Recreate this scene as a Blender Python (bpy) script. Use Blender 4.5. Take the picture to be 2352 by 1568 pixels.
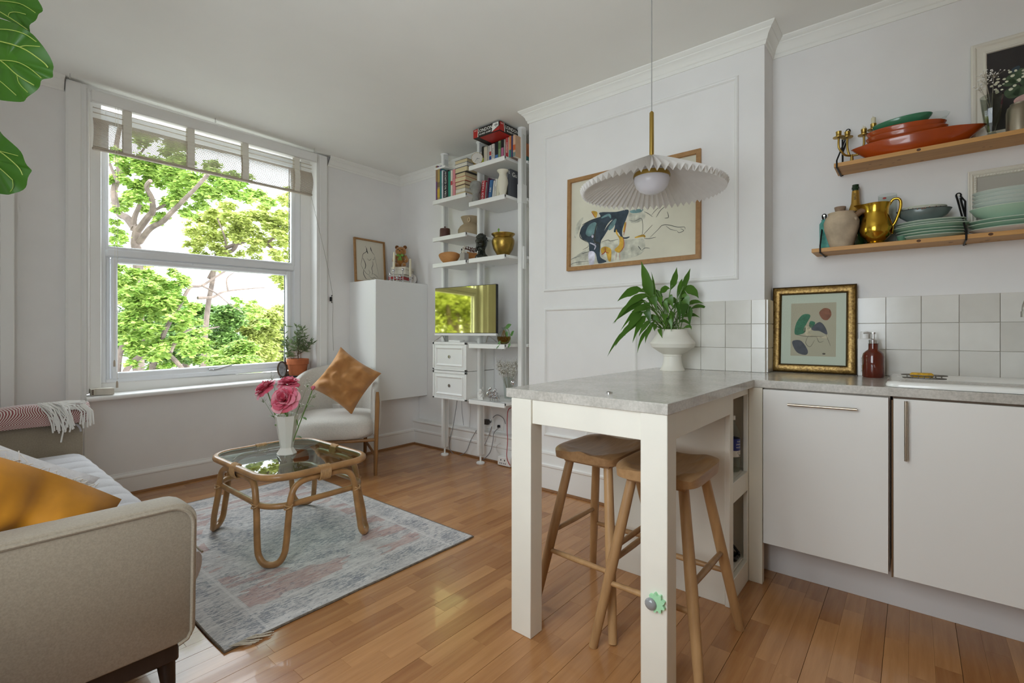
import bpy, bmesh, math, random
from mathutils import Vector, Matrix, Euler, noise
for _o in list(bpy.data.objects): bpy.data.objects.remove(_o)
SC = bpy.context.scene
COL = SC.collection
PI = math.pi
RN = random.Random(11)

# ------------------------------------------------------------ camera, sky, sun, daylight, exposure
cd = bpy.data.cameras.new('camera'); cam = bpy.data.objects.new('camera', cd); COL.objects.link(cam)
cd.sensor_width = 36; cd.lens = 16.99; cd.shift_y = -0.00893; cd.clip_start = 0.02; cd.clip_end = 300
cam.location = (0, 0, 1.12); cam.rotation_euler = (PI/2, 0, -math.radians(50.32))
SC.camera = cam
w = bpy.data.worlds.new('sky'); SC.world = w; w.use_nodes = True
bg = w.node_tree.nodes['Background']; bg.inputs[0].default_value = (0.88, 0.905, 1.0, 1); bg.inputs[1].default_value = 5.5
def lamp(name, typ, loc, rot, energy, color=(1, 1, 1), **k):
    l = bpy.data.lights.new(name, typ); o = bpy.data.objects.new(name, l); COL.objects.link(o)
    o.location = loc; o.rotation_euler = rot; l.energy = energy; l.color = color
    for a, b in k.items(): setattr(l, a, b)
    return o
sun = lamp('sun', 'SUN', (0, -10, 20), Vector((-0.30, 0.80, -0.52)).to_track_quat('-Z', 'Y').to_euler(), 3.2, (1.0, 0.95, 0.84), angle=0.01)
# daylight entering through the main window (portal guides the sky sampling); an unseen side window is added as fill light
portal = lamp('window_portal', 'AREA', (1.45, 4.36, 1.62), (-PI/2, 0, 0), 1, shape='RECTANGLE', size=1.45, size_y=1.75)
portal.data.cycles.is_portal = True
for y, z, sy, sz in ((.8, 1.575, 1.2, 1.65),):
    q = lamp('window_portal', 'AREA', (-.46, y, z), (0, -PI/2, 0), 1, shape='RECTANGLE', size=sz, size_y=sy); q.data.cycles.is_portal = True
SC.view_settings.view_transform = 'Standard'; SC.view_settings.look = 'None'
SC.view_settings.exposure = 0.62; SC.view_settings.gamma = 1.0; SC.view_settings.use_curve_mapping = False
SC.cycles.caustics_reflective = False; SC.cycles.max_bounces = 10; SC.cycles.diffuse_bounces = 6; SC.cycles.glossy_bounces = 4
SC.cycles.transparent_max_bounces = 24; SC.cycles.transmission_bounces = 8; SC.cycles.sample_clamp_indirect = 8

# ------------------------------------------------------------ materials
def lin(h):
    h = h.lstrip('#'); c = [int(h[i:i+2], 16)/255 for i in (0, 2, 4)]
    return tuple((x/12.92 if x <= .04045 else ((x+.055)/1.055)**2.4) for x in c) + (1,)
class NT:
    def __init__(s, m): s.t = m.node_tree; s.n = s.t.nodes; s.l = s.t.links; s.p = s.n['Principled BSDF']
    def add(s, typ, **k):
        n = s.n.new(typ)
        for a, b in k.items():
            if a.startswith('i_'): n.inputs[int(a[2:])].default_value = b
            else: setattr(n, a, b)
        return n
    def ln(s, a, b): s.l.new(a, b)
    def coords(s, scale=(1, 1, 1), rnd=True):
        tc = s.add('ShaderNodeTexCoord'); mp = s.add('ShaderNodeMapping'); mp.inputs['Scale'].default_value = scale
        src = tc.outputs['Object']
        if rnd:
            oi = s.add('ShaderNodeObjectInfo'); mu = s.add('ShaderNodeMath', operation='MULTIPLY', i_1=37.0)
            s.ln(oi.outputs['Random'], mu.inputs[0]); s.ln(mu.outputs[0], mp.inputs['Location'])
        s.ln(src, mp.inputs['Vector']); return mp.outputs[0]
    def ramp(s, fac, stops):
        r = s.add('ShaderNodeValToRGB'); e = r.color_ramp.elements
        while len(e) < len(stops): e.new(0.5)
        for i, (p, c) in enumerate(stops): e[i].position = p; e[i].color = c if isinstance(c, tuple) else lin(c)
        s.ln(fac, r.inputs[0]); return r.outputs[0]
    def noise(s, vec, scale, detail=3, rough=.5):
        n = s.add('ShaderNodeTexNoise'); n.inputs['Scale'].default_value = scale; n.inputs['Detail'].default_value = detail; n.inputs['Roughness'].default_value = rough
        s.ln(vec, n.inputs['Vector']); return n.outputs['Fac']
    def bump(s, h, st, dist=.002):
        b = s.add('ShaderNodeBump'); b.inputs['Strength'].default_value = st; b.inputs['Distance'].default_value = dist
        s.ln(h, b.inputs['Height']); s.ln(b.outputs[0], s.p.inputs['Normal'])
MATS = {}
def mat(name, col, rough=.5, metal=0, spec=.5, var=0, vs=8, bump=0, bs=60, bd=.002, stretch=(1, 1, 1), coat=0, sheen=0, trans=0, ior=1.45, sub=0, emit=0):
    m = bpy.data.materials.new(name); m.use_nodes = True; n = NT(m); p = n.p
    c = lin(col) if isinstance(col, str) else tuple(col) + (1,)
    p.inputs['Base Color'].default_value = c; p.inputs['Roughness'].default_value = rough; p.inputs['Metallic'].default_value = metal
    p.inputs['Specular IOR Level'].default_value = spec; p.inputs['Coat Weight'].default_value = coat; p.inputs['Sheen Weight'].default_value = sheen
    p.inputs['Transmission Weight'].default_value = trans; p.inputs['IOR'].default_value = ior
    m.diffuse_color = c
    if var or bump: v = n.coords(stretch)
    if var:
        f = n.noise(v, vs, 4)
        n.ln(n.ramp(f, [(.3, tuple(min(1, x*(1-var)) for x in c[:3])+(1,)), (.7, tuple(min(1, x*(1+var)) for x in c[:3])+(1,))]), p.inputs['Base Color'])
    if bump: n.bump(n.noise(v, bs, 3), bump, bd)
    MATS[name] = m; return m
def wood(name, light, dark, scale=(2, 30, 30), rough=.45, coat=0, rnd=.35, bump=.08, spec=.4):
    # grain runs along the axis with the small scale; each piece gets its own tone
    m = bpy.data.materials.new(name); m.use_nodes = True; n = NT(m)
    v = n.coords(scale); f = n.noise(v, 1.6, 5, .6)
    oi = n.add('ShaderNodeObjectInfo'); ge = n.add('ShaderNodeNewGeometry')
    a = n.add('ShaderNodeMath', operation='MULTIPLY', i_1=7.31); n.ln(oi.outputs['Random'], a.inputs[0])
    b = n.add('ShaderNodeMath', operation='ADD'); n.ln(a.outputs[0], b.inputs[0]); n.ln(ge.outputs['Random Per Island'], b.inputs[1])
    fr = n.add('ShaderNodeMath', operation='FRACT'); n.ln(b.outputs[0], fr.inputs[0])
    mi = n.add('ShaderNodeMath', operation='MULTIPLY', i_1=rnd); n.ln(fr.outputs[0], mi.inputs[0])
    m2 = n.add('ShaderNodeMath', operation='MULTIPLY', i_1=1-rnd); n.ln(f, m2.inputs[0])
    ad = n.add('ShaderNodeMath', operation='ADD'); n.ln(mi.outputs[0], ad.inputs[0]); n.ln(m2.outputs[0], ad.inputs[1])
    n.ln(n.ramp(ad.outputs[0], [(.18, dark), (.8, light)]), n.p.inputs['Base Color'])
    n.p.inputs['Roughness'].default_value = rough; n.p.inputs['Coat Weight'].default_value = coat; n.p.inputs['Specular IOR Level'].default_value = spec
    if bump: n.bump(f, bump, .001)
    MATS[name] = m; return m
def thin_glass(name, tint='#ffffff', refl=.5, rough=.0):
    m = bpy.data.materials.new(name); m.use_nodes = True; t = m.node_tree; t.nodes.clear()
    o = t.nodes.new('ShaderNodeOutputMaterial'); mx = t.nodes.new('ShaderNodeMixShader'); tr = t.nodes.new('ShaderNodeBsdfTransparent')
    gl = t.nodes.new('ShaderNodeBsdfGlossy'); fr = t.nodes.new('ShaderNodeFresnel'); fr.inputs[0].default_value = 1.0+refl; ge = t.nodes.new('ShaderNodeNewGeometry'); iv = t.nodes.new('ShaderNodeMath'); iv.operation = 'SUBTRACT'; iv.inputs[0].default_value = 1; mu = t.nodes.new('ShaderNodeMath'); mu.operation = 'MULTIPLY'; t.links.new(ge.outputs['Backfacing'], iv.inputs[1]); t.links.new(fr.outputs[0], mu.inputs[0]); t.links.new(iv.outputs[0], mu.inputs[1])
    gl.inputs['Roughness'].default_value = rough; tr.inputs[0].default_value = lin(tint)
    t.links.new(mu.outputs[0], mx.inputs[0]); t.links.new(tr.outputs[0], mx.inputs[1]); t.links.new(gl.outputs[0], mx.inputs[2]); t.links.new(mx.outputs[0], o.inputs[0])
    MATS[name] = m; return m
def leafmat(name, a, b, rough=.45, transl=.35, vs=4):
    m = bpy.data.materials.new(name); m.use_nodes = True; n = NT(m); t = n.t
    ge = n.add('ShaderNodeNewGeometry'); v = n.coords((1, 1, 1)); f = n.noise(v, vs, 2)
    ad = n.add('ShaderNodeMath', operation='ADD'); n.ln(ge.outputs['Random Per Island'], ad.inputs[0]); n.ln(f, ad.inputs[1])
    hf = n.add('ShaderNodeMath', operation='MULTIPLY', i_1=.5); n.ln(ad.outputs[0], hf.inputs[0])
    c = n.ramp(hf.outputs[0], [(.2, a), (.8, b)]); n.ln(c, n.p.inputs['Base Color']); n.p.inputs['Roughness'].default_value = rough
    tl = n.add('ShaderNodeBsdfTranslucent'); n.ln(c, tl.inputs[0]); mx = n.add('ShaderNodeMixShader'); mx.inputs[0].default_value = transl
    out = [x for x in t.nodes if x.type == 'OUTPUT_MATERIAL'][0]
    n.ln(n.p.outputs[0], mx.inputs[1]); n.ln(tl.outputs[0], mx.inputs[2]); n.ln(mx.outputs[0], out.inputs[0])
    MATS[name] = m; return m

WALL = mat('wall_paint', '#ebe9e7', .75, var=.03, vs=3, bump=.15, bs=90, bd=.0006)
CEIL = mat('ceiling_paint', '#f0efe9', .8, var=.02, vs=2)
TRIM = mat('gloss_trim', '#eeedea', .4)
UPVC = mat('upvc', '#eef0f3', .3)
WOODWHITE = mat('painted_timber', '#e5e0d3', .5, var=.03, vs=6)
LACQ = mat('white_lacquer', '#eeeeec', .3)
DOORW = mat('cabinet_white', '#e6e3dd', .38, var=.015, vs=2)
SHELFW = mat('shelf_white', '#f1f1ee', .4)
ALU = mat('post_grey_groove', '#b9b9b4', .4)
CHROME = mat('chrome', '#d9d9dc', .12, 1)
STEEL = mat('brushed_steel', '#b7b3ac', .32, 1)
BRASS = mat('brass', '#c9a23c', .16, 1)
BRASSD = mat('hammered_brass', '#a98b45', .3, 1, bump=.5, bs=160, var=.2, vs=30)
SATINB = mat('satin_brass', '#b89a52', .35, 1)
BLACK = mat('black', '#16161a', .45)
BLACKM = mat('black_metal', '#1d1c1b', .5, .6)
PANE = thin_glass('window_glass', '#f6faf8', .12)
GLASS = thin_glass('clear_glass', '#eef2f0', .42)
GLASST = thin_glass('table_glass', '#dcebe4', .62)
PAPERW = mat('paper', '#f1eee4', .8)
# ------------------------------------------------------------ mesh builder
def rotz(a): return Matrix.Rotation(a, 4, 'Z')
class MB:
    def __init__(s): s.v = []; s.f = []; s.mi = []; s.m = 0
    def add(s, vs, fs):
        o = len(s.v); s.v += [tuple(v) for v in vs]; s.f += [tuple(i+o for i in f) for f in fs]; s.mi += [s.m]*len(fs); return s
    def box(s, x0, y0, z0, x1, y1, z1, b=0):
        if x0 > x1: x0, x1 = x1, x0
        if y0 > y1: y0, y1 = y1, y0
        if z0 > z1: z0, z1 = z1, z0
        b = min(b, (x1-x0)*.49, (y1-y0)*.49, (z1-z0)*.49)
        if b <= 0:
            return s.add([(x, y, z) for z in (z0, z1) for y in (y0, y1) for x in (x0, x1)],
                         [(0, 2, 3, 1), (4, 5, 7, 6), (0, 1, 5, 4), (2, 6, 7, 3), (0, 4, 6, 2), (1, 3, 7, 5)])
        lo, hi = (x0, y0, z0), (x1, y1, z1); vs = []; ix = {}
        for c in range(8):
            sg = [(c >> k) & 1 for k in range(3)]
            for a in range(3):
                p = [0, 0, 0]
                for k in range(3):
                    e = hi[k] if sg[k] else lo[k]
                    p[k] = e if k == a else (e-b if sg[k] else e+b)
                ix[c, a] = len(vs); vs.append(p)
        fs = []
        for a in range(3):
            u, w_ = (a+1) % 3, (a+2) % 3
            for sgn in (0, 1):
                cs = [(sgn << a) | (i << u) | (j << w_) for i, j in ((0, 0), (1, 0), (1, 1), (0, 1))]
                q = [ix[c, a] for c in cs]; fs.append(q if sgn else q[::-1])
        for a in range(3):
            u, w_ = (a+1) % 3, (a+2) % 3
            for i in (0, 1):
                for j in (0, 1):
                    c0 = (i << u) | (j << w_); c1 = c0 | (1 << a)
                    q = [ix[c0, u], ix[c1, u], ix[c1, w_], ix[c0, w_]]; fs.append(q if i == j else q[::-1])
        for c in range(8):
            q = [ix[c, 0], ix[c, 1], ix[c, 2]]; fs.append(q if bin(c).count('1') % 2 else q[::-1])
        return s.add(vs, fs)
    def lathe(s, prof, c=(0, 0, 0), n=24, sx=1, sy=1, cap0=True, cap1=True):
        vs = []; fs = []
        for r, z in prof:
            for i in range(n):
                a = 2*PI*i/n; vs.append((c[0]+r*sx*math.cos(a), c[1]+r*sy*math.sin(a), c[2]+z))
        for k in range(len(prof)-1):
            for i in range(n):
                j = (i+1) % n; fs.append((k*n+i, k*n+j, (k+1)*n+j, (k+1)*n+i))
        if cap0 and prof[0][0] > 1e-5: fs.append(tuple(range(n))[::-1])
        if cap1 and prof[-1][0] > 1e-5: fs.append(tuple((len(prof)-1)*n+i for i in range(n)))
        return s.add(vs, fs)
    def ball(s, c, r, n=12, sx=1, sy=1, sz=1):
        m = max(4, n//2); pr = [(max(1e-4, math.sin(PI*k/m))*r, -math.cos(PI*k/m)*r*sz) for k in range(m+1)]
        return s.lathe(pr, c, n, sx, sy)
    def tube(s, pts, r, n=8, closed=False, cap=True):
        P = [Vector(p) for p in pts]; N = len(P); rs = r if isinstance(r, (list, tuple)) else [r]*N
        T = []
        for i in range(N):
            a = P[i-1] if (i or closed) else P[i]; b = P[(i+1) % N] if (i < N-1 or closed) else P[i]
            T.append((b-a).normalized() if (b-a).length > 1e-9 else Vector((0, 0, 1)))
        up = Vector((0, 0, 1)) if abs(T[0].z) < .9 else Vector((1, 0, 0))
        x = T[0].cross(up).normalized(); vs = []; fs = []
        for i in range(N):
            x = (x - T[i]*x.dot(T[i])).normalized(); y = T[i].cross(x)
            for k in range(n):
                a = 2*PI*k/n; vs.append(P[i] + (x*math.cos(a)+y*math.sin(a))*rs[i])
        for i in range(N if closed else N-1):
            i2 = (i+1) % N
            for k in range(n):
                k2 = (k+1) % n; fs.append((i*n+k, i*n+k2, i2*n+k2, i2*n+k))
        if cap and not closed: fs += [tuple(range(n))[::-1], tuple((N-1)*n+k for k in range(n))]
        return s.add(vs, fs)
    def cyl(s, a, b, r0, r1=None, n=12): return s.tube([a, b], [r0, r0 if r1 is None else r1], n)
    def prism(s, poly, t0, t1, ax='z'):
        f = {'z': lambda u, v, t: (u, v, t), 'x': lambda u, v, t: (t, u, v), 'y': lambda u, v, t: (u, t, v)}[ax]
        n = len(poly); vs = [f(u, v, t0) for u, v in poly] + [f(u, v, t1) for u, v in poly]
        return s.add(vs, [tuple(range(n))[::-1], tuple(range(n, 2*n))] + [(i, (i+1) % n, n+(i+1) % n, n+i) for i in range(n)])
    def grid(s, fn, nu, nv, cu=False, cv=False):
        vs = [fn(i/(nu if cu else nu-1), j/(nv if cv else nv-1)) for i in range(nu) for j in range(nv)]
        fs = [(i*nv+j, ((i+1) % nu)*nv+j, ((i+1) % nu)*nv+(j+1) % nv, i*nv+(j+1) % nv) for i in range(nu if cu else nu-1) for j in range(nv if cv else nv-1)]
        return s.add(vs, fs)
    def ribbon(s, pts, ws, side, fold=.25, th=0):
        # leaf or tape: a strip along pts, half widths ws, across 'side', creased along the middle
        P = [Vector(p) for p in pts]; sd = Vector(side).normalized(); vs = []; fs = []
        for i, p in enumerate(P):
            t = (P[min(i+1, len(P)-1)]-P[max(i-1, 0)]).normalized(); b = (sd - t*sd.dot(t)).normalized(); nn = t.cross(b)
            w_ = ws[i]; vs += [p - b*w_ + nn*w_*fold, p, p + b*w_ + nn*w_*fold]
        for i in range(len(P)-1):
            a = 3*i; fs += [(a, a+1, a+4, a+3), (a+1, a+2, a+5, a+4)]
        return s.add(vs, fs)
    def xf(s, M): s.v = [tuple(M @ Vector(v)) for v in s.v]; return s
    def warp(s, fn): s.v = [tuple(fn(*v)) for v in s.v]; return s
    def mesh(s, name, mats, smooth=True, ang=38, fix=True):
        me = bpy.data.meshes.new(name); me.from_pydata(s.v, [], s.f)
        mats = mats if isinstance(mats, (list, tuple)) else [mats]
        for m in mats: me.materials.append(m)
        if len(mats) > 1: me.polygons.foreach_set('material_index', s.mi)
        if fix:
            bm = bmesh.new(); bm.from_mesh(me); bmesh.ops.recalc_face_normals(bm, faces=bm.faces); bm.to_mesh(me); bm.free()
        if smooth:
            me.polygons.foreach_set('use_smooth', [True]*len(me.polygons)); me.set_sharp_from_angle(angle=math.radians(ang))
        me.update(); return me
    def to(s, name, mats, parent=None, w=True, label=None, stuff=False, **k):
        # link as one mesh object; w: the coordinates are world ones, so take off the parent thing's place
        if parent is not None and w:
            o = BASE[parent.name]; s.v = [(x-o[0], y-o[1], z-o[2]) for x, y, z in s.v]
        ob = bpy.data.objects.new(name, s.mesh(name, mats, **k)); COL.objects.link(ob)
        if parent is not None: ob.parent = parent; BASE[ob.name] = BASE[parent.name]
        else: BASE[ob.name] = (0, 0, 0)
        if label: ob['label'] = label
        if stuff: ob['kind'] = 'stuff'
        return ob
    def thing(s, name, label, cat, mats, group=None, loc=None, **k):
        # one-mesh thing, coordinates in the world; origin moved to its place
        if loc is None:
            xs = [v[0] for v in s.v]; ys = [v[1] for v in s.v]; zs = [v[2] for v in s.v]
            loc = ((min(xs)+max(xs))/2, (min(ys)+max(ys))/2, min(zs))
        s.v = [(x-loc[0], y-loc[1], z-loc[2]) for x, y, z in s.v]
        ob = s.to(name, mats, None, **k); ob.location = loc; BASE[ob.name] = tuple(loc); tag(ob, label, cat, group); return ob
BASE = {}
def tag(o, label, cat, group=None):
    o['label'] = label; o['category'] = cat
    if group: o['group'] = group
    return o
def T(name, label, cat, loc=(0, 0, 0), rz=0, group=None, rot=None):
    o = bpy.data.objects.new(name, None); COL.objects.link(o); o.location = loc; o.rotation_euler = rot or (0, 0, rz)
    o.empty_display_size = .05; BASE[o.name] = tuple(loc); return tag(o, label, cat, group)
def ST(mb, name, mats, parent=None, **k):
    o = mb.to(name, mats, parent, **k)
    if parent is None: o['kind'] = 'structure'
    return o
def copy_tree(o, loc=None, rz=None, label=None, parent=None):
    c = o.copy(); COL.objects.link(c)
    if parent is not None: c.parent = parent
    if loc is not None: c.location = loc
    if rz is not None: c.rotation_euler = (0, 0, rz)
    if label: c['label'] = label
    for ch in [x for x in bpy.data.objects if x.parent == o]: copy_tree(ch, parent=c)
    return c
def sweep(mb, path, prof, side=1, closed=False):
    # moulding: profile (offset from the wall, height) along a plan path with mitred corners; path points may carry a z
    n = len(path); P = [Vector((p[0], p[1])) for p in path]; Z = [p[2] if len(p) > 2 else 0 for p in path]; offs = []
    for i in range(n):
        a = (P[i]-P[i-1]).normalized() if (i or closed) else None; b = (P[(i+1) % n]-P[i]).normalized() if (i < n-1 or closed) else None
        na = Vector((-a.y, a.x))*side if a else None; nb = Vector((-b.y, b.x))*side if b else None
        if na is None: o = nb
        elif nb is None: o = na
        else: o = (na+nb)/max(.2, 1+na.dot(nb))
        offs.append(o)
    m = len(prof); vs = [(P[i].x+offs[i].x*d, P[i].y+offs[i].y*d, Z[i]+h) for i in range(n) for d, h in prof]; fs = []
    for i in range(n if closed else n-1):
        j = (i+1) % n
        for k in range(m-1): fs.append((i*m+k, i*m+k+1, j*m+k+1, j*m+k))
    if not closed: fs += [tuple(range(m)), tuple((n-1)*m+k for k in range(m))[::-1]]
    mb.add(vs, fs)
def arc(c, r, a0, a1, n, ax='xy'):
    out = []
    for i in range(n+1):
        a = math.radians(a0+(a1-a0)*i/n); u, v = r*math.cos(a), r*math.sin(a)
        out.append((c[0]+u, c[1]+v, c[2]) if ax == 'xy' else (c[0]+u, c[1], c[2]+v) if ax == 'xz' else (c[0], c[1]+u, c[2]+v))
    return out
def rrect(x0, y0, x1, y1, r, n=5):
    p = []
    for cx, cy, a in ((x1-r, y0+r, -90), (x1-r, y1-r, 0), (x0+r, y1-r, 90), (x0+r, y0+r, 180)):
        p += [(x, y) for x, y, z in arc((cx, cy, 0), r, a, a+90, n)]
    return p
def spline(pts, n=8, closed=False):
    P = [Vector(p) for p in pts]; N = len(P); out = []
    for i in range(N if closed else N-1):
        g = lambda k: P[k % N] if closed else P[max(0, min(N-1, k))]
        a, b, c, d = g(i-1), g(i), g(i+1), g(i+2)
        for k in range(n):
            t = k/n; out.append(tuple(.5*((2*b)+(c-a)*t+(2*a-5*b+4*c-d)*t*t+(3*b-a-3*c+d)*t**3)))
    if not closed: out.append(tuple(P[-1]))
    return out
def pillow(mb, w_, h_, t, n=15, pinch=.10, seed=0, wr=.012, corner=1.0):
    # square cushion in the XZ plane, thickness along Y, corners drawn out, edges pulled in, wrinkled
    def f(sgn):
        def g(u, v):
            a, b = u*2-1, v*2-1
            px = a*w_/2*(1-pinch*(1-b*b)*a*a*1.0); pz = b*h_/2*(1-pinch*(1-a*a)*b*b)
            e = max(0, (1-a**4))*max(0, (1-b**4)); th = t/2*e**.55
            k = noise.noise(Vector((a*2.3+seed, b*2.3, sgn*3)))*wr*4*e**.5 + noise.noise(Vector((a*6+seed, b*5, sgn)))*wr*e**.4
            return (px, sgn*(th+k*(e > .01)), pz)
        return g
    mb.grid(f(1), n, n); mb.grid(f(-1), n, n); return mb
_txt = {}
def text_mesh(mb, s, size, M, ext=0.0003, stretch=1.0, font_bold=False):
    # lettering as thin raised mesh, in the local XY plane of M
    cu = bpy.data.curves.new('t', 'FONT'); cu.body = s; cu.size = size; cu.extrude = ext; cu.align_x = 'CENTER'; cu.align_y = 'CENTER'; cu.resolution_u = 2
    if font_bold: cu.offset = size*.012
    ob = bpy.data.objects.new('t', cu); COL.objects.link(ob)
    dg = bpy.context.evaluated_depsgraph_get(); me = bpy.data.meshes.new_from_object(ob.evaluated_get(dg))
    vs = [M @ Vector((v.co.x*stretch, v.co.y, v.co.z)) for v in me.vertices]; fs = [tuple(p.vertices) for p in me.polygons]
    mb.add(vs, fs); bpy.data.objects.remove(ob); bpy.data.meshes.remove(me); bpy.data.curves.remove(cu); return mb
def plane_M(o, u, v):
    # matrix that maps local x to u, local y to v, at o
    u = Vector(u).normalized(); v = Vector(v).normalized(); n = u.cross(v)
    return Matrix(((u.x, v.x, n.x, o[0]), (u.y, v.y, n.y, o[1]), (u.z, v.z, n.z, o[2]), (0, 0, 0, 1)))
def stroke(mb, pts, w_, z=.0004, M=None):
    # a flat brush stroke (taper at both ends) in a picture plane
    P = [Vector((p[0], p[1], 0)) for p in spline([(a, b, 0) for a, b in pts], 5)]; n = len(P); vs = []; fs = []
    for i, p in enumerate(P):
        t = (P[min(i+1, n-1)]-P[max(i-1, 0)]).normalized(); b = Vector((-t.y, t.x, 0)); k = w_*(.35+.65*math.sin(PI*(i+.5)/n))
        vs += [p-b*k+Vector((0, 0, z)), p+b*k+Vector((0, 0, z))]
    for i in range(n-1): fs.append((2*i, 2*i+1, 2*i+3, 2*i+2))
    if M is not None: vs = [M @ v for v in vs]
    mb.add(vs, fs); return mb
def blob(mb, pts, z=.0003, M=None, n=4):
    P = spline([(a, b, 0) for a, b in pts], n, True); vs = [Vector((p[0], p[1], z)) for p in P]
    if M is not None: vs = [M @ v for v in vs]
    mb.add(vs, [tuple(range(len(vs)))]); return mb
# ------------------------------------------------------------ the room
def cz(y): return 2.72+.0075*y
XL, YF = -.32, -2.4
# floor: oak strips in boards of three, running towards the chimney wall
OAK = wood('oak_floor', '#c08c5a', '#8f5d35', (2.0, 26, 26), .24, coat=.2, rnd=.36, bump=.05)
DARKJ = mat('floor_underlay', '#4a2f1b', .8)
fl = MB().box(XL, YF, -.12, 3.2, 4.19, -.0125); floor = ST(fl, 'floor', DARKJ)
_L = {}
def plank_mesh(n):
    if n not in _L:
        l = n*.01; hw = .034; c = .0003
        m = MB(); a, b = -l/2+.0002, l/2-.0002; y0, y1 = -hw+.00015, hw-.00015
        m.add([(a, y0, -.0122), (b, y0, -.0122), (b, y1, -.0122), (a, y1, -.0122), (a, y0, -c), (b, y0, -c), (b, y1, -c), (a, y1, -c),
               (a+c, y0+c, 0), (b-c, y0+c, 0), (b-c, y1-c, 0), (a+c, y1-c, 0)],
              [(0, 1, 5, 4), (1, 2, 6, 5), (2, 3, 7, 6), (3, 0, 4, 7), (4, 5, 9, 8), (5, 6, 10, 9), (6, 7, 11, 10), (7, 4, 8, 11), (8, 9, 10, 11)])
        _L[n] = (m, m.mesh('plank', OAK, smooth=False))
    return _L[n]
strips = []; y = YF+.02; row = 0
while y < 4.17:
    x = XL-.3*RN.random()
    while x < 3.19:
        n = RN.choice([24, 30, 36, 42, 50, 58])
        x1 = min(x+n*.01, 3.2); x0 = max(x, XL)
        if x1-x0 > .05: strips.append((x0, x1, y, n))
        x += n*.01
    y += .068 if row % 3 != 2 else .0690; row += 1
def fdist(s):
    xm, ym = (s[0]+s[1])/2, s[2]; d = .769*xm+.639*ym; r = .639*xm-.769*ym
    vis = d > .8 and abs(r/d) < 1.1 and 1110*1.12/d < 900
    if ym > 1.9 and ym < 3.55 and .7 < xm < 1.8: vis = False          # under the rug
    if xm < .45 and ym > 1.6: vis = False                               # under the sofa
    if xm > 2.55 and ym < .6: vis = False
    return d if vis else 99
strips.sort(key=fdist)
rest = MB()
for i, (x0, x1, yy, n) in enumerate(strips):
    l = round((x1-x0)*100)
    if i < 296 and fdist(strips[i]) < 90:
        o = bpy.data.objects.new('plank', plank_mesh(max(5, l))[1]); COL.objects.link(o); o.parent = floor; o.location = ((x0+x1)/2, yy+.034, 0)
    else:
        m = plank_mesh(max(5, l))[0]; rest.add([(v[0]+(x0+x1)/2, v[1]+yy+.034, v[2]) for v in m.v], m.f)
rest.to('plank', OAK, floor, smooth=False, stuff=True)
# walls
WB = MB()
WB.box(XL-.15, 4.19, 0, .655, 4.45, 2.9).box(2.246, 4.19, 0, 3.35, 4.45, 2.9).box(.655, 4.19, 0, 2.246, 4.45, .70).box(.655, 4.19, 2.715, 2.246, 4.45, 2.9)
wall_back = ST(WB, 'wall_back', WALL, smooth=False)
ST(MB().box(2.30, 3.885, 0, 3.2, 4.19, .482, .004), 'wall_back_boxing', WALL)
wall_right = ST(MB().box(3.2, 2.169, 0, 3.35, 4.19, 2.9), 'wall_right', WALL, smooth=False)
wall_chimney = ST(MB().box(2.81, .602, 0, 3.35, 2.169, 2.9), 'wall_chimney', WALL, smooth=False)
wall_kitchen = ST(MB().box(3.0, YF, 0, 3.15, .602, 2.9), 'wall_kitchen', WALL, smooth=False)
WLm = MB(); WLm.box(XL-.15, 1.45, 0, XL, 4.19, 2.9).box(XL-.15, -.6, 0, XL, .15, 2.9).box(XL-.15, .15, 0, XL, 1.45, .7).box(XL-.15, .15, 2.45, XL, 1.45, 2.9)
WLm.box(XL-.15, YF, 0, XL, -.6, 2.9)
wall_left = ST(WLm, 'wall_left', WALL, smooth=False)
ST(MB().box(XL-.15, YF-.15, 0, 3.15, YF, 2.9), 'wall_front', WALL, smooth=False)
c = MB(); c.box(XL, YF, 0, 3.2, 4.19, .1); c.warp(lambda x, y, z: (x, y, z+cz(y))); ST(c, 'ceiling', CEIL, smooth=False)
for k, (y0, y1, z0, z1) in enumerate(((.15, 1.45, .7, 2.45),)):   # side window added out of frame to bring in fill daylight
    w2 = MB()
    for a, b, e, f in ((y0, y0+.06, z0, z1), (y1-.06, y1, z0, z1), (y0+.06, y1-.06, z0, z0+.06), (y0+.06, y1-.06, z1-.06, z1)): w2.box(XL-.12, a, e, XL-.05, b, f, .006)
    fill_win = ST(w2, 'window_%d' % (k+2), UPVC); MB().box(XL-.09, y0+.06, z0+.06, XL-.085, y1-.06, z1-.06).to('pane', PANE, fill_win, smooth=False)
# crown moulding
CR = [(0, -.088), (.006, -.088), (.010, -.078), (.010, -.072), (.016, -.066), (.022, -.048), (.032, -.034), (.040, -.028), (.040, -.022), (.048, -.018), (.056, -.010), (.060, -.006), (.060, .004)]
m = MB(); sweep(m, [(x, y, cz(y)) for x, y in ((3.0, YF), (3.0, .602), (2.81, .602), (2.81, 2.169), (3.2, 2.169), (3.2, 4.19), (2.36, 4.19))], CR)
ST(m, 'trim_crown_right', CEIL, ang=25)
m = MB(); sweep(m, [(.55, 4.19, cz(4.19)), (XL, 4.19, cz(4.19)), (XL, YF, cz(YF))], CR); ST(m, 'trim_crown_left', CEIL, ang=25)
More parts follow.
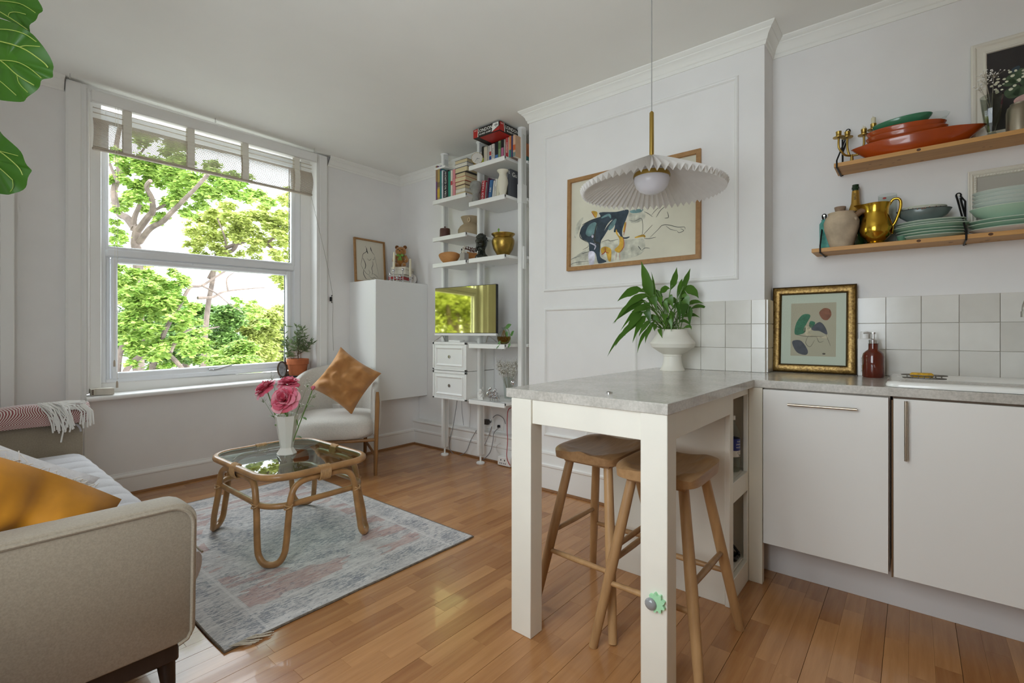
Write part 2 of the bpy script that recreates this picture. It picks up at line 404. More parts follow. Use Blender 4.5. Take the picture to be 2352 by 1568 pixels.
# skirtings
m = MB(); sweep(m, [(2.34, 4.19), (XL, 4.19)], [(0, 0), (.018, 0), (.018, .115), (.021, .12), (.021, .128), (.016, .138), (.010, .143), (.008, .15), (0, .152)]); ST(m, 'baseboard_back', TRIM, ang=25)
m = MB(); sweep(m, [(3.16, 3.885), (2.3, 3.885)], [(0, 0), (.012, 0), (.012, .122), (.016, .128), (.016, .142), (.010, .15), (0, .154)]); ST(m, 'baseboard_boxing', TRIM, ang=25)
AL = [(0, 0), (.078, 0), (.078, .125), (.086, .133), (.086, .147), (.078, .154), (.078, .214), (.084, .219), (.090, .226), (.090, .236), (.084, .242), (0, .243)]
m = MB(); sweep(m, [(3.2, 2.19), (3.2, 3.885)], AL); ST(m, 'baseboard_right', TRIM, ang=25)
CH = [(0, 0), (.02, 0), (.02, .165), (.027, .172), (.027, .184), (.02, .192), (.017, .205), (.017, .255), (.022, .26), (.02, .272), (0, .278)]
m = MB(); sweep(m, [(2.81, 1.12), (2.81, 2.169), (3.12, 2.169)], CH); ST(m, 'baseboard_chimney', TRIM, ang=25)
QR = [(0, 0), (.016, 0), (.0155, .006), (.011, .012), (.004, .015), (0, .015)]
BEADW = wood('oak_bead', '#9a6a3c', '#6b4322', (2, 30, 30), .45)
for nm, pth in (('trim_floor_bead_back', [(2.3, 4.172), (XL, 4.172)]), ('trim_floor_bead_boxing', [(3.11, 3.873), (2.3, 3.873)]), ('trim_floor_bead_right', [(3.122, 2.2), (3.122, 3.87)]), ('trim_floor_bead_chimney', [(2.79, 1.12), (2.79, 2.19)])):
    m = MB(); sweep(m, pth, QR); ST(m, nm, BEADW)
# wall panel mouldings on the chimney breast
PM = [(0, .0), (0, .004), (.004, .010), (.010, .013), (.016, .011), (.021, .005), (.023, 0)]
def panel(nm, y0, y1, z0, z1):
    m = MB(); sweep(m, [(y0, z0), (y0, z1), (y1, z1), (y1, z0)], [(a, b) for a, b in PM], side=-1, closed=True)
    m.warp(lambda u, v, h: (2.81-h, u, v)); ST(m, nm, TRIM, ang=25)
panel('trim_panel_upper', .729, 2.032, 1.408, 2.517)
panel('trim_panel_middle', 1.319, 2.032, .72, 1.293)
panel('trim_panel_lower', 1.666, 2.032, .384, .64)
# window wall: architraves, window, sill
tilt = lambda x, y, z: (x, y, z+.019*(x-1.42))
AR = [(0, 0), (0, .030), (.012, .036), (.07, .036), (.078, .030), (.088, .040), (.100, .040), (.100, 0)]
for nm, x0, sg in (('trim_architrave_left', .555, 1), ('trim_architrave_right', 2.346, -1)):
    m = MB(); m.prism([(x0+sg*a, 4.19-b) for a, b in AR], 0, 2.735, 'z'); ST(m, nm, TRIM, ang=25)
m = MB()
m.box(.645, 4.19, .715, .736, 4.30, 2.715, .004).box(.655, 4.15, .715, .668, 4.30, 2.715, .003).box(2.149, 4.268, .715, 2.246, 4.33, 2.715, .004).box(2.236, 4.15, .715, 2.2465, 4.30, 2.715, .003)
m.box(.736, 4.262, .70, 2.149, 4.33, .775, .006).box(.655, 4.2, 2.69, 2.246, 4.33, 2.73)
ST(m, 'trim_window_lining', TRIM)
m = MB()
m.box(.736, 4.27, .775, .777, 4.335, 2.66, .008).box(2.085, 4.27, .775, 2.149, 4.335, 2.66, .008).box(.77, 4.27, .775, 2.09, 4.335, .812, .008)
m.box(.77, 4.262, 1.652, 2.09, 4.335, 1.715, .012).box(.77, 4.27, 2.58, 2.09, 4.335, 2.66, .008)
for a in ((.770, 4.262, 1.70, .790, 4.29, 2.6), (2.058, 4.262, 1.70, 2.095, 4.29, 2.6)): m.box(*a, .007)
m.box(.777, 4.265, 1.705, 2.07, 4.29, 1.728, .006).box(.777, 4.285, .80, .80, 4.33, 1.66, .004).box(2.052, 4.285, .80, 2.09, 4.33, 1.66, .004)
m.warp(tilt); win = ST(m, 'window_1', UPVC)
m = MB(); m.box(.803, 4.258, .805, .8375, 4.32, 1.652, .008).box(2.015, 4.258, .805, 2.056, 4.32, 1.652, .008).box(.8375, 4.258, .805, 2.015, 4.32, .851, .008).box(.8375, 4.258, 1.613, 2.015, 4.32, 1.652, .008)
m.warp(tilt); m.to('casement_sash', UPVC, win)
m = MB().box(.785, 4.30, 1.72, 2.065, 4.304, 2.6).warp(tilt); m.to('pane', PANE, win, smooth=False)
m = MB().box(.83, 4.295, .845, 2.02, 4.299, 1.618).warp(tilt); m.to('pane', PANE, win, smooth=False)
m = MB(); m.box(.787, 4.296, 1.722, .7905, 4.308, 2.6).box(2.0555, 4.296, 1.722, 2.060, 4.308, 2.6).box(2.0125, 4.29, .848, 2.017, 4.305, 1.615).box(.836, 4.29, .848, .8395, 4.305, 1.615)
m.warp(tilt); m.to('spacer_bar', mat('dark_gasket', '#2b2f38', .5), win, smooth=False)
m = MB(); m.box(1.29, 4.252, 1.636, 1.585, 4.262, 1.652, .004).warp(tilt); m.to('trickle_vent', UPVC, win)
m = MB(); m.box(1.40, 4.245, .818, 1.455, 4.26, .834, .004).tube([(1.43, 4.247, .826), (1.43, 4.225, .828), (1.46, 4.215, .832), (1.55, 4.212, .858)], [.007, .008, .009, .005], 8)
m.to('window_handle', mat('satin_handle', '#c7c9cc', .3, .8), win)
m = MB(); m.prism([(4.085, .690), (4.092, .683), (4.20, .680), (4.275, .680), (4.275, .716), (4.10, .716), (4.088, .712), (4.082, .702)], .645, 2.256, 'x'); m.warp(tilt); ST(m, 'trim_window_sill', TRIM, ang=50)
# ceiling hooks above the blind
for i, (x, wh) in enumerate(((.565, 'left end of the window'), (1.39, 'middle of the window'), (2.18, 'right end of the window'))):
    m = MB(); z = cz(4.09); m.tube([(x, 4.09, z), (x, 4.09, z-.018), (x+.006, 4.09, z-.028), (x, 4.088, z-.034), (x-.005, 4.088, z-.026)], .0018, 6)
    m.thing('ceiling_hook', 'tiny screw hook in the ceiling above the '+wh, 'hook', STEEL, 'ceiling hooks over the blind', loc=(x, 4.09, z))
# blind
BL = T('window_blind', 'half raised cream slatted blind with four wide tapes in the window', 'blind', (1.44, 4.13, 2.63))
SLAT = mat('blind_slat', '#b9ad9d', .6, var=.08, vs=30); TAPE = mat('blind_tape', '#e8e4d8', .85)
bt = lambda x, y, z: (x, y, z+.010*(x-1.44))
m = MB().box(.672, 4.10, 2.632, 2.216, 4.145, 2.708, .004).warp(bt); m.to('headrail', TRIM, BL)
m = MB()
def bulge(t): return 4.122-.026*math.sin(PI*t)
for k in range(25):
    t = k/24; z = 2.530-t*.180; yb = bulge(t); m.box(.682, yb, z-.0018, 2.176, yb+.0075, z+.0018)
for z in (2.60, 2.568): m.box(.682, 4.122, z-.0012, 2.176, 4.134, z+.0012)
m.warp(bt); m.to('slat', SLAT, BL, stuff=True, smooth=False)
m = MB().box(.680, 4.113, 2.326, 2.178, 4.146, 2.344, .004).warp(bt); m.to('bottom_rail', SLAT, BL)
for x in (.862, 1.238, 1.618, 2.040):
    m = MB(); pts = [(x, 4.119, 2.635), (x, 4.119, 2.54)] + [(x-.006*math.sin(PI*t), bulge(t)-.004-.003*math.sin(t*40), 2.535-t*.195) for t in [i/22 for i in range(23)]]
    m.ribbon(pts, [.024]*len(pts), (1, 0, 0), 0); m.ribbon([(p[0], p[1]+.03, p[2]) for p in pts], [.024]*len(pts), (1, 0, 0), 0); m.warp(bt); m.to('tape', TAPE, BL, fix=False)
for x, z in ((.789, .925), (.803, .783)):
    m = MB(); m.tube([(x+.005, 4.105, 2.63), (x, 4.105, z)], .0011, 5); t = m.to('cord', TAPE, BL)
    m = MB().lathe([(.003, .04), (.006, .03), (.007, 0), (.006, -.004)], (x, 4.105, z-.03), 8); m.to('tassel', mat('tassel', '#b9ab98', .6), t)
m = MB(); m.tube(spline([(2.157, 4.10, 2.33), (2.251, 4.112, 1.997), (2.322, 4.12, 1.729), (2.387, 4.14, 1.442), (2.398, 4.16, 1.2), (2.41, 4.17, .95)], 5), .0014, 5); m.to('pull_cord', mat('grey_cord', '#8d877c', .7), BL)
m = MB(); m.box(2.383, 4.165, 1.41, 2.397, 4.19, 1.45, .003).tube([(2.39, 4.167, 1.455), (2.39, 4.158, 1.465)], .004).tube([(2.39, 4.167, 1.405), (2.39, 4.158, 1.395)], .004)
m.thing('cord_cleat', 'small dark metal cord cleat on the wall right of the window', 'cleat', BLACKM)
# narrow upright board at the far left
m = MB().box(.262, 4.10, 0, .322, 4.165, 1.99, .004); m.thing('upright_board', 'narrow white board standing upright by the wall at the far left edge', 'board', TRIM)
# tiles
TILE = bpy.data.materials.new('zellige_tile'); TILE.use_nodes = True; _n = NT(TILE); _v = _n.coords((1, 1, 1)); _f = _n.noise(_v, 9, 4)
_oi = _n.add('ShaderNodeObjectInfo'); _a = _n.add('ShaderNodeMath', operation='ADD'); _n.ln(_oi.outputs['Random'], _a.inputs[0]); _n.ln(_f, _a.inputs[1]); _h = _n.add('ShaderNodeMath', operation='MULTIPLY', i_1=.5); _n.ln(_a.outputs[0], _h.inputs[0])
_n.ln(_n.ramp(_h.outputs[0], [(.2, '#d3cfc6'), (.8, '#e9e6df')]), _n.p.inputs['Base Color']); _n.p.inputs['Roughness'].default_value = .16; _n.bump(_n.noise(_v, 14, 3), .18, .003)
GROUT = mat('grout', '#d9d0c2', .9)
def tile_mesh(wd, ht):
    m = MB(); m.box(-.0085, -wd/2, -ht/2, 0, wd/2, ht/2, .0010)
    return m.mesh('tile', TILE)
def tiles(wall, x, cols, z0, rows, ht, nm):
    MB().box(x-.003, min(c[0] for c in cols), z0, x, max(c[1] for c in cols), z0+rows*ht).to(nm, GROUT, wall, smooth=False)
    cache = {}
    for a, b in cols:
        k = round(b-a, 3); cache.setdefault(k, tile_mesh(k-.0016, ht-.0016))
        for r in range(rows):
            o = bpy.data.objects.new('tile', cache[k]); COL.objects.link(o); o.parent = wall
            o.location = (x-.0025, (a+b)/2, z0+(r+.5)*ht); o.rotation_euler = (RN.uniform(-.003, .003), RN.uniform(-.008, .008), RN.uniform(-.010, .010))
tiles(wall_chimney, 2.81, [(.596, .664), (.664, .796), (.796, .928), (.928, 1.058)], .908, 3, .1285, 'grout')
m = MB().box(2.815, .5925, .908, 2.99, .602, 1.2935); m.to('grout', GROUT, wall_chimney, smooth=False)
tm = tile_mesh(.126, .126)
for r in range(3):
    o = bpy.data.objects.new('tile', tm); COL.objects.link(o); o.parent = wall_chimney; o.location = (2.875, .594, .908+(r+.5)*.1285); o.rotation_euler = (0, 0, PI/2)
kc = [(.602-.1325*i-.1325, .602-.1325*i) for i in range(9)]
kc = [(.102+.132*(3-i), .102+.132*(4-i)) for i in range(12)]; kc = [(a, min(b, .60)) for a, b in kc if a < .59]
tiles(wall_kitchen, 3.0, kc, .908, 3, .1283, 'grout')
# ------------------------------------------------------------ outdoors: trees beyond the window
def outp(px, py, d):
    u = (px-1176)/1110; return Vector((d*(.769+.639*u), d*(.639-.769*u), 1.12+(763-py)*d/1110))
BARK = mat('bark', '#6a5c54', .9, var=.35, vs=5, bump=.5, bs=18, bd=.03)
LEAFA = leafmat('leaf_sunny', '#5f862e', '#b9cc6c', .5, .4)
LEAFB = leafmat('leaf_green', '#4b6f34', '#86a356', .5, .35)
LEAFC = leafmat('leaf_yellow', '#8c9a42', '#c6cb7c', .55, .4)
def leaves(mb, blobs, size, dens, rn):
    for c, r, k in blobs:
        for _ in range(int(dens*k)):
            while True:
                p = Vector((rn.uniform(-1, 1), rn.uniform(-1, 1), rn.uniform(-1, 1)))
                if p.length < 1: break
            p = p*(.55+.45*p.length)  # denser towards the shell
            q = c + Vector((p.x*r, p.y*r, p.z*r*.62)); s = size*rn.uniform(.6, 1.25)
            a = rn.uniform(0, 2*PI); d = Vector((math.cos(a), math.sin(a), rn.uniform(-.9, .15))).normalized(); e = d.cross(Vector((rn.uniform(-.4, .4), rn.uniform(-.4, .4), 1))).normalized()
            n = d.cross(e)*.12*s
            mb.add([q, q+d*s*.5+e*s*.34+n, q+d*s, q+d*s*.5-e*s*.34+n], [(0, 1, 2, 3)])
def tree(label, branches, blobs, size, dens, lm, seed, base, group=None):
    rn = random.Random(seed); t = T('tree', label, 'tree', base, 0, group)
    m = MB()
    for pts, r0, r1 in branches:
        P = spline(pts, 4); n = len(P); m.tube(P, [r0+(r1-r0)*i/(n-1) for i in range(n)], 7)
    m.to('trunk', BARK, t, fix=False)
    m = MB(); leaves(m, blobs, size, dens, rn); m.to('foliage', lm, t, stuff=True, fix=False, smooth=False)
    return t
def br(d, pts, r0, r1, dd=0):
    n = len(pts); return ([outp(x, y, d+dd*i/max(1, n-1)) for i, (x, y) in enumerate(pts)], r0*.78*d/1110, r1*.8*d/1110)
def bl(d, lst):
    out = []
    for x, y, r in lst:
        for _ in range(4): out.append((outp(x+RB.uniform(-.75, .75)*r, y+RB.uniform(-.75, .75)*r, d+RB.uniform(-.8, 1.0)), r*.62*d/1110, r*r/3200))
    return out
RB = random.Random(4)
# big tree close to the window, upper left
A = [br(9.5, [(330, 1500), (322, 1000), (318, 620), (312, 560), (318, 520)], 15, 11), br(9.5, [(318, 530), (340, 500), (352, 485), (350, 455), (338, 430), (347, 415)], 10, 5, -.8),
     br(9.5, [(312, 525), (292, 500), (273, 487), (263, 440), (276, 400), (268, 350), (277, 290)], 12, 6, .6), br(9.5, [(272, 420), (255, 380), (240, 330)], 5, 3), br(9.5, [(322, 556), (345, 526), (375, 509), (395, 488), (425, 458), (445, 438), (480, 400)], 9, 4, -1.2),
     br(9.5, [(308, 530), (310, 500), (322, 470), (330, 430)], 9, 4), br(9.5, [(275, 400), (300, 380), (330, 345), (360, 300)], 5, 2), br(9.6, [(350, 485), (380, 470), (385, 450)], 5, 2)]
AB = bl(9.5, [(300, 372, 30), (340, 385, 34), (385, 395, 34), (420, 410, 30), (330, 420, 26), (290, 400, 20), (455, 405, 30), (500, 430, 30), (540, 450, 28), (470, 450, 26), (310, 455, 24), (280, 470, 18), (265, 520, 22), (262, 560, 22), (275, 540, 16), (370, 480, 22), (400, 455, 22), (440, 480, 20), (560, 420, 24), (480, 385, 22), (530, 400, 22), (395, 330, 30), (330, 320, 30), (440, 340, 30), (255, 350, 16), (360, 505, 14), (590, 445, 18), (300, 440, 30), (350, 400, 34), (420, 440, 30), (480, 430, 30), (530, 430, 28), (575, 460, 24), (610, 450, 22), (340, 470, 20), (265, 400, 22), (410, 380, 30)])
tree('tall tree close to the window, forked grey trunk behind the upper pane', A, AB, .095, 620, LEAFA, 1, (outp(330, 1500, 9.5).x, outp(330, 1500, 9.5).y, -5.5), 'trees outside the window')
# second tree, right half of the upper pane
B = [br(12.5, [(440, 1400), (470, 800), (490, 640), (500, 584), (540, 562), (575, 553), (612, 560), (640, 585)], 8, 4), br(12.5, [(500, 584), (535, 575), (548, 555), (560, 535), (590, 520)], 7, 3), br(12.5, [(612, 560), (640, 540), (665, 530)], 4, 2), br(12.5, [(480, 640), (500, 600), (520, 560), (500, 500)], 5, 2)]
BB = bl(12.5, [(455, 520, 24), (490, 500, 30), (530, 510, 32), (570, 500, 30), (560, 535, 26), (510, 545, 26), (470, 560, 26), (445, 500, 18), (610, 505, 26), (640, 515, 28), (665, 500, 26), (660, 470, 22), (655, 540, 24), (615, 480, 18), (590, 575, 22), (540, 580, 18), (480, 585, 16), (640, 580, 20), (668, 575, 20), (675, 440, 16), (670, 610, 16), (640, 640, 22), (655, 660, 16), (300, 650, 26), (280, 700, 24), (340, 600, 20), (440, 600, 16), (500, 610, 14), (480, 520, 30), (540, 520, 30), (600, 540, 26), (520, 480, 28), (585, 485, 28), (630, 545, 24), (655, 500, 24), (500, 560, 26), (450, 545, 24), (560, 590, 18)])
tree('yellow green tree behind the right half of the upper pane', B, BB, .115, 620, LEAFC, 2, (outp(440, 1400, 12.5).x, outp(440, 1400, 12.5).y, -5.5), 'trees outside the window')
# third tree, left of the lower pane with the arching bough
D = [br(8, [(365, 1600), (355, 900), (352, 850), (366, 800), (378, 765), (392, 738), (420, 690)], 10, 5), br(8, [(283, 900), (290, 852), (318, 822), (348, 806), (378, 808), (402, 826), (424, 852)], 9, 6), br(8, [(392, 810), (405, 785), (420, 768), (440, 757), (470, 756), (505, 750)], 6, 2, 1),
     br(8, [(338, 808), (332, 785), (318, 765), (308, 750)], 5, 3), br(8, [(270, 900), (272, 840), (280, 800), (296, 770)], 10, 6), br(8.5, [(395, 735), (420, 690), (438, 660), (465, 656), (490, 640), (520, 622)], 6, 3, 1), br(8.5, [(455, 684), (490, 682), (515, 670), (560, 664), (612, 660)], 5, 1.5, 1), br(8.5, [(465, 656), (500, 675), (530, 700), (556, 715)], 3, 1, 1), br(8.5, [(525, 668), (522, 640), (540, 625)], 3, 1)]
DB = bl(8, [(290, 628, 28), (325, 640, 30), (360, 655, 28), (385, 665, 24), (290, 670, 26), (320, 690, 32), (355, 700, 32), (395, 700, 26), (420, 720, 26), (285, 730, 24), (310, 745, 28), (350, 740, 22), (380, 720, 20), (410, 760, 22), (285, 780, 20), (330, 790, 22), (400, 625, 18), (430, 640, 18), (350, 840, 20), (440, 745, 24), (380, 845, 18), (305, 830, 16), (545, 690, 12), (575, 700, 14), (590, 720, 16), (600, 740, 14), (440, 795, 20), (300, 655, 30), (340, 670, 34), (375, 690, 32), (320, 720, 34), (285, 760, 28), (345, 770, 28), (380, 780, 26), (420, 790, 26), (460, 770, 24), (470, 810, 26), (400, 660, 24), (435, 700, 20), (310, 800, 30), (365, 825, 26)])
tree('leafy tree with an arching bough behind the lower pane', D, DB, .085, 560, LEAFA, 3, (outp(365, 1600, 8).x, outp(365, 1600, 8).y, -5.5), 'trees outside the window')
# lower trees further off
for i, (px, py, d, r, lb) in enumerate(((490, 775, 17, 66, 'round bush of a tree low in the middle of the window'), (575, 765, 22, 66, 'pale tree low behind the right half of the lower pane'), (640, 770, 28, 60, 'far pale tree by the lower right corner of the window'), (425, 770, 20, 70, 'tree low behind the arching bough'), (310, 740, 24, 95, 'tree low behind the left edge of the lower pane'), (540, 850, 14, 60, 'tree top rising just above the window sill'))):
    bl0 = [(outp(px+RB.uniform(-1, 1)*r*.8, py+RB.uniform(-1.0, .9)*r, d+RB.uniform(-2, 2)), r*.36*d/1110, 1.3) for _ in range(44)]
    b0 = outp(px, py+300, d); tree(lb, [([(b0.x, b0.y, -5.5), outp(px+4, py+120, d), outp(px, py, d)], .25, .08), (([outp(px, py+60, d), outp(px+r*.4, py+10, d)]), .1, .03)], bl0, .0085*d, 420, (LEAFB, LEAFC, LEAFC, LEAFB, LEAFB, LEAFA)[i], 20+i, (b0.x, b0.y, -5.5), 'trees outside the window')
# trees to the left of the window: out of sight from here but mirrored in the television
for i, (x, y, z, r, lb) in enumerate(((-5.5, 9.5, 2.0, 2.6, 'wide yellow tree left of the window, mirrored in the television'), (-9.5, 12, 2.4, 3.2, 'broad tree further left of the window'), (-2.0, 11.5, 2.4, 2.2, 'yellowish tree left of the forked tree'))):
    bl0 = [(Vector((x+RB.uniform(-1, 1)*r, y+RB.uniform(-1, 1)*r*.6, z+RB.uniform(-1.3, 1)*r)), r*.42, 2.2) for _ in range(22)]
    tree(lb, [([(x, y, -5.5), (x+.2, y, -1), (x, y, z)], .3, .12), ([(x, y, 0), (x+.8, y-.3, z)], .12, .05)], bl0, .20, 300, LEAFC, 40+i, (x, y, -5.5), 'trees outside the window')
m = MB().box(-60, 5.5, -5.8, 60, 90, -5.5); g = ST(m, 'ground', mat('neutral_ground', '#8f8d88', .9, var=.2, vs=1), smooth=False)  # unseen ground, coloured neutral grey so it bounces no green light indoors
# ------------------------------------------------------------ living end of the room
LINEN = mat('sofa_linen', '#9c907e', .9, var=.12, vs=220, bump=.5, bs=420, bd=.001, sheen=.3)
LINENS = mat('sofa_seat_fabric', '#c9c7ca', .9, var=.06, vs=200, bump=.4, bs=400, bd=.001, sheen=.3)
DARKW = wood('dark_walnut', '#3a2c25', '#201613', (20, 20, 3), .4)
SF = T('sofa', 'long beige linen sofa with a tufted seat along the left wall', 'sofa', (.1, 2.8, 0))
def arm(y0, y1):
    m = MB(); pf = [(-.315, .17)] + [(.53-.035+.035*math.cos(a), .17+.03+.03*math.sin(a)) for a in (-PI/2, -PI/4, 0)] + [(.535-.06+.06*math.cos(a), .60-.06+.06*math.sin(a)) for a in [i*PI/12 for i in range(7)]] + [(-.315, .605)]
    n = len(pf); c = .022; cx = sum(p[0] for p in pf)/n; cz_ = sum(p[1] for p in pf)/n
    def ring(y, k): return [(p[0]+(cx-p[0])*k*1.0/abs(.4), y, p[1]+(cz_-p[1])*k/.25) for p in pf]
    rings = [ring(y0, .006), ring(y0+c*.3, .0), ring(y1-c, 0), ring(y1-c*.3, .004), ring(y1, .018)]
    vs = [v for r in rings for v in r]; fs = [tuple(range(n)), tuple(range(4*n, 5*n))[::-1]]
    for k in range(4):
        for i in range(n): j = (i+1) % n; fs.append((k*n+i, k*n+j, (k+1)*n+j, (k+1)*n+i))
    m.add(vs, fs); return m, pf
am, pf = arm(1.72, 1.84); am.to('arm', LINEN, SF, ang=60)
am2, _ = arm(3.83, 3.95); am2.warp(lambda x, y, z: (x+.055 if x > 0 else x, y, z)); am2.to('arm', LINEN, SF, ang=60)
pin = [(p[0], p[1]) for p in pf[1:-1]]
m = MB(); m.tube([(-.31, 1.719, .587)] + [(x-.012, 1.719, z-.012 if z > .3 else z) for x, z in pin[::-1]], .0055, 6); m.to('piping', LINEN, SF)
m = MB(); m.tube([(x+.043, 3.829, z-.012) for x, z in pin[3:]], .0055, 6); m.to('piping', LINENS, SF)
m = MB()
def seatf(u, v):
    y = 1.845+u*1.98
    if v <= .72:
        k = v/.72; x = -.20+k*.785; e = min(1, (1-abs(u*2-1)**14)); ed = max(0, 1-max(0, (k-.90)/.10)**2.2)**.5
        g = (u*12) % 1; roll = .022*(abs(math.sin(PI*g))**.6-1); rowg = -.014*math.exp(-((k-.38)/.02)**2)
        return (x, y, .378+.052*ed*(.3+.7*e)+(roll+rowg)*ed*e)
    if v <= .9: k = (v-.72)/.18; return (.585+.006*math.sin(PI*k)-.045*k*k, y, .378-.125*k)
    k = (v-.9)/.1; return (.54-.74*k, y, .253)
m.grid(seatf, 145, 50)
for u in (0, 1): m.add([seatf(u, j/49) for j in range(50)], [tuple(range(50))])
m.to('seat_mattress', LINENS, SF, ang=75)
m = MB(); m.tube([(.588, 1.846+1.98*i/40, .380) for i in range(41)], .004, 6); m.to('piping', LINEN, SF)
m = MB().box(-.24, 1.72, .17, -.02, 3.95, .82, .05); m.to('back', LINEN, SF, ang=60)
m = MB().box(-.2, 1.735, .115, .49, 3.93, .172, .005); m.to('base_rail', DARKW, SF)
for x in (.465, -.17):
    for y in (1.775, 3.88):
        m = MB(); m.tube([(x, y, .12), (x+(.01 if x > 0 else 0), y, .0)], [.026, .017], 12); m.to('leg', DARKW, SF)
# herringbone throw
HB = bpy.data.materials.new('herringbone'); HB.use_nodes = True; n = NT(HB)
tc = n.add('ShaderNodeTexCoord'); sp = n.add('ShaderNodeSeparateXYZ'); n.ln(tc.outputs['Object'], sp.inputs[0])
def mth(op, a, b=None):
    k = n.add('ShaderNodeMath', operation=op)
    for i, q in enumerate((a, b)):
        if q is None: continue
        if isinstance(q, (int, float)): k.inputs[i].default_value = q
        else: n.ln(q, k.inputs[i])
    return k.outputs[0]
t_ = mth('SUBTRACT', sp.outputs['Z'], sp.outputs['Y']); pp = mth('PINGPONG', t_, .035); ph = mth('FRACT', mth('MULTIPLY', mth('ADD', sp.outputs['X'], mth('MULTIPLY', pp, 1.3)), 92))
st = mth('GREATER_THAN', ph, .48); n.ln(n.ramp(st, [(.0, '#d9cfc8'), (1, '#8e3f42')]), n.p.inputs['Base Color']); n.p.inputs['Roughness'].default_value = .95; n.p.inputs['Sheen Weight'].default_value = .5
FRINGE = mat('white_fringe', '#eceae6', .95)
TH = T('throw_blanket', 'red and white herringbone throw folded over the far sofa arm', 'blanket', (.2, 3.89, .6))
m = MB()
def thr(u, v):
    x = -.2+u*.82; a = PI*(-.12+1.24*v); sag = .035*math.sin(PI*min(1, u*1.05))+.012*math.sin(u*9)
    r = 1+.05*math.sin(u*17+v*6)
    return (x, 3.89-math.cos(a)*.098*r, .603+max(-.004, math.sin(a)*(.088+sag*.5)*r) - (.012 if math.sin(a) < 0 else 0))
m.grid(thr, 40, 18); m.grid(lambda u, v: (lambda p, q: tuple(p[i]*(1-v)+q[i]*v for i in range(3)))(thr(1, u), (.61, 3.89, .62)), 18, 3)
m.to('cloth', HB, TH, fix=False, ang=80)
m = MB()
for i in range(26):
    y = 3.80-.004*RN.random(); x = .45+.085*RN.random(); z0 = .665+RN.uniform(-.03, .035); L_ = RN.uniform(.06, .15)
    m.tube([(x-.06, 3.83, .715), (x-.02, y-.012, z0), (x+RN.uniform(-.01, .01), y-.02, z0-L_*.5), (x+RN.uniform(-.01, .012), y-.02, z0-L_)], .0042, 5)
for i in range(14):
    x = .60+RN.uniform(-.03, .03); m.tube([(x-.03, 3.82, .69), (x, 3.786, .65), (x+RN.uniform(-.01, .01), 3.78, .60-RN.random()*.05)], .004, 5)
for i in range(34):
    v = RN.uniform(.25, .62); p = thr(RN.uniform(.80, .84), v); q = thr(RN.uniform(.9, 1), v+RN.uniform(-.08, .1)); m.tube([(p[0], p[1]-.004, p[2]+.006), ((p[0]+q[0])/2, (p[1]+q[1])/2-.006, (p[2]+q[2])/2+.012), (q[0], q[1]-.006, q[2]+.006)], .004, 5)
m.to('fringe', FRINGE, TH, stuff=True)
# sofa cushions
MUST = mat('mustard_velvet', '#b5770f', .75, var=.25, vs=7, sheen=.15, bump=.2, bs=500, bd=.0008)
CW = T('cushion', 'white woven cushion with a ragged fringe behind the mustard one on the sofa', 'cushion', (.03, 2.20, .565), rot=(.20, math.radians(36), .06))
m = MB(); pillow(m, .50, .50, .15, 19, .06, 3, .010); m.to('cover', mat('white_weave', '#e4e3e6', .95, var=.05, vs=80, bump=.6, bs=120, bd=.003), CW, w=False, fix=False, ang=80)
m = MB()
for s_ in range(330):
    a = RN.uniform(-.235, .235); b = RN.uniform(.17, .232); p = (a, 0, b) if RN.random() < .75 else (b, 0, a); k = .022; yy = -.045-.03*(1-(abs(a)/.25)**2)-.01*RN.random()
    m.tube([(p[0], yy+.012, p[2]), (p[0]+RN.uniform(-k, k), yy-.006, p[2]+RN.uniform(-k, k)), (p[0]+RN.uniform(-k, k)*1.5, yy-.002, p[2]+RN.uniform(-k, k)*1.5)], .0017, 4)
m.to('fringe', FRINGE, CW, w=False, stuff=True, fix=False)
CM = T('cushion', 'mustard velvet cushion leaning inside the near sofa arm', 'cushion', (.040, 1.975, .515), rot=(.16, math.radians(33), .03))
m = MB(); pillow(m, .51, .51, .24, 31, -.055, 8, .020); m.to('cover', MUST, CM, w=False, fix=False, ang=80)
m = MB(); m.tube([(-.25, -.085, .02), (-.1, -.1, .04), (.05, -.1, .045), (.17, -.075, .06)], .0012, 5); m.to('seam', mat('mustard_seam', '#d7a951', .8), CM, w=False)
# rug
RUG = bpy.data.materials.new('faded_rug'); RUG.use_nodes = True; n = NT(RUG)
tc = n.add('ShaderNodeTexCoord'); sp = n.add('ShaderNodeSeparateXYZ'); n.ln(tc.outputs['Object'], sp.inputs[0]); X_, Y_ = sp.outputs['X'], sp.outputs['Y']
v1 = n.coords((2.2, 9, 9), False); v2 = n.coords((16, 60, 60), False); v3 = n.coords((1, 1, 1), False)
base = n.ramp(n.noise(v2, 1.0, 4, .7), [(.3, '#a5a0a0'), (.5, '#c6c2bf'), (.75, '#dbd7d3')])
ell = mth('ADD', mth('POWER', mth('DIVIDE', X_, .36), 2.0), mth('POWER', mth('DIVIDE', Y_, .56), 2.0))
absx = mth('ABSOLUTE', X_); absy = mth('ABSOLUTE', Y_)
field = mth('MULTIPLY', mth('LESS_THAN', absx, .45), mth('LESS_THAN', absy, .70))
outer = mth('GREATER_THAN', ell, 1.0)
rustm = mth('MULTIPLY', mth('MULTIPLY', field, outer), mth('SMOOTHSTEP' if False else 'GREATER_THAN', n.noise(v1, 1.0, 3, .6), .50))
mr = n.add('ShaderNodeMixRGB'); n.ln(mth('MULTIPLY', rustm, mth('MULTIPLY', n.noise(v2, 1.4, 3), .85)), mr.inputs[0]); n.ln(base, mr.inputs[1]); mr.inputs[2].default_value = lin('#b0776a')
sp1 = n.noise(v2, 2.2, 5, .8); wv = n.noise(v3, 7, 2)
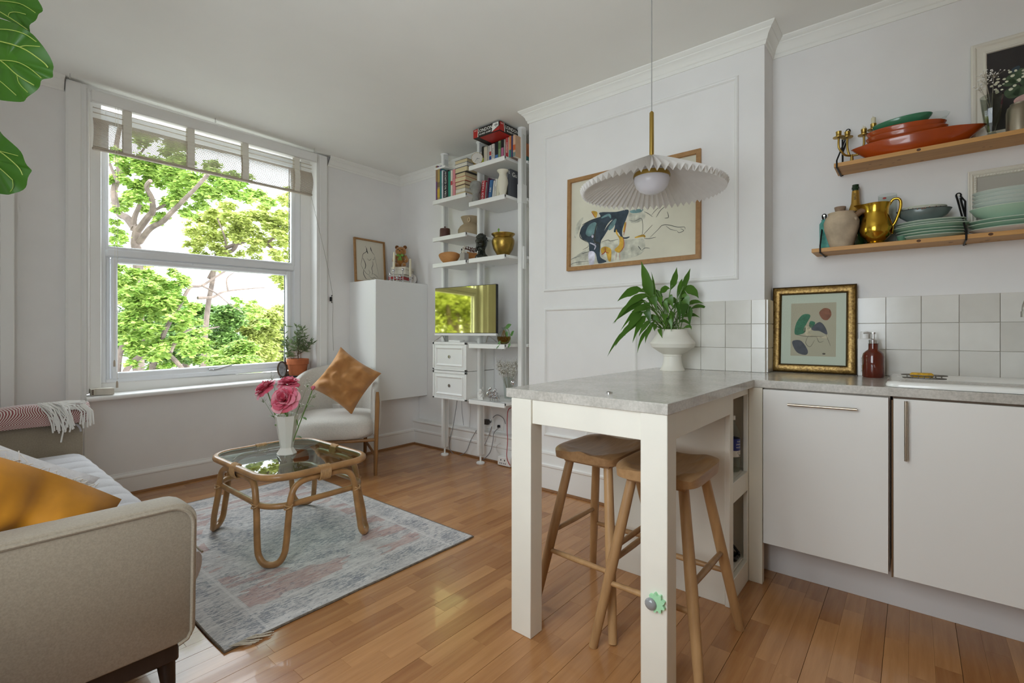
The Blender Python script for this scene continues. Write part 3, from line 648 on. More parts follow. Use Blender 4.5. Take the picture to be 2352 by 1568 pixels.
motif = mth('MAXIMUM', mth('MULTIPLY', mth('LESS_THAN', ell, .85), 1.0), mth('MAXIMUM', mth('LESS_THAN', mth('ABSOLUTE', mth('SUBTRACT', absx, .53)), .045), mth('LESS_THAN', mth('ABSOLUTE', mth('SUBTRACT', absy, .79)), .05)))
spk = mth('GREATER_THAN', mth('ADD', mth('ADD', sp1, mth('MULTIPLY', wv, .25)), mth('MULTIPLY', motif, .05)), .70)
mb2 = n.add('ShaderNodeMixRGB'); n.ln(mth('MULTIPLY', spk, .62), mb2.inputs[0]); n.ln(mr.outputs[0], mb2.inputs[1]); mb2.inputs[2].default_value = lin('#566070')
ln_ = mth('MAXIMUM', mth('LESS_THAN', mth('ABSOLUTE', mth('SUBTRACT', absx, .462)), .006), mth('LESS_THAN', mth('ABSOLUTE', mth('SUBTRACT', absy, .715)), .006))
mb3 = n.add('ShaderNodeMixRGB'); n.ln(mth('MULTIPLY', ln_, .4), mb3.inputs[0]); n.ln(mb2.outputs[0], mb3.inputs[1]); mb3.inputs[2].default_value = lin('#dcd8d4')
n.ln(mb3.outputs[0], n.p.inputs['Base Color']); n.p.inputs['Roughness'].default_value = .95; n.bump(sp1, .5, .004)
RG = T('rug', 'faded grey rug with rust and blue traces under the rattan table', 'rug', (1.275, 2.745, 0))
m = MB()
def rugf(u, v): x = -.62+1.24*u; y = -.895+1.79*v; e = max(abs(u*2-1), abs(v*2-1)); return (x+.004*noise.noise(Vector((0, y*5, 1))), y+.005*noise.noise(Vector((x*5, 0, 2))), .009-.002*(e > .99)+.0015*noise.noise(Vector((x*3, y*3, 0))))
m.grid(rugf, 40, 50); m.to('pile', RUG, RG, w=False, fix=False)
m = MB(); e = [rugf(i/30, 0) for i in range(31)] + [rugf(1, i/40) for i in range(1, 41)] + [rugf(1-i/30, 1) for i in range(1, 31)] + [rugf(0, 1-i/40) for i in range(1, 40)]
m.tube([(x, y, .0045) for x, y, z in e], .0045, 6, closed=True); m.to('binding', mat('rug_edge', '#6e6357', .95, var=.3, vs=60), RG, w=False)
m = MB()
for k in range(16): a = RN.uniform(-.5, .5); m.tube([(-.60+.006*k, -.885, .011), (-.57+.005*k, -.905+.02*a, .010), (-.545+.006*k, -.915+.03*a, .006)], .0018, 4)
m.to('loose_threads', mat('thread', '#b9ad9a', .95), RG, w=False)
# rattan coffee table
CANE = mat('rattan', '#a67c4e', .38, var=.25, vs=14, coat=.2)
CANEB = mat('cane_binding', '#b48e60', .5, var=.2, vs=60)
CT = T('coffee_table', 'rattan coffee table with looped legs and a glass top on the rug', 'coffee table', (1.285, 2.68, .01))
x0, x1, y0, y1 = 1.0, 1.565, 2.302, 3.045; zr = .428; cx, cy = (x0+x1)/2, (y0+y1)/2
m = MB(); m.tube([(x, y, zr) for x, y in rrect(x0, y0, x1, y1, .13, 7)], .0175, 10, closed=True); m.to('rim', CANE, CT)
m = MB(); m.prism(rrect(x0+.014, y0+.014, x1-.014, y1-.014, .12, 6), .4335, .4395); m.to('glass_top', GLASST, CT, ang=30)
m = MB(); g = rrect(x0+.014, y0+.014, x1-.014, y1-.014, .12, 6); m.tube([(x, y, .4365) for x, y in g], .0032, 6, closed=True); m.to('glass_edge', mat('green_glass_edge', '#2f6b55', .15), CT)
for sx, sy in ((-1, -1), (1, -1), (-1, 1), (1, 1)):
    f = lambda dx, dy, z: (cx+sx*(.2825-dx), cy+sy*(.3715-dy), z)
    pts = [f(.2825, .012, .393), f(.19, .012, .393), f(.135, .008, .37), f(.110, .004, .315), f(.10, .002, .24), f(.085, -.005, .12), f(.075, -.003, .065), f(.050, .008, .030), f(.010, .045, .028), f(-.003, .085, .06), f(-.004, .10, .12), f(.006, .13, .24), f(.008, .145, .315), f(.012, .17, .37), f(.016, .225, .393), f(.016, .3715, .393)]
    m = MB(); m.tube(spline(pts, 5), .0155, 10); lg = m.to('leg', CANE, CT)
    for q in (f(.098, .0015, .285), f(.004, .14, .285)):
        m = MB()
        for k in (-1, 1): m.tube([(q[0]+.018*math.cos(a), q[1]+.018*math.sin(a), q[2]+k*.010*math.cos(a)) for a in [i*PI/5 for i in range(10)]], .0035, 5, closed=True)
        m.to('cane_tie', CANEB, lg)
m = MB(); m.tube([(x, y, .285) for x, y in rrect(x0+.018, y0+.022, x1-.018, y1-.022, .12, 7)], .0145, 10, closed=True); m.to('stretcher', CANE, CT)
for q, ax in (((cx, y0+.006), 0), ((cx, y1-.006), 0), ((x0+.006, cy), 1), ((x1-.006, cy), 1)):
    m = MB()
    for k in range(9):
        o = (k-4)*.0066; m.tube([((q[0]+o if ax == 0 else q[0]+.023*math.cos(a)), (q[1]+.023*math.cos(a) if ax == 0 else q[1]+o), .411+.036*math.sin(a)) for a in [i*PI/6 for i in range(12)]], .0042, 5, closed=True)
    m.to('cane_wrap', CANEB, CT)
# vase of peonies
CER = mat('white_ceramic', '#e7e4da', .25, coat=.3)
VS = T('vase', 'cream faceted vase standing on the glass coffee table', 'vase', (1.282, 2.708, .4395))
m = MB(); m.lathe([(.0, 0), (.052, 0), (.053, .004), (.036, .030), (.034, .036), (.063, .212), (.064, .216), (.061, .216), (.031, .045), (0, .042)], n=8, cap0=False, cap1=False); m.xf(rotz(.2)); m.to('body', CER, VS, w=False, ang=20)
RV = Vector((.639, -.769, 0)); FV = Vector((.769, .639, 0)); vb = Vector((1.282, 2.708, 0))
STEM = mat('stem_green', '#5f7f38', .5); PLEAF = leafmat('peony_leaf', '#34602a', '#6c9440', .4, .2)
PET = bpy.data.materials.new('peony_petal'); PET.use_nodes = True; n = NT(PET); ge = n.add('ShaderNodeNewGeometry'); v = n.coords((1, 1, 1)); fz = n.noise(v, 30, 2)
s1 = n.add('ShaderNodeMath', operation='ADD'); n.ln(ge.outputs['Random Per Island'], s1.inputs[0]); n.ln(fz, s1.inputs[1]); s2 = n.add('ShaderNodeMath', operation='MULTIPLY', i_1=.5); n.ln(s1.outputs[0], s2.inputs[0])
n.ln(n.ramp(s2.outputs[0], [(.2, '#d34a62'), (.5, '#e57f96'), (.85, '#f3b9bf')]), n.p.inputs['Base Color']); n.p.inputs['Roughness'].default_value = .6; n.p.inputs['Subsurface Weight'].default_value = .0
def petal(m, c, axis, az, tilt_, r, wd, cup):
    ax = Vector(axis).normalized(); u0 = ax.orthogonal().normalized(); v0 = ax.cross(u0); out = u0*math.cos(az)+v0*math.sin(az); sd = ax.cross(out)
    def f(u, v):
        s_ = u; a = (v-.5)*2; ang = tilt_*(.35+.65*s_); w_ = wd*math.sin(PI*min(1, .10+.52*s_))**.8*(1-.1*abs(a)); rad = r*s_
        p = Vector(c)+out*(rad*math.sin(ang)+.004)+ax*(rad*math.cos(ang)-.2*r)+sd*(a*w_)+(-out*.35+ax*.1)*cup*(a*a)*w_*2
        return p+ax*.003*math.sin(v*14+az*3)*s_
    m.grid(f, 5, 5)
def peony(root, off, fw, z, r, axis, seed, bud=False, lab=None):
    rn = random.Random(seed); c = vb+RV*off+FV*fw; c.z = z; ax = (RV*axis[0]-FV*axis[1]+Vector((0, 0, axis[2]))).normalized()
    fl_ = T('peony', lab, 'flower', tuple(c), group='peonies in the cream vase'); m = MB()
    for ring, (nn, t_, rr, ww, cu) in enumerate(((5, .18, .60, .34, 1.3), (6, .42, .78, .40, 1.2), (7, .72, .92, .46, 1.0), (8, 1.05, 1.0, .50, .8), (8, 1.45, 1.02, .50, .5)) if not bud else ((4, .1, 1.0, .5, 1.2), (4, .25, 1.0, .5, 1.2))):
        for k in range(nn): petal(m, c, ax, 2*PI*k/nn+ring*.6+rn.uniform(-.15, .15), t_+rn.uniform(-.12, .12), r*rr*rn.uniform(.9, 1.1), r*ww, cu)
    m.to('petals', PET, fl_, fix=False)
    m = MB(); e = Vector((vb.x+RV.x*off*.22, vb.y+RV.y*off*.22, .50)); m.tube(spline([tuple(c-ax*r*.15), tuple(c*.6+e*.4-ax*r*.25), tuple(e)], 6), .0028, 6); m.to('stem', STEM, fl_)
    m = MB()
    for k in range(3 if not bud else 4):
        t_ = .35+.18*k; p = c*(1-t_)+e*t_; d = (RV*rn.uniform(-1, 1)-FV*rn.uniform(0, .6)+Vector((0, 0, rn.uniform(-.1, .5)))).normalized(); L_ = .055
        m.ribbon([p, p+d*L_*.35+Vector((0, 0, .006)), p+d*L_*.75, p+d*L_-Vector((0, 0, .008))], [.001, .010, .008, .0005], d.cross(Vector((0, 0, 1))), .2)
    for k in range(5): a = 2*PI*k/5; o_ = ax.orthogonal().normalized(); o_ = o_*math.cos(a)+ax.cross(o_)*math.sin(a); m.ribbon([c-ax*r*.2, c-ax*r*.12+o_*r*.3, c+o_*r*.5-ax*r*.02], [.004, .008, .001], ax.cross(o_), .1)
    m.to('leaf', PLEAF, fl_, fix=False, stuff=True)
    return fl_
peony(VS, -.118, 0, .800, .064, (-.55, .35, .75), 1, lab='pink peony leaning out to the left of the vase')
peony(VS, -.005, .035, .825, .060, (.1, .2, .95), 2, lab='deep pink peony standing highest at the back of the vase')
peony(VS, .018, -.065, .752, .074, (.1, .85, .5), 3, lab='large open pink peony facing out at the front of the vase')
peony(VS, .145, 0, .800, .022, (.35, .1, .9), 4, True, lab='small closed dark pink peony bud at the right')
GYP = mat('gypsophila_white', '#f2f1ec', .8)
def gyps(name, label, base, pts, spread, nfl, seed, rf=.0022, sm=None):
    rn = random.Random(seed); t = T(name, label, 'flower', tuple(base)); m = MB(); q = MB(); base = Vector(base)
    for p in pts:
        p = Vector(p); m.tube(spline([tuple(base), tuple(base*.45+p*.55+Vector((0, 0, .01))), tuple(p)], 5), .0009, 4)
        for _ in range(nfl):
            d = Vector((rn.gauss(0, 1), rn.gauss(0, 1), rn.gauss(0, 1)))*spread*.5; k = p+d; m.tube([tuple(p-Vector((0, 0, spread*.6))), tuple(k)], .0005, 3, cap=False); q.ball(k, rf*rn.uniform(.7, 1.3), 6)
    m.to('stems', sm or STEM, t, stuff=True, fix=False); q.to('blossoms', GYP, t, stuff=True, fix=False); return t
gp = [vb+RV*a+FV*b+Vector((0, 0, z)) for a, b, z in ((-.11, .05, .86), (-.03, .02, .80), (-.06, -.03, .735), (.06, -.02, .80), (.11, .02, .825), (.09, -.04, .72), (-.13, 0, .74), (.15, .01, .765), (.02, -.05, .815))]
gyps('gypsophila_sprigs', 'white gypsophila sprigs between the peonies', tuple(vb+Vector((0, 0, .5))), gp, .024, 16, 5)
# armchair in the corner
BOUC = mat('boucle', '#dcd8d0', .95, var=.06, vs=120, bump=.9, bs=140, bd=.006, sheen=.4)
CHW = wood('chair_oak', '#a87c4c', '#6d4a28', (16, 16, 2), .4)
AC = T('armchair', 'cream boucle barrel armchair with slim wooden frame beneath the window corner', 'armchair', (2.165, 3.70, 0), math.radians(-39))
m = MB()
def shell(u, v):
    # u around the U from left arm to right arm, v round the cross-section
    a = (u-.5)*2; th = a*math.radians(118); ex, ey = .335, .325
    px = ex*.97*math.copysign(abs(math.sin(th))**.72, th); py = .02+ey*math.copysign(abs(math.cos(th))**.85, math.cos(th))
    if abs(a) > .8: py -= (abs(a)-.8)*.42; px = math.copysign(.322, a)
    nx, ny = math.sin(th), math.cos(th); top = .665+.165*max(0, math.cos(th*.76))**1.1; bot = .30
    b = 2*PI*v; e = math.copysign(abs(math.cos(b))**.45, math.cos(b)); zz = math.copysign(abs(math.sin(b))**.5, math.sin(b))
    tk = .034*(1-max(0, (abs(a)-.93)/.07)**2*.8)
    z = (top+bot)/2+zz*(top-bot)/2; lean = .05*max(0, math.cos(th))*(z-.45)/.3
    return (px+nx*tk*e*1.0, py+ny*tk*e+lean, z)
m.grid(shell, 60, 22, cv=True)
for u in (0, 1): m.add([shell(u, j/22) for j in range(22)], [tuple(range(22))])
m.to('barrel_back', BOUC, AC, w=False, ang=80)
m = MB()
def seatc(u, v):
    th = 2*PI*u; k = v if v < .5 else v; ph = -PI/2+PI*v; rr = abs(math.cos(ph))**.35; z = .365+.098*math.copysign(abs(math.sin(ph))**.6, math.sin(ph))
    x = .335*math.copysign(abs(math.sin(th))**.55, math.sin(th)); y = -.055+.305*math.copysign(abs(math.cos(th))**.6, math.cos(th))
    return (x*rr, y*rr-.0, z+(.012*(1-rr) if v > .5 else 0))
m.grid(seatc, 48, 16, cu=True); m.to('seat', BOUC, AC, w=False, ang=80)
for sx in (-1, 1):
    m = MB(); m.tube([(sx*.340, -.315, 0), (sx*.345, -.30, .30), (sx*.352, -.262, .56), (sx*.350, -.25, .645)], [.014, .017, .018, .012], 8); m.to('leg', CHW, AC, w=False)
    m = MB(); m.tube([(sx*.20, .30, 0), (sx*.21, .27, .30)], [.014, .018], 8); m.to('leg', CHW, AC, w=False)
    m = MB(); m.tube([(sx*.342, -.308, .15), (sx*.204, .288, .15)], .011, 8); m.to('stretcher', CHW, AC, w=False)
m = MB(); m.tube([(.204, .288, .15), (-.204, .288, .15)], .011, 8); m.to('stretcher', CHW, AC, w=False)
m = MB(); m.tube([(-.345, -.30, .275), (0, -.335, .275), (.345, -.30, .275)], .012, 8); m.to('front_rail', CHW, AC, w=False)
CC = T('cushion', 'tan linen cushion propped on one corner in the armchair', 'cushion', (2.165, 3.55, .730), rot=(-.28, math.radians(33), math.radians(-50.3)))
m = MB(); pillow(m, .40, .40, .15, 25, .10, 5, .022); m.to('cover', mat('tan_linen', '#b9834c', .85, var=.12, vs=9, sheen=.3, bump=.3, bs=300, bd=.0008), CC, w=False, fix=False, ang=80)
m = MB(); m.box(2.02, 3.62, 0, 2.10, 3.645, .022, .006).tube([(2.1, 3.63, .012), (2.16, 3.62, .006), (2.2, 3.7, .004), (2.1, 3.8, .004)], .003, 6); m.thing('adapter_plug', 'white cable adapter lying on the floor under the armchair', 'adapter', TRIM)
# wall cabinet
WC = T('wall_cabinet', 'tall white handleless cabinet hung in the alcove corner', 'cabinet', (2.895, 3.97, .49))
m = MB().box(2.592, 3.782, .49, 3.199, 4.189, 1.603, .003); m.to('carcass', LACQ, WC)
m = MB().box(2.590, 3.760, .488, 3.199, 3.780, 1.604, .003); m.to('door', LACQ, WC)
# fiddle leaf fig at the left edge
FIG = leafmat('fig_leaf', '#2b5210', '#3f6c16', .35, .25, 6); VEIN = mat('fig_vein', '#8d9c46', .6)
FG = T('fiddle_leaf_fig', 'fiddle leaf fig reaching in with big green leaves at the left edge', 'plant', (-.09, 1.25, 0))
m = MB(); m.lathe([(.0, 0), (.13, 0), (.16, .26), (.165, .28), (.15, .28), (.14, .25), (0, .25)], (-.09, 1.25, 0), 24, cap0=False, cap1=False); m.to('pot', mat('fig_pot', '#d8d4cc', .5), FG)
m = MB(); m.tube(spline([(-.09, 1.25, .24), (-.08, 1.27, .9), (-.10, 1.31, 1.5), (-.07, 1.36, 2.15)], 6), [.016]*6+[.012]*13, 8); m.to('stem', mat('fig_stem', '#6d5a44', .8), FG)
def pxp(px, py, d): u = (px-1176)/1110; return Vector((d*(.769+.639*u), d*(.639-.769*u), 1.12+(763-py)*d/1110))
def figleaf(outline, veins, d, bend):
    P = [pxp(x, y, d) for x, y in outline]; c = sum(P, Vector())/len(P); ring = spline([tuple(p) for p in P], 4, True); n = len(ring); m = MB()
    dish = lambda p: Vector(p)+FV*bend*((Vector(p)-c).length/.14)**2
    vs = [dish(c)]
    for k in (.25, .5, .75, 1): vs += [dish(c+(Vector(q)-c)*k)+FV*.004*math.sin(i*.9)*k for i, q in enumerate(ring)]
    fs = [(0, 1+i, 1+(i+1) % n) for i in range(n)]
    for k in range(3):
        for i in range(n): a = 1+k*n+i; b = 1+k*n+(i+1) % n; fs.append((a, b, b+n, a+n))
    m.add(vs, fs); lf = m.to('leaf', FIG, FG, fix=False)
    m = MB()
    for v_, r_ in veins: m.tube([tuple(dish(pxp(x, y, d))-FV*.003) for x, y in spline([(x, y, 0) for x, y in v_], 4) for x, y in [(x, y)]] if False else [tuple(dish(pxp(q[0], q[1], d))-FV*.003) for q in spline([(x, y, 0) for x, y in v_], 4)], r_, 5)
    m.to('vein', VEIN, lf)
    m = MB(); m.tube(spline([(-.085, 1.33, 1.75 if d < 1.36 else 1.5), tuple(pxp(outline[0][0]-60, outline[0][1]-10, d)), tuple(pxp(outline[0][0], outline[0][1], d))], 5), .005, 6); m.to('stalk', STEM, FG)
figleaf([(-130, 80), (-60, 28), (0, 36), (40, 56), (63, 71), (92, 102), (109, 145), (108, 165), (92, 176), (78, 192), (55, 217), (30, 226), (-20, 222), (-80, 190), (-125, 130)],
        [([(-125, 60), (-40, 85), (46, 108), (90, 136), (102, 150)], .0016), ([(46, 108), (60, 104), (86, 103)], .0011), ([(-60, 110), (4, 140), (40, 172), (72, 192)], .0014), ([(4, 140), (40, 143), (66, 155), (88, 175)], .0011), ([(40, 172), (42, 190), (56, 208)], .0009), ([(-50, 60), (10, 64), (50, 74), (78, 92)], .0011), ([(-60, 150), (-5, 182), (30, 215)], .0011)], 1.30, .03)
figleaf([(-90, -60), (-20, -70), (50, -50), (84, -5), (90, 18), (84, 34), (66, 50), (62, 70), (30, 52), (-30, 28), (-80, 0)],
        [([(-80, -20), (-20, 15), (30, 45), (60, 66)], .0014), ([(-20, 2), (40, 8), (62, 16), (80, 28)], .001), ([(22, 38), (26, 31), (40, 29), (60, 33)], .0009)], 1.36, .025)
figleaf([(-150, 300), (-80, 270), (-30, 282), (6, 310), (40, 345), (57, 378), (60, 392), (50, 420), (25, 440), (0, 443), (-50, 430), (-110, 380)],
        [([(-140, 300), (-60, 318), (0, 347), (38, 380), (47, 400)], .0015), ([(-60, 340), (0, 385), (26, 412)], .0012), ([(0, 347), (20, 352), (40, 357)], .0009), ([(26, 412), (24, 428), (16, 438)], .0008)], 1.34, .03)
# things on the window sill
SB = T('counting_box', 'cream rounded wooden box with dark slots on the left end of the sill', 'box', (.735, 4.15, .7065))
m = MB(); m.prism([(.675, 4.185), (.672, 4.12)] + [(.672+.115*math.sin(a), 4.185-.085*math.sin(a)**.8-.03*(1-math.sin(a))) for a in [i*PI/16 for i in range(1, 9)]] + [(.787, 4.185)], .7067, .748); m.to('body', mat('limed_wood', '#d8d2c4', .6, var=.08, vs=20), SB, ang=30)
m = MB()
for k in range(4): m.box(.6765, 4.112, .713+k*.0085, .6845, 4.16, .7175+k*.0085)
m.to('slot', mat('slot_brown', '#4e3524', .7), SB, smooth=False)
TERRA = mat('terracotta', '#b5673f', .8, var=.15, vs=10, bump=.2, bs=40)
OL = T('potted_olive', 'small olive tree in a terracotta pot on the right of the sill', 'plant', (2.078, 4.185, .7325))
m = MB(); m.lathe([(0, .008), (.068, .008), (.070, .012), (.082, .105), (.090, .107), (.092, .150), (.088, .155), (.082, .155), (.078, .135), (0, .135)], n=28, cap0=False, cap1=False); m.to('pot', TERRA, OL, w=False, ang=30)
m = MB(); m.lathe([(0, 0), (.082, 0), (.088, .010), (.085, .012), (.078, .006), (0, .006)], n=28, cap0=False, cap1=False); m.to('saucer', mat('dark_saucer', '#2a2d33', .3), OL, w=False)
twig = mat('olive_twig', '#6d6152', .8); OLL = leafmat('olive_leaf', '#4d6340', '#94a67c', .5, .2)
rn = random.Random(3); m = MB(); q = MB()
m.tube(spline([(0, 0, .13), (.004, 0, .17), (-.002, 0, .20)], 4), .005, 6)
tips = [(-.02, -.01, .33), (.02, .0, .40), (.06, -.02, .36), (-.06, 0, .30), (.10, -.02, .31), (.12, -.03, .29), (.05, .01, .42), (-.01, .0, .44), (-.12, -.02, .30), (-.13, -.02, .40), (.0, .03, .38), (-.12, -.03, .48), (.085, 0, .25)]
for tx, ty, tz in tips:
    P = spline([(0, 0, .19), (tx*.45+.01, ty*.5, .19+(tz-.19)*.4), (tx, ty, tz)], 5) if tx > -.11 else spline([(0, 0, .185), (-.06, 0, .175), (-.10, ty, .22), (tx, ty, tz)], 5)
    m.tube(P, [.0028-.0018*i/(len(P)-1) for i in range(len(P))], 5)
    for k in range(22 if tx > -.11 else 26):
        b = Vector(P[rn.randrange(len(P)*2//5, len(P))]); d = Vector((rn.uniform(-1, 1), rn.uniform(-.7, .7), rn.uniform(-.1, .9))).normalized(); L_ = rn.uniform(.034, .058)
        q.ribbon([b, b+d*L_*.5, b+d*L_], [.0012, .0062, .0005], d.cross(Vector((rn.uniform(-.3, .3), 1, .4))), .15)
m.to('twigs', twig, OL, w=False, stuff=True); q.to('leaf', OLL, OL, w=False, fix=False, stuff=True)
CK = T('framed_photo', 'small oval dark wooden frame standing beside the terracotta pot', 'picture frame', (1.935, 4.155, .731), rot=(-.12, 0, .35))
m = MB(); m.tube([(.048*math.cos(a), 0, .072+.066*math.sin(a)) for a in [i*2*PI/28 for i in range(28)]], .0065, 8, closed=True); m.to('rim', wood('frame_brown', '#5a4634', '#33261c', (20, 20, 20), .4), CK, w=False)
m = MB(); m.prism([(.045*math.cos(a), .072+.063*math.sin(a)) for a in [i*2*PI/28 for i in range(28)]], 0.001, .004, 'y'); m.to('glazing', mat('old_photo', '#9aa0a6', .15, var=.45, vs=30), CK, w=False)
m = MB(); m.tube([(0, .005, .09), (.02, .05, 0)], .005, 6).tube([(-.02, 0, .008), (.02, 0, .008)], .004, 6); m.to('easel_leg', BLACKM, CK, w=False)
FT = T('finial_ornament', 'small dark ornament poking up behind the oval frame', 'ornament', (1.99, 4.235, .731))
m = MB(); m.lathe([(.018, 0), (.020, .01), (.008, .03), (.013, .06), (.018, .09), (.010, .12), (.006, .15), (.009, .16), (0, .175)], n=10); m.to('body', mat('dark_ornament', '#4a4648', .5), FT, w=False)
# ------------------------------------------------------------ post shelving in the alcove and what stands on it
def onX(px, py, X): u = (px-1176)/1110; k = X/(.769+.639*u); return (X, k*(.639-.769*u), 1.12+(763-py)/1110*k)
def yx(px, X): return onX(px, 763, X)[1]
SU = T('shelving_unit', 'white floor to ceiling post shelving beside the chimney breast', 'shelves', (3.0, 2.83, 0))
for y0, y1 in ((3.270, 3.302), (2.823, 2.852), (2.368, 2.406)):
    yc = (y0+y1)/2; zc = cz(yc)
    m = MB(); m.box(2.970, y0, .075, 3.034, y1, zc-.012, .003); p = m.to('post', SHELFW, SU)
    m = MB(); m.box(2.990, y0-.0015, .08, 2.996, y0+.001, zc-.055).box(3.008, y0-.0015, .08, 3.014, y0+.001, zc-.055); m.to('groove', ALU, p, smooth=False)
    m = MB(); m.lathe([(0, 0), (.034, 0), (.036, .004), (.036, .012), (.032, .017), (.008, .018), (.008, .08), (0, .08)], (3.0, yc, 0), 24, cap0=False, cap1=False); m.to('floor_disc', SHELFW, p)
    m = MB(); m.lathe([(.010, -.06), (.010, -.02), (.034, -.016), (.037, -.012), (.037, -.002), (0, -.001)], (3.0, yc, zc), 24, cap1=False); m.to('ceiling_disc', SHELFW, p)
    if y0 < 2.4:
        m = MB(); m.box(2.966, y0-.004, 2.14, 3.036, y1+.002, 2.29, .003); m.to('clamp', SHELFW, p); m = MB(); m.box(2.985, y0-.012, 1.62, 3.02, y0, 1.80, .003); m.to('clamp', SHELFW, p)
LY = (2.856, 3.266); RY = (2.430, 2.819)
SH = {}
for k, (yy, z, xb) in dict(A=(LY, 2.281, 3.195), B=(LY, 1.953, 3.195), C=(LY, 1.723, 3.195), D=(RY, 2.488, 3.195), E=(RY, 2.190, 3.195), F=(RY, 1.726, 3.195), G=(RY, 1.026, 3.195), H=(RY, .569, 3.195)).items():
    m = MB(); m.box(2.840, yy[0], z-.022, xb, yy[1], z, .002).box(2.838, yy[0], z-.036, 2.856, yy[1], z, .002)
    if yy is RY: m.box(3.036, 2.36, z-.022, xb, 2.44, z, .002)
    m.to('shelf', SHELFW, SU); SH[k] = z
m = MB(); m.box(2.86, 3.13, 2.556, 2.97, 3.268, 2.574, .002).box(2.87, 3.245, 2.52, 2.97, 3.266, 2.556, .002); m.to('shelf_bracket', SHELFW, SU)
# two drawer units
for z0, lb in ((.793, 'upper white panelled drawer box under the television'), (.545, 'lower white panelled drawer box under the television')):
    d = T('drawer_unit', lb, 'drawers', (3.02, 3.06, z0), 0, 'panelled drawer boxes'); h = .244
    m = MB(); m.box(2.852, LY[0], z0, 3.195, LY[1], z0+h, .002).box(2.842, LY[0]-.004, z0+h-.022, 2.856, LY[1]+.004, z0+h, .002).box(2.842, LY[0]-.004, z0, 2.856, LY[1]+.004, z0+.016, .002)
    m.box(2.842, LY[0]-.004, z0, 2.856, LY[0]+.016, z0+h, .002).box(2.842, LY[1]-.016, z0, 2.856, LY[1]+.004, z0+h, .002); m.to('carcass', SHELFW, d)
    a, b, c_, e = LY[0]+.020, LY[1]-.020, z0+.020, z0+h-.027
    m = MB(); m.box(2.8455, a, c_, 2.852, b, e, .0015)
    mm = MB(); sweep(mm, [(a+.018, c_+.018), (a+.018, e-.018), (b-.018, e-.018), (b-.018, c_+.018)], [(0, 0), (.002, .007), (.007, .008), (.012, .004), (.016, .002), (.018, -.001)], side=-1, closed=True); mm.warp(lambda u, v, t: (2.8455-t, u, v)); m.add(mm.v, mm.f)
    f = m.to('drawer_front', SHELFW, d, ang=25); yc, zc = (a+b)/2, (c_+e)/2
    m = MB(); m.tube([(2.843, yc+.012*math.cos(t), zc+.012*math.sin(t)) for t in [i*PI/9 for i in range(18)]], .0025, 6, closed=True).prism([(yc+.011*math.cos(t), zc+.011*math.sin(t)) for t in [i*PI/9 for i in range(18)]], 2.8435, 2.846, 'x'); m.to('finger_pull', STEEL, f)
# books -------------------------------------------------
PAGE = mat('book_pages', '#d9c9a2', .9, var=.12, vs=90, stretch=(1, 1, 12)); PAGEW = mat('book_pages_white', '#e2ddcf', .9, var=.08, vs=90)
bc = {}
def cov(h):
    if h not in bc: bc[h] = mat('cover_'+h[1:], h, .45, var=.06, vs=20)
    return bc[h]
TXTW = mat('print_white', '#f0efe9', .6); TXTK = mat('print_black', '#1b1b1e', .6); TXTG = mat('print_gold', '#b99a4c', .4)
def book(label, y0, y1, x, z, h, dep, col, lean=0, band=None, txt=None, tcol=None, group=None):
    # upright, spine towards -X; y0 < y1
    t = y1-y0-.0012; B = T('book', label, 'book', (x, (y0+y1)/2, z+(abs(math.sin(lean))*t/2 if lean else 0)), group=group, rot=(lean, 0, 0)); m = MB()
    m.box(0, -t/2, 0, dep, -t/2+.0018, h).box(0, t/2-.0018, 0, dep, t/2, h).box(-.001, -t/2, 0, .002, t/2, h, .0008); m.to('cover', cov(col), B, w=False, smooth=False)
    m = MB(); m.box(.002, -t/2+.0018, .003, dep-.004, t/2-.0018, h-.003); m.to('pages', PAGEW, B, w=False, smooth=False)
    if band:
        for a, b, c_ in band: m = MB(); m.box(-.0016, -t/2+.0003, h*a, -.0008, t/2-.0003, h*b); m.to('spine_band', cov(c_), B, w=False, smooth=False)
    if txt:
        m = MB(); text_mesh(m, txt, min(t*.72, .03), plane_M((-.0018, 0, h*.52), (0, 0, -1), (0, 1, 0)) @ Matrix.Identity(4), 0, min(1.0, 1.0)); m.to('spine_lettering', tcol or TXTW, B, w=False, smooth=False)
    return B
gA = 'upright books on the upper left shelf'
XA = 2.868
for lab, p0, p1, ph, col, kw in (
    ('slim tall book with purple and brown spine, first on the upper left shelf', 1002, 1005.3, 381, '#6b3f74', dict(band=[(.55, 1, '#9b7a55')])),
    ('tan and yellow striped book second on the upper left shelf', 1005.5, 1011.3, 384, '#b59a5d', dict(band=[(.1, .35, '#cfae3c'), (.4, .55, '#7d6a4a')])),
    ('teal hardback between striped and white books, upper left shelf', 1011.5, 1015.2, 381, '#2f7f80', dict(band=[(.85, 1, '#4d3c6e')])),
    ('thin white book left of the thick black one', 1015.4, 1018.8, 391, '#d9dee3', dict(txt='ART', tcol=TXTK)),
    ('thick black book with white lettering down its spine', 1019.2, 1030, 392, '#26262a', dict(txt='WORLD OF ART')),
    ('green teal book right of the thick black one', 1030.4, 1035.6, 393, '#2f8f78', {}),
    ('thin cream book between green and pink spines', 1036, 1040.4, 391, '#ddd3c6', dict(band=[(.45, .6, '#b8484b')])),
    ('pink book beside the pile of lying books', 1040.7, 1046.3, 389, '#d98d93', {})):
    ya, yb = yx(p1, XA), yx(p0, XA); zt = onX((p0+p1)/2, ph, XA)[2]; book(lab, ya, yb, XA, 2.281, zt-2.281, RN.uniform(.13, .17), col, group=gA, **kw)
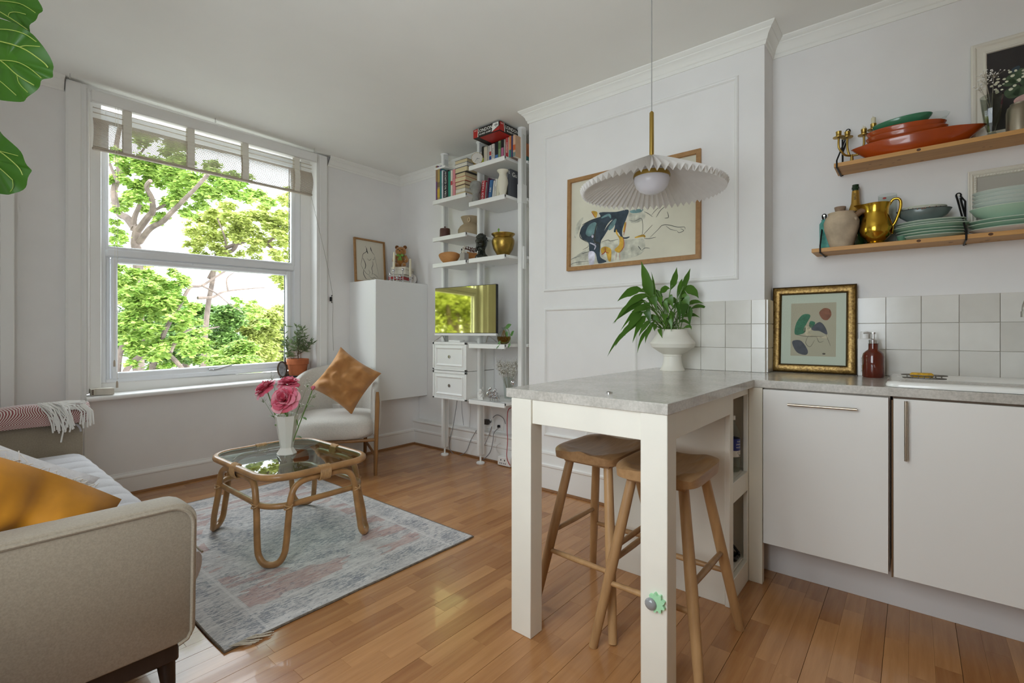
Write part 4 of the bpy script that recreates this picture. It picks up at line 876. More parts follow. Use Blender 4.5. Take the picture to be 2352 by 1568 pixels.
def lying(label, z, th, x0, x1, y0, y1, rot, col, pg, group):
    B = T('book', label, 'book', ((x0+x1)/2, (y0+y1)/2, z), rot, group); a, b = (x1-x0)/2, (y1-y0)/2; m = MB()
    m.box(-a, -b, 0, a, b, .0022).box(-a, -b, th-.0022, a, b, th-.0002).box(a-.003, -b, 0, a, b, th-.0002); m.to('cover', cov(col), B, w=False, smooth=False)
    m = MB(); m.box(-a+.003, -b+.003, .0022, a-.003, b-.003, th-.0022); m.to('pages', pg, B, w=False, smooth=False)
gS = 'pile of lying books on the upper left shelf'; z = 2.281
for i, (th, col, lb) in enumerate(((.027, '#c9c3b6', 'bottom white book of the lying pile beside the grey head vase'), (.028, '#d7d0c0', 'second book up in the lying pile, pale cover'), (.030, '#2c2a2b', 'third book up in the lying pile, black cover'), (.030, '#8d6a5a', 'fourth book up in the lying pile, brown cover'), (.038, '#c43d2b', 'fifth book up in the lying pile with red cover'), (.036, '#4a3d35', 'sixth book up in the lying pile, dark cover'), (.044, '#3b3d45', 'thick book third from top of the lying pile'), (.034, '#3d4a78', 'white edged book with blue cover second from top of pile'), (.032, '#3a332d', 'topmost cream edged book of the lying pile'))):
    s_ = RN.uniform(-.004, .004); up = -.030 if i > 5 else 0
    lying(lb, z, th, 2.872+s_, 3.075+s_, 2.893+s_+up*.6+(0 if i < 6 else .0), 3.05+s_+up, RN.uniform(-.04, .04), col, PAGE if i not in (1, 7) else PAGEW, gS); z += th+.0004
gD = 'books on the top right shelf'; XD = 2.905
DB_ = [('short dark brown book at the left end, behind the round clock', 1099, 1104, .105, '#3c302a', {}), ('thin white book by the short brown one, top right shelf', 1104.3, 1107, .12, '#e0ddd5', {}), ('black and yellow spined book on the top right shelf', 1107.3, 1112, .160, '#23241f', dict(band=[(.1, .4, '#a9b13c')])),
       ('cream wide book under the left end of the game box', 1112.3, 1120, .150, '#cfc6b2', {}), ('grey white book fifth on the top right shelf', 1120.3, 1124.8, .148, '#b9b6ad', {}), ('white book with blue and red spine patches', 1125, 1129.5, .150, '#d9d7d0', dict(band=[(.2, .4, '#3b4f96'), (.45, .65, '#b8403c')])),
       ('plain white book left of the black and blue one', 1130, 1136.6, .153, '#dddad2', dict(txt='STORIES', tcol=TXTK)), ('black book with bright blue foot, top right shelf', 1138, 1145, .158, '#25262b', dict(band=[(.0, .35, '#4a77b5')])), ('sage green book in the middle of the top right shelf', 1145.3, 1151, .160, '#8aa077', dict(band=[(.6, .9, '#5d7a4e')])),
       ('black book with pink lower spine', 1152, 1158, .163, '#232328', dict(band=[(.05, .6, '#b9688c')])), ('slim grey book beside the red and pink one', 1158.3, 1162, .158, '#a8a49c', {}), ('red and pink book with white lettering, top right shelf', 1162.3, 1168.3, .165, '#c25a58', dict(band=[(.05, .3, '#a92e3b')], txt='LONDON', tcol=TXTW)),
       ('cream book between red and navy spines', 1168.6, 1174.2, .163, '#d8d4c4', {}), ('slim navy blue book, top right shelf', 1174.6, 1178.3, .166, '#34437c', {}), ('peach and orange spined book, top right shelf', 1178.8, 1185, .166, '#d9b394', dict(band=[(.3, .55, '#cf6a3c'), (0, .2, '#7d8f86')]))]
for lab, p0, p1, h, col, kw in DB_: book(lab, yx(p1, XD), yx(p0, XD), XD, 2.488, h, RN.uniform(.11, .15), col, group=gD, **kw)
book('orange and teal book with its cover showing past the right post', 2.414, 2.435, 2.90, 2.488, .168, .235, '#cf8350', group=gD, band=[(0, .35, '#2f7f7c')])
m = MB(); m.box(2.905, 2.4128, 2.49, 3.13, 2.4142, 2.55); m.thing('book_wrapper', 'teal paper band round the orange book past the right post', 'wrapper', cov('#2f7f7c'), smooth=False)
gE = 'books on the second right shelf'; XE = 2.91
for lab, p0, p1, h, col, ln, kw in (('red book leaning beside the grey head vase', 1104, 1113, .176, '#b8323c', .10, dict(txt='GREAT IDEAS')), ('slim grey book leaning against the red one', 1113.6, 1116, .16, '#9a9a98', .10, {}), ('plum coloured tall book leaning right, second right shelf', 1116.4, 1120, .19, '#5b2f45', .11, {}), ('blue leaning book with pale lettering', 1121.5, 1129, .165, '#3c6896', .12, dict(txt='SEA')), ('slim white book leaning on the blue one', 1130, 1134, .155, '#d5d2ca', .13, {}), ('second slim white leaning book with dark lettering', 1134.5, 1138.5, .165, '#dedbd3', .13, dict(txt='ESSAYS', tcol=TXTK)), ('cream leaning book behind the left of the white vase', 1139.5, 1146, .155, '#d9d2bd', .10, {}), ('pale cream book right behind the white vase', 1148, 1156, .15, '#e0dac8', .04, {})):
    book(lab, yx(p1, XE), yx(p0, XE)-.002, XE, 2.190, h, .13, col, lean=ln, group=gE, **kw)
book('white book between the white vase and the grey volume', 2.466, 2.486, 2.945, 2.190, .205, .18, '#d9d8d2', group=gE)
gb = book('thick slate grey volume with white lettering beside the right post', 2.433, 2.463, 2.915, 2.190, .215, .19, '#4d5055', group=gE)
m = MB(); text_mesh(m, 'Gu', .050, plane_M((2.965, 2.4332, 2.365), (1, 0, 0), (0, 0, 1)), 0.0002); text_mesh(m, 'Gu', .022, plane_M((2.9135, 2.448, 2.38), (0, 0, -1), (0, 1, 0)), 0.0002); m.to('cover_lettering', TXTW, gb, smooth=False)
# game box on the books
GB = T('game_box', 'black and red board game box lying on the top right books', 'box', (2.90, 2.553, 2.6565))
gx0, gx1, gy0, gy1, gz0, gz1 = 2.763, 3.04, 2.414, 2.692, 2.657, 2.727
m = MB(); m.box(gx0, gy0, gz0, gx1, gy1, gz1, .002); m.to('carton', mat('game_black', '#26211f', .4), GB)
RED = mat('game_red', '#b32722', .4); m = MB()
m.add([(gx0-.0006, gy1-.001, gz0+.002), (gx0-.0006, gy1-.045, gz0+.002), (gx0-.0006, gy1-.05, gz1-.002), (gx0-.0006, gy1-.001, gz1-.002)], [(0, 1, 2, 3)])
m.add([(gx0-.0006, gy0+.001, gz0+.002), (gx0-.0006, gy0+.08, gz0+.002), (gx0-.0006, gy0+.001, gz0+.035)], [(0, 1, 2)])
m.add([(gx0+.001, gy0-.0006, gz0+.002), (gx0+.055, gy0-.0006, gz0+.002), (gx0+.045, gy0-.0006, gz1-.002), (gx0+.001, gy0-.0006, gz1-.002)], [(0, 1, 2, 3)])
m.box(gx0+.01, gy0+.01, gz0-.0006, gx1-.12, gy1-.06, gz0-.0002); m.to('red_panel', RED, GB, smooth=False)
m = MB(); m.add([(gx0-.0008, gy0+.082, gz0+.004), (gx0-.0008, gy0+.012, gz0+.036), (gx0-.0008, gy0+.012, gz1-.003), (gx0-.0008, gy0+.070, gz1-.003)], [(0, 1, 2, 3)])
m.add([(gx0-.0008, gy1-.047, gz0+.002), (gx0-.0008, gy1-.054, gz0+.002), (gx0-.0008, gy1-.058, gz1-.002), (gx0-.0008, gy1-.051, gz1-.002)], [(0, 1, 2, 3)])
m.add([(gx0+.056, gy0-.0008, gz0+.002), (gx0+.063, gy0-.0008, gz0+.002), (gx0+.053, gy0-.0008, gz1-.002), (gx0+.046, gy0-.0008, gz1-.002)], [(0, 1, 2, 3)]); m.to('white_panel', TXTW, GB, smooth=False)
m = MB(); yc = (gy0+gy1)/2+.012
text_mesh(m, 'LONDON', .036, plane_M((gx0-.0009, yc, gz0+.044), (0, -1, 0), (0, 0, 1)), 0.0001, .98, True); text_mesh(m, 'BOARD GAME', .019, plane_M((gx0-.0009, yc, gz0+.017), (0, -1, 0), (0, 0, 1)), 0.0001, 1.02, True)
text_mesh(m, 'LONDON', .036, plane_M((gx0+.145, gy0-.0009, gz0+.044), (1, 0, 0), (0, 0, 1)), 0.0001, .98, True); text_mesh(m, 'BOARD GAME', .019, plane_M((gx0+.145, gy0-.0009, gz0+.017), (1, 0, 0), (0, 0, 1)), 0.0001, 1.02, True)
text_mesh(m, 'MINI', .013, plane_M((gx0-.0009, gy1-.024, gz1-.014), (0, -1, 0), (0, 0, 1)), 0.0001); text_mesh(m, 'MINI', .013, plane_M((gx0+.024, gy0-.0009, gz1-.014), (1, 0, 0), (0, 0, 1)), 0.0001); m.to('lettering', TXTW, GB, smooth=False)
m = MB(); c_ = (gy0+.036, gz0+.048); m.tube([(gx0-.0012, c_[0]+.011*math.cos(a), c_[1]+.011*math.sin(a)) for a in [i*PI/9 for i in range(18)]], .0013, 4, closed=True).box(gx0-.0016, c_[0]-.015, c_[1]-.0022, gx0-.001, c_[0]+.015, c_[1]+.0022); m.to('roundel_mark', TXTK, GB, smooth=False)
# clock
CL = T('table_clock', 'round white faced brass table clock on the top right shelf', 'clock', (2.885, 2.765, 2.488), math.radians(38))
m = MB(); m.prism([(.048*math.cos(a), .063+.048*math.sin(a)) for a in [i*PI/16 for i in range(32)]], -.012, .018, 'y'); m.xf(rotz(-PI/2)); m.to('case', SATINB, CL, w=False, ang=30)
m = MB(); m.prism([(.045*math.cos(a), .063+.045*math.sin(a)) for a in [i*PI/16 for i in range(32)]], -.0125, -.0135, 'y'); m.xf(rotz(-PI/2)); m.to('dial', mat('dial_white', '#dedbd2', .6), CL, w=False, ang=30)
m = MB()
for a, l, w_ in ((-15, .022, .0016), (240, .034, .0012), (-70, .028, .0005)):
    q = math.radians(a); dx, dz = math.cos(q), math.sin(q); m.add([(-dz*w_, -.0142, .063+dx*w_), (dz*w_, -.0142, .063-dx*w_), (dx*l+dz*w_*.5, -.0142, .063+dz*l-dx*w_*.5), (dx*l-dz*w_*.5, -.0142, .063+dz*l+dx*w_*.5)], [(0, 1, 2, 3)])
for k in range(12): q = PI*k/6; m.add([(math.cos(q+s)*r, -.0139, .063+math.sin(q+s)*r) for s, r in ((-.02, .038), (.02, .038), (.02, .042), (-.02, .042))], [(0, 1, 2, 3)])
m.xf(rotz(-PI/2)); m.to('hands', BLACK, CL, w=False, smooth=False)
m = MB(); m.box(-.010, .018, 0, .016, .032, .016, .002).box(-.010, -.032, 0, .016, -.018, .016, .002); m.to('foot', SATINB, CL, w=False)
# vases and pots
STONE = mat('stone_grey', '#8f8e88', .8, var=.2, vs=25, bump=.4, bs=50)
HV = T('head_vase', 'grey stone vase shaped like a head at the left of the second right shelf', 'vase', (2.882, 2.780, 2.19))
m = MB(); m.lathe([(0, 0), (.030, 0), (.033, .02), (.026, .05), (.027, .075), (.040, .10), (.047, .125), (.045, .155), (.036, .172), (.030, .170), (.03, .15), (0, .15)], n=28, cap0=False, cap1=False)
def hd(x, y, z):
    k = max(0, 1-abs(z-.115)/.05); a = math.atan2(y, x); f = max(0, math.cos(a-2.7)); x2 = x*(1+.14*f**3*k); y2 = y*(1+.14*f**3*k)
    if z > .13 and z < .18: r = 1+.07*math.sin(a*9)*math.sin(z*180); x2 *= r; y2 *= r
    return (x2, y2, z)
m.warp(hd)
for s in (-1, 1): q = 2.7+s*.42; m.ball((.042*math.cos(q), .042*math.sin(q), .125), .006, 8)
m.ball((.050*math.cos(2.7), .050*math.sin(2.7), .112), .006, 8, 1, 1, 1.4); m.to('body', STONE, HV, w=False, ang=70)
WV = T('vase', 'white relief patterned baluster vase in front of the books', 'vase', (2.888, 2.490, 2.19))
m = MB(); m.lathe([(0, 0), (.030, 0), (.033, .006), (.027, .02), (.034, .06), (.043, .105), (.040, .135), (.029, .165), (.030, .182), (.046, .20), (.046, .206), (.04, .205), (.025, .18), (0, .17)], n=32, cap0=False, cap1=False)
m.warp(lambda x, y, z: ((lambda r: (x*r, y*r, z))(1+.035*math.sin(math.atan2(y, x)*7+z*60)*math.sin(z*110)*(.04 < z < .16)))); m.to('body', mat('bisque_white', '#e2dcc9', .6), WV, w=False, ang=70)
LJ = T('lidded_jar', 'small brown lidded jar at the left of the third left shelf', 'jar', (2.908, yx(1023, 2.908), 1.953))
JB = mat('jar_brown', '#5b3a31', .35, var=.25, vs=20); m = MB(); m.lathe([(0, 0), (.044, 0), (.047, .004), (.046, .07), (.044, .074), (.03, .074)], n=24, cap0=False); m.to('body', JB, LJ, w=False, ang=30)
m = MB(); m.lathe([(.043, .074), (.044, .080), (.02, .086), (.006, .087), (.009, .098), (.006, .102), (0, .102)], n=24, cap0=False, cap1=False); m.to('lid', JB, LJ, w=False)
BJ = T('stoneware_jug', 'large squat beige stoneware jug with a ring handle behind the middle post', 'jug', (3.04, 3.0, 1.953))
m = MB(); m.lathe([(0, 0), (.090, 0), (.108, .03), (.108, .065), (.09, .095), (.062, .115), (.058, .122), (.078, .165), (.084, .178), (.079, .178), (.055, .13), (0, .12)], n=36, cap0=False, cap1=False); m.to('body', mat('stoneware', '#a8967a', .75, var=.1, vs=8, bump=.2, bs=80), BJ, w=False, ang=35)
m = MB(); m.tube([(-.062-.003*math.cos(a), -.045+.010*math.cos(a), .142+.016*math.sin(a)) for a in [i*PI/8 for i in range(16)]], .0055, 8, closed=True); m.to('ring_handle', mat('stoneware_light', '#cdb995', .7), BJ, w=False)
def trough(name, label, loc, lx, ly, h, M_, seed, rz=0):
    t = T(name, label, 'bowl', loc, rz); m = MB()
    def f(u, v, ins):
        a = 2*PI*u; r = v**.55 if not ins else v; k = 1+.06*math.sin(a*3+seed)+.05*math.sin(a*5); zz = h*(v**1.8 if not ins else v**1.3*.92+.08)*(1+.12*math.sin(a*2+seed)*v)
        return (lx*r*math.cos(a)*k*(.94 if ins else 1), ly*r*math.sin(a)*k*(.94 if ins else 1), zz)
    m.grid(lambda u, v: f(u, .25+.75*v, False), 32, 7, cu=True); m.grid(lambda u, v: f(u, v, True), 32, 7, cu=True); m.add([f(i/32, .25, False) for i in range(32)], [tuple(range(32))]); m.to('body', M_, t, w=False, fix=False, ang=60); return t
BURL = wood('burl_wood', '#c98f55', '#8d5526', (9, 9, 16), .5)
trough('wooden_bowl', 'rough hewn pale wooden bowl at the left of the fourth left shelf', (2.925, 3.14, 1.723), .072, .120, .085, BURL, 1)
lb = trough('wooden_bowl', 'small wooden bowl of dried flowers behind the grey block', (3.035, 2.935, 1.723), .085, .070, .085, BURL, 3)
dr = T('dried_flowers', 'dark red dried flower sprays lying in the small wooden bowl', 'dried flowers', (3.03, 2.93, 1.75)); m = MB(); rn = random.Random(8)
for k in range(90): a, b = rn.uniform(-1, 1), rn.uniform(-1, 1); m.ball((2.985+.035*a+.02*b, 2.945-.055*b, 1.80+.035*rn.random()-.025*b*.7+.02), .0045*rn.uniform(.5, 1.2), 6)
for k in range(10): m.tube([(3.03, 2.93, 1.755), (2.985+.04*rn.uniform(-1, 1), 2.945+.05*rn.uniform(-1, 1), 1.83)], .001, 4)
m.to('sprays', mat('dried_red', '#5d2a1f', .9, var=.4, vs=60), dr, stuff=True, fix=False)
GBk = T('stone_figurine', 'small stone figure seated on a grey cube, fourth left shelf', 'figurine', (2.872, 2.905, 1.723))
m = MB(); m.box(-.026, -.028, 0, .026, .028, .062, .002); m.to('plinth', mat('grey_plinth', '#a8a29a', .7), GBk, w=False)
m = MB(); m.tube(spline([(0, .012, .062), (-.002, .008, .085), (0, -.002, .10)], 4), [.014, .013, .012, .011, .010, .010, .009, .008, .008], 8).ball((0, -.004, .112), .011, 10).tube([(-.004, .018, .062), (-.012, .016, .08), (-.008, .0, .092)], .005, 6).tube([(.004, -.008, .062), (-.012, -.012, .078), (-.006, -.004, .088)], .005, 6); m.to('figure', mat('pale_stone', '#cfc8bb', .6), GBk, w=False)
m = MB(); m.box(-.006, .026, .062, .006, .034, .105, .003); m.to('dark_back', BLACK, GBk, w=False)
BU = T('bust', 'dark bronze bust with curly hair and beard on the right shelf', 'bust', (2.925, 2.755, 1.726), math.radians(20))
BRZ = mat('dark_bronze', '#2d3029', .2, .35, bump=.9, bs=28, bd=.006, coat=.4); m = MB()
m.lathe([(0, 0), (.055, 0), (.060, .012), (.052, .03), (.036, .045), (.031, .07), (.034, .09)], n=24, sx=.7, cap0=False)
def head(u, v):
    a = 2*PI*u; ph = -PI/2+PI*v; r = .058*math.cos(ph)**.8 if math.cos(ph) > 0 else 0; z = .140+.066*math.sin(ph); k = 1+.10*noise.noise(Vector((math.cos(a)*3, math.sin(a)*3, z*60)))
    fr_ = max(0, math.cos(a-PI)); x = r*math.cos(a)*k; y = r*math.sin(a)*k*.82
    x -= .016*fr_**6*math.exp(-((z-.140)/.012)**2)+.014*fr_**2*math.exp(-((z-.098)/.02)**2); x += .010*fr_**2*math.exp(-((z-.118)/.008)**2)+.008*fr_**4*math.exp(-((z-.158)/.006)**2)
    return (x, y, z)
m.grid(head, 40, 26, cu=True)
for k in range(46):
    a = RN.uniform(0, 2*PI); ph = RN.uniform(.1, 1.4); x = .056*math.cos(a)*math.cos(ph); 
    if x < -.03 and ph < .7: continue
    m.ball((x, .046*math.sin(a)*math.cos(ph), .142+.062*math.sin(ph)), .013*RN.uniform(.7, 1.1), 8)
for k in range(16): m.ball((-.045+RN.uniform(-.012, .01), RN.uniform(-.026, .026), .082+RN.uniform(-.018, .016)), .011, 8)
m.to('head', BRZ, BU, w=False, fix=False, ang=80)
BP = T('brass_pot', 'hammered brass pot with one small sprout beside the bust', 'pot', (2.945, 2.535, 1.726))
m = MB(); m.lathe([(0, 0), (.052, 0), (.056, .006), (.050, .014), (.078, .06), (.090, .105), (.091, .13), (.084, .148), (.076, .155), (.080, .166), (.094, .178), (.095, .184), (.088, .186), (.07, .155), (0, .15)], n=40, cap0=False, cap1=False); m.to('body', BRASSD, BP, w=False, ang=60)
m = MB(); m.tube([(-.03, .02, .15), (-.035, .022, .20)], .002, 5); m.ribbon([(-.035, .022, .196), (-.04, .015, .208), (-.045, .004, .216), (-.047, -.003, .217)], [.002, .014, .011, .001], (0, .4, 1), .1); m.to('sprout', leafmat('sprout', '#5f8f2e', '#87b545', .4, .3), BP, w=False, fix=False)
# television
TV = T('television', 'flat television with thin legs on the drawers, mirroring the sunlit trees', 'television', (2.877, 2.905, 1.038), math.radians(4.2))
SCR = mat('tv_screen', (.58, .54, .21), .035, 1)  # mirror tint: the yellow of the reflected trees is put into the screen colour
m = MB(); m.box(-.006, -.340, .068, .022, .340, .470, .003); m.to('housing', mat('tv_black', '#202022', .4), TV, w=False)
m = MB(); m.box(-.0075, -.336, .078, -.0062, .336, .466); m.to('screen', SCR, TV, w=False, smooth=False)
m = MB(); m.box(-.012, -.341, .054, .012, .341, .074, .002); m.to('lower_bezel', TRIM, TV, w=False)
for s in (-1, 1):
    m = MB()
    for e in (-1, 1): m.tube([(0, s*.255, .056), (e*.07, s*.285, .003)], .004, 6)
    m.to('foot', STEEL, TV, w=False)
m = MB(); m.box(2.862, 2.95, 1.0375, 2.93, 3.09, 1.053, .004); m.thing('set_top_box', 'flat white box lying on the drawers beneath the television', 'router', TRIM)
# glass globe vase with pothos
PV = T('globe_vase', 'round glass vase of water with a trailing pothos cutting', 'vase', (2.895, 2.485, 1.026))
m = MB(); m.lathe([(.0, .001), (.022, .001), (.044, .016), (.056, .045), (.053, .072), (.036, .096), (.018, .110), (.014, .120), (.020, .132), (.0215, .134)], n=28, cap0=False, cap1=False); m.to('globe', GLASS, PV, w=False)
m = MB(); m.lathe([(.0, .003), (.022, .003), (.042, .016), (.0535, .045), (.0525, .062), (0, .062)], n=28, cap0=False, cap1=False); m.to('water', thin_glass('vase_water', '#cdb37c', .33), PV, w=False)
m = MB()
for k in range(7): a = k*.9; m.tube(spline([(.004*math.cos(a), .004*math.sin(a), .11), (.02*math.cos(a), .02*math.sin(a), .06), (.035*math.cos(a+.8), .035*math.sin(a+.8), .03), (.03*math.cos(a+1.8), .03*math.sin(a+1.8), .022)], 5), .002, 5)
m.to('roots', mat('roots', '#a2764a', .8), PV, w=False)
PO = leafmat('pothos', '#2f6a2c', '#6d9c4a', .3, .25); m = MB(); q = MB()
vine = spline([(0, 0, .11), (0, -.012, .138), (-.005, -.045, .12), (-.015, -.075, .075), (-.02, -.085, .02), (-.03, -.065, -.02)], 6); m.tube(vine, .0018, 5); m.tube(spline([(0, -.02, .13), (-.02, -.03, .09), (-.03, -.055, .055)], 5), .0014, 5); m.tube(spline([(-.01, -.07, .03), (-.04, -.04, .01), (-.05, -.015, .02)], 5), .0014, 5)
m.to('stem', STEM, PV, w=False)
def heart(q, base, tip, wd, nrm): b, t = Vector(base), Vector(tip); d = t-b; q.ribbon([b, b+d*.12, b+d*.35, b+d*.7, t], [.002, wd*.75, wd, wd*.6, .0005], d.cross(Vector(nrm)), .18)
for b, t, w_ in (((0, -.015, .135), (-.02, -.095, .155), .022), ((-.01, -.03, .10), (-.02, -.055, .055), .017), ((-.01, -.075, .075), (-.03, -.128, .105), .021), ((-.05, -.005, .03), (-.06, .028, -.035), .018), ((-.03, -.045, .0), (-.05, -.028, -.045), .015), ((-.03, -.085, .01), (-.045, -.082, -.028), .016)): q = MB(); heart(q, b, t, w_, (-1, .3, .3)); q.to('leaf', PO, PV, w=False, fix=False)
# lower right shelf
RB_ = T('rabbit_ornament', 'white faceted rabbit ornament on the lowest right shelf', 'ornament', (2.905, 2.745, .569), math.radians(40))
m = MB(); bm = bmesh.new()
for c_, r, s in (((0, 0, .038), .040, (1.15, .85, .95)), ((-.030, 0, .066), .024, (1.1, .8, 1.0))):
    bmesh.ops.create_icosphere(bm, subdivisions=1, radius=r, matrix=Matrix.Translation(c_) @ Matrix.Diagonal((*s, 1)))
bm.verts.ensure_lookup_table(); m.add([v.co[:] for v in bm.verts], [tuple(v.index for v in f.verts) for f in bm.faces]); bm.free()
for s in (-1, 1): m.add([(-.028, s*.006, .084), (-.020, s*.018, .086), (-.012, s*.008, .085), (-.018+.01*s, s*.030, .125)], [(0, 1, 3), (1, 2, 3), (2, 0, 3)])
m.add([(-.05, -.02, 0), (.03, -.025, 0), (.03, .025, 0), (-.05, .02, 0), (-.03, -.015, .03), (.02, -.02, .03), (.02, .02, .03), (-.03, .015, .03)], [(0, 1, 5, 4), (1, 2, 6, 5), (2, 3, 7, 6), (3, 0, 4, 7)]); m.to('body', mat('porcelain', '#e9e7e2', .5), RB_, w=False, smooth=False)
SS = T('silver_sculpture', 'shiny silver sculpture of knobbly beads on little legs, lowest shelf', 'sculpture', (2.885, 2.58, .569)); m = MB(); rn = random.Random(6)
for k in range(40):
    t = rn.random(); y = .055-.11*t; m.ball((rn.uniform(-.015, .015), y+rn.uniform(-.006, .006), .035+rn.uniform(-.008, .035)*(1 if t < .8 else .4)), rn.uniform(.006, .011), 8)
for y, z in ((.045, .095), (.052, .088), (.036, .10), (-.005, .085), (-.015, .09), (.003, .078)): m.ball((0, y, z), .011, 10)
m.to('bead', CHROME, SS, w=False, stuff=True)
m = MB()
for y in (.03, -.02, -.05):
    for x in (-.012, .012): m.tube([(x, y, .03), (x*1.2, y, .004)], .004, 6).ball((x*1.2, y, .005), .005, 8)
m.tube(spline([(-.012, .06, .07), (-.018, .055, .045), (-.012, .02, .028), (-.01, -.04, .025)], 5), .0035, 6); m.to('leg_frame', CHROME, SS, w=False, stuff=True)
SBl = T('silver_ball', 'small silver ball ornament on a stem behind the worktop corner', 'ornament', (2.985, 2.462, .569)); m = MB(); m.lathe([(.02, 0), (.02, .004), (.005, .01), (.004, .12), (.006, .125)], n=14).ball((0, 0, .148), .024, 16); m.to('body', CHROME, SBl, w=False)
GV = T('tumbler_vase', 'ribbed glass vase on the lowest shelf holding dried gypsophila', 'vase', (3.07, 2.585, .569)); m = MB(); m.lathe([(0, .004), (.030, .004), (.034, .01), (.045, .18), (.046, .182)], n=24, cap0=False, cap1=False); m.to('body', GLASS, GV, w=False)
gb_ = Vector((3.07, 2.585, .60)); rn = random.Random(2)
gyps('dried_gypsophila', 'cloud of dried gypsophila in the ribbed glass vase on the lowest shelf', tuple(gb_), [gb_+Vector((rn.uniform(-.06, .06), rn.uniform(-.095, .095), .225+rn.uniform(-.05, .055))) for _ in range(40)], .032, 22, 9, .0032, mat('dried_stem', '#b3ab98', .8))
# sockets and cables
m = MB(); m.box(3.187, 2.86, .262, 3.199, 2.945, .345, .003); sk = m.thing('wall_socket', 'white socket behind the middle post with a dark plug in it', 'socket', TRIM); m = MB(); m.box(3.15, 2.90, .30, 3.187, 2.955, .345, .004).box(3.155, 2.885, .315, 3.187, 2.90, .335, .003); m.thing('power_plug', 'dark grey plug in the socket behind the middle post', 'plug', mat('plug_grey', '#4a4845', .5))
m = MB(); m.box(3.187, 2.745, .262, 3.199, 2.832, .350, .003); m.thing('wall_socket', 'white double socket on the alcove wall with a cable plugged in', 'socket', TRIM)
m = MB(); m.box(3.168, 2.775, .285, 3.187, 2.80, .31, .004); m.thing('power_plug', 'small dark plug in the double socket on the alcove wall', 'plug', BLACKM)
EX = T('extension_lead', 'white extension block lying against the skirting by the bar leg', 'extension block', (3.085, 2.64, 0)); m = MB(); m.box(3.06, 2.56, .004, 3.118, 2.70, .078, .005); m.to('block', TRIM, EX)
m = MB()
for y in (2.62, 2.66): m.box(3.0585, y-.004, .045, 3.061, y+.004, .058).box(3.0585, y-.012, .02, 3.061, y-.006, .03).box(3.0585, y+.006, .02, 3.061, y+.012, .03)
m.to('outlet', BLACK, EX, smooth=False)
CG = mat('cable_grey', '#8b8a8b', .5); CWh = mat('cable_white', '#dcdad6', .5); CRd = mat('cable_red', '#b03038', .5)
def cable(label, pts, X, M_, r=.0032, xs=None):
    P = [onX(900+x/6.818, 900+y/6.818, X if xs is None else xs[i]) for i, (x, y) in enumerate(pts)]; m = MB(); m.tube(spline(P, 6), r, 6); m.thing('cable', label, 'cable', M_)
cable('long grey cable hanging in a loop between the left and middle posts', [(1030, 60), (1025, 160), (965, 540), (905, 800), (940, 940), (1050, 990), (1170, 930), (1240, 760), (1330, 600)], 3.09, CG)
cable('pale cable dropping down the wall below the drawers', [(1225, 60), (1235, 280), (1218, 560)], 3.185, CWh, .002)
cable('grey cable beneath the drawers hanging close to the wall', [(1100, 60), (1105, 300), (1130, 520)], 3.185, CG, .002)
cable('grey cable from the shelf curling behind the middle post', [(1545, 130), (1580, 420), (1560, 620), (1490, 715), (1440, 725)], 3.08, CWh, .0042)
cable('thick grey cable arching over the double socket', [(1565, 470), (1590, 400), (1660, 358), (1750, 410), (1785, 500)], 3.13, CG, .0042)
cable('grey cable from the double socket down to the middle post foot', [(1690, 552), (1605, 640), (1590, 760), (1550, 930), (1470, 1030), (1420, 1062)], 3.06, CG, .0036)
cable('grey cable falling straight to the middle post foot', [(1570, 540), (1500, 740), (1415, 920), (1392, 1060)], 3.055, CG)
cable('red cable hanging in front of the extension block', [(1880, 245), (1830, 280), (1812, 420), (1812, 640), (1820, 740), (1805, 1000), (1830, 1100), (1860, 1150)], 3.045, CRd)
cable('thin white cable looping above the extension block', [(1700, 800), (1650, 840), (1640, 900), (1700, 980), (1790, 1010), (1860, 1060)], 3.1, CWh, .0022)
# on the wall cabinet ----------------------------------
TOPZ = 1.6045
FP = T('framed_drawing', 'oak framed line drawing of a figure leaning on the wall cabinet', 'picture', (2.775, 4.12, TOPZ), rot=(-.055, 0, .03))
OAKF = wood('frame_oak', '#b98f5e', '#8a6238', (24, 24, 24), .45)
def frame(root, w_, h_, b, t, M_, name='frame', prof=None):
    m = MB(); pr = prof or [(0, 0), (0, t), (.002, t+.001), (b-.002, t+.001), (b, t-.002), (b, 0)]
    sweep(m, [(-w_/2, 0), (-w_/2, h_), (w_/2, h_), (w_/2, 0)], pr, side=-1, closed=True); m.warp(lambda u, v, k: (u, -k, v)); return m.to(name, M_, root, w=False, ang=25)
frame(FP, .355, .43, .016, .022, OAKF)
m = MB(); m.box(-.165, -.008, .012, .165, -.002, .418); m.to('sheet', mat('sheet_cream', '#dcd6c6', .8), FP, w=False, smooth=False)
PM_ = plane_M((0, -.0085, .0), (1, 0, 0), (0, 0, 1)); m = MB(); INK = mat('ink', '#2a2a2c', .8)
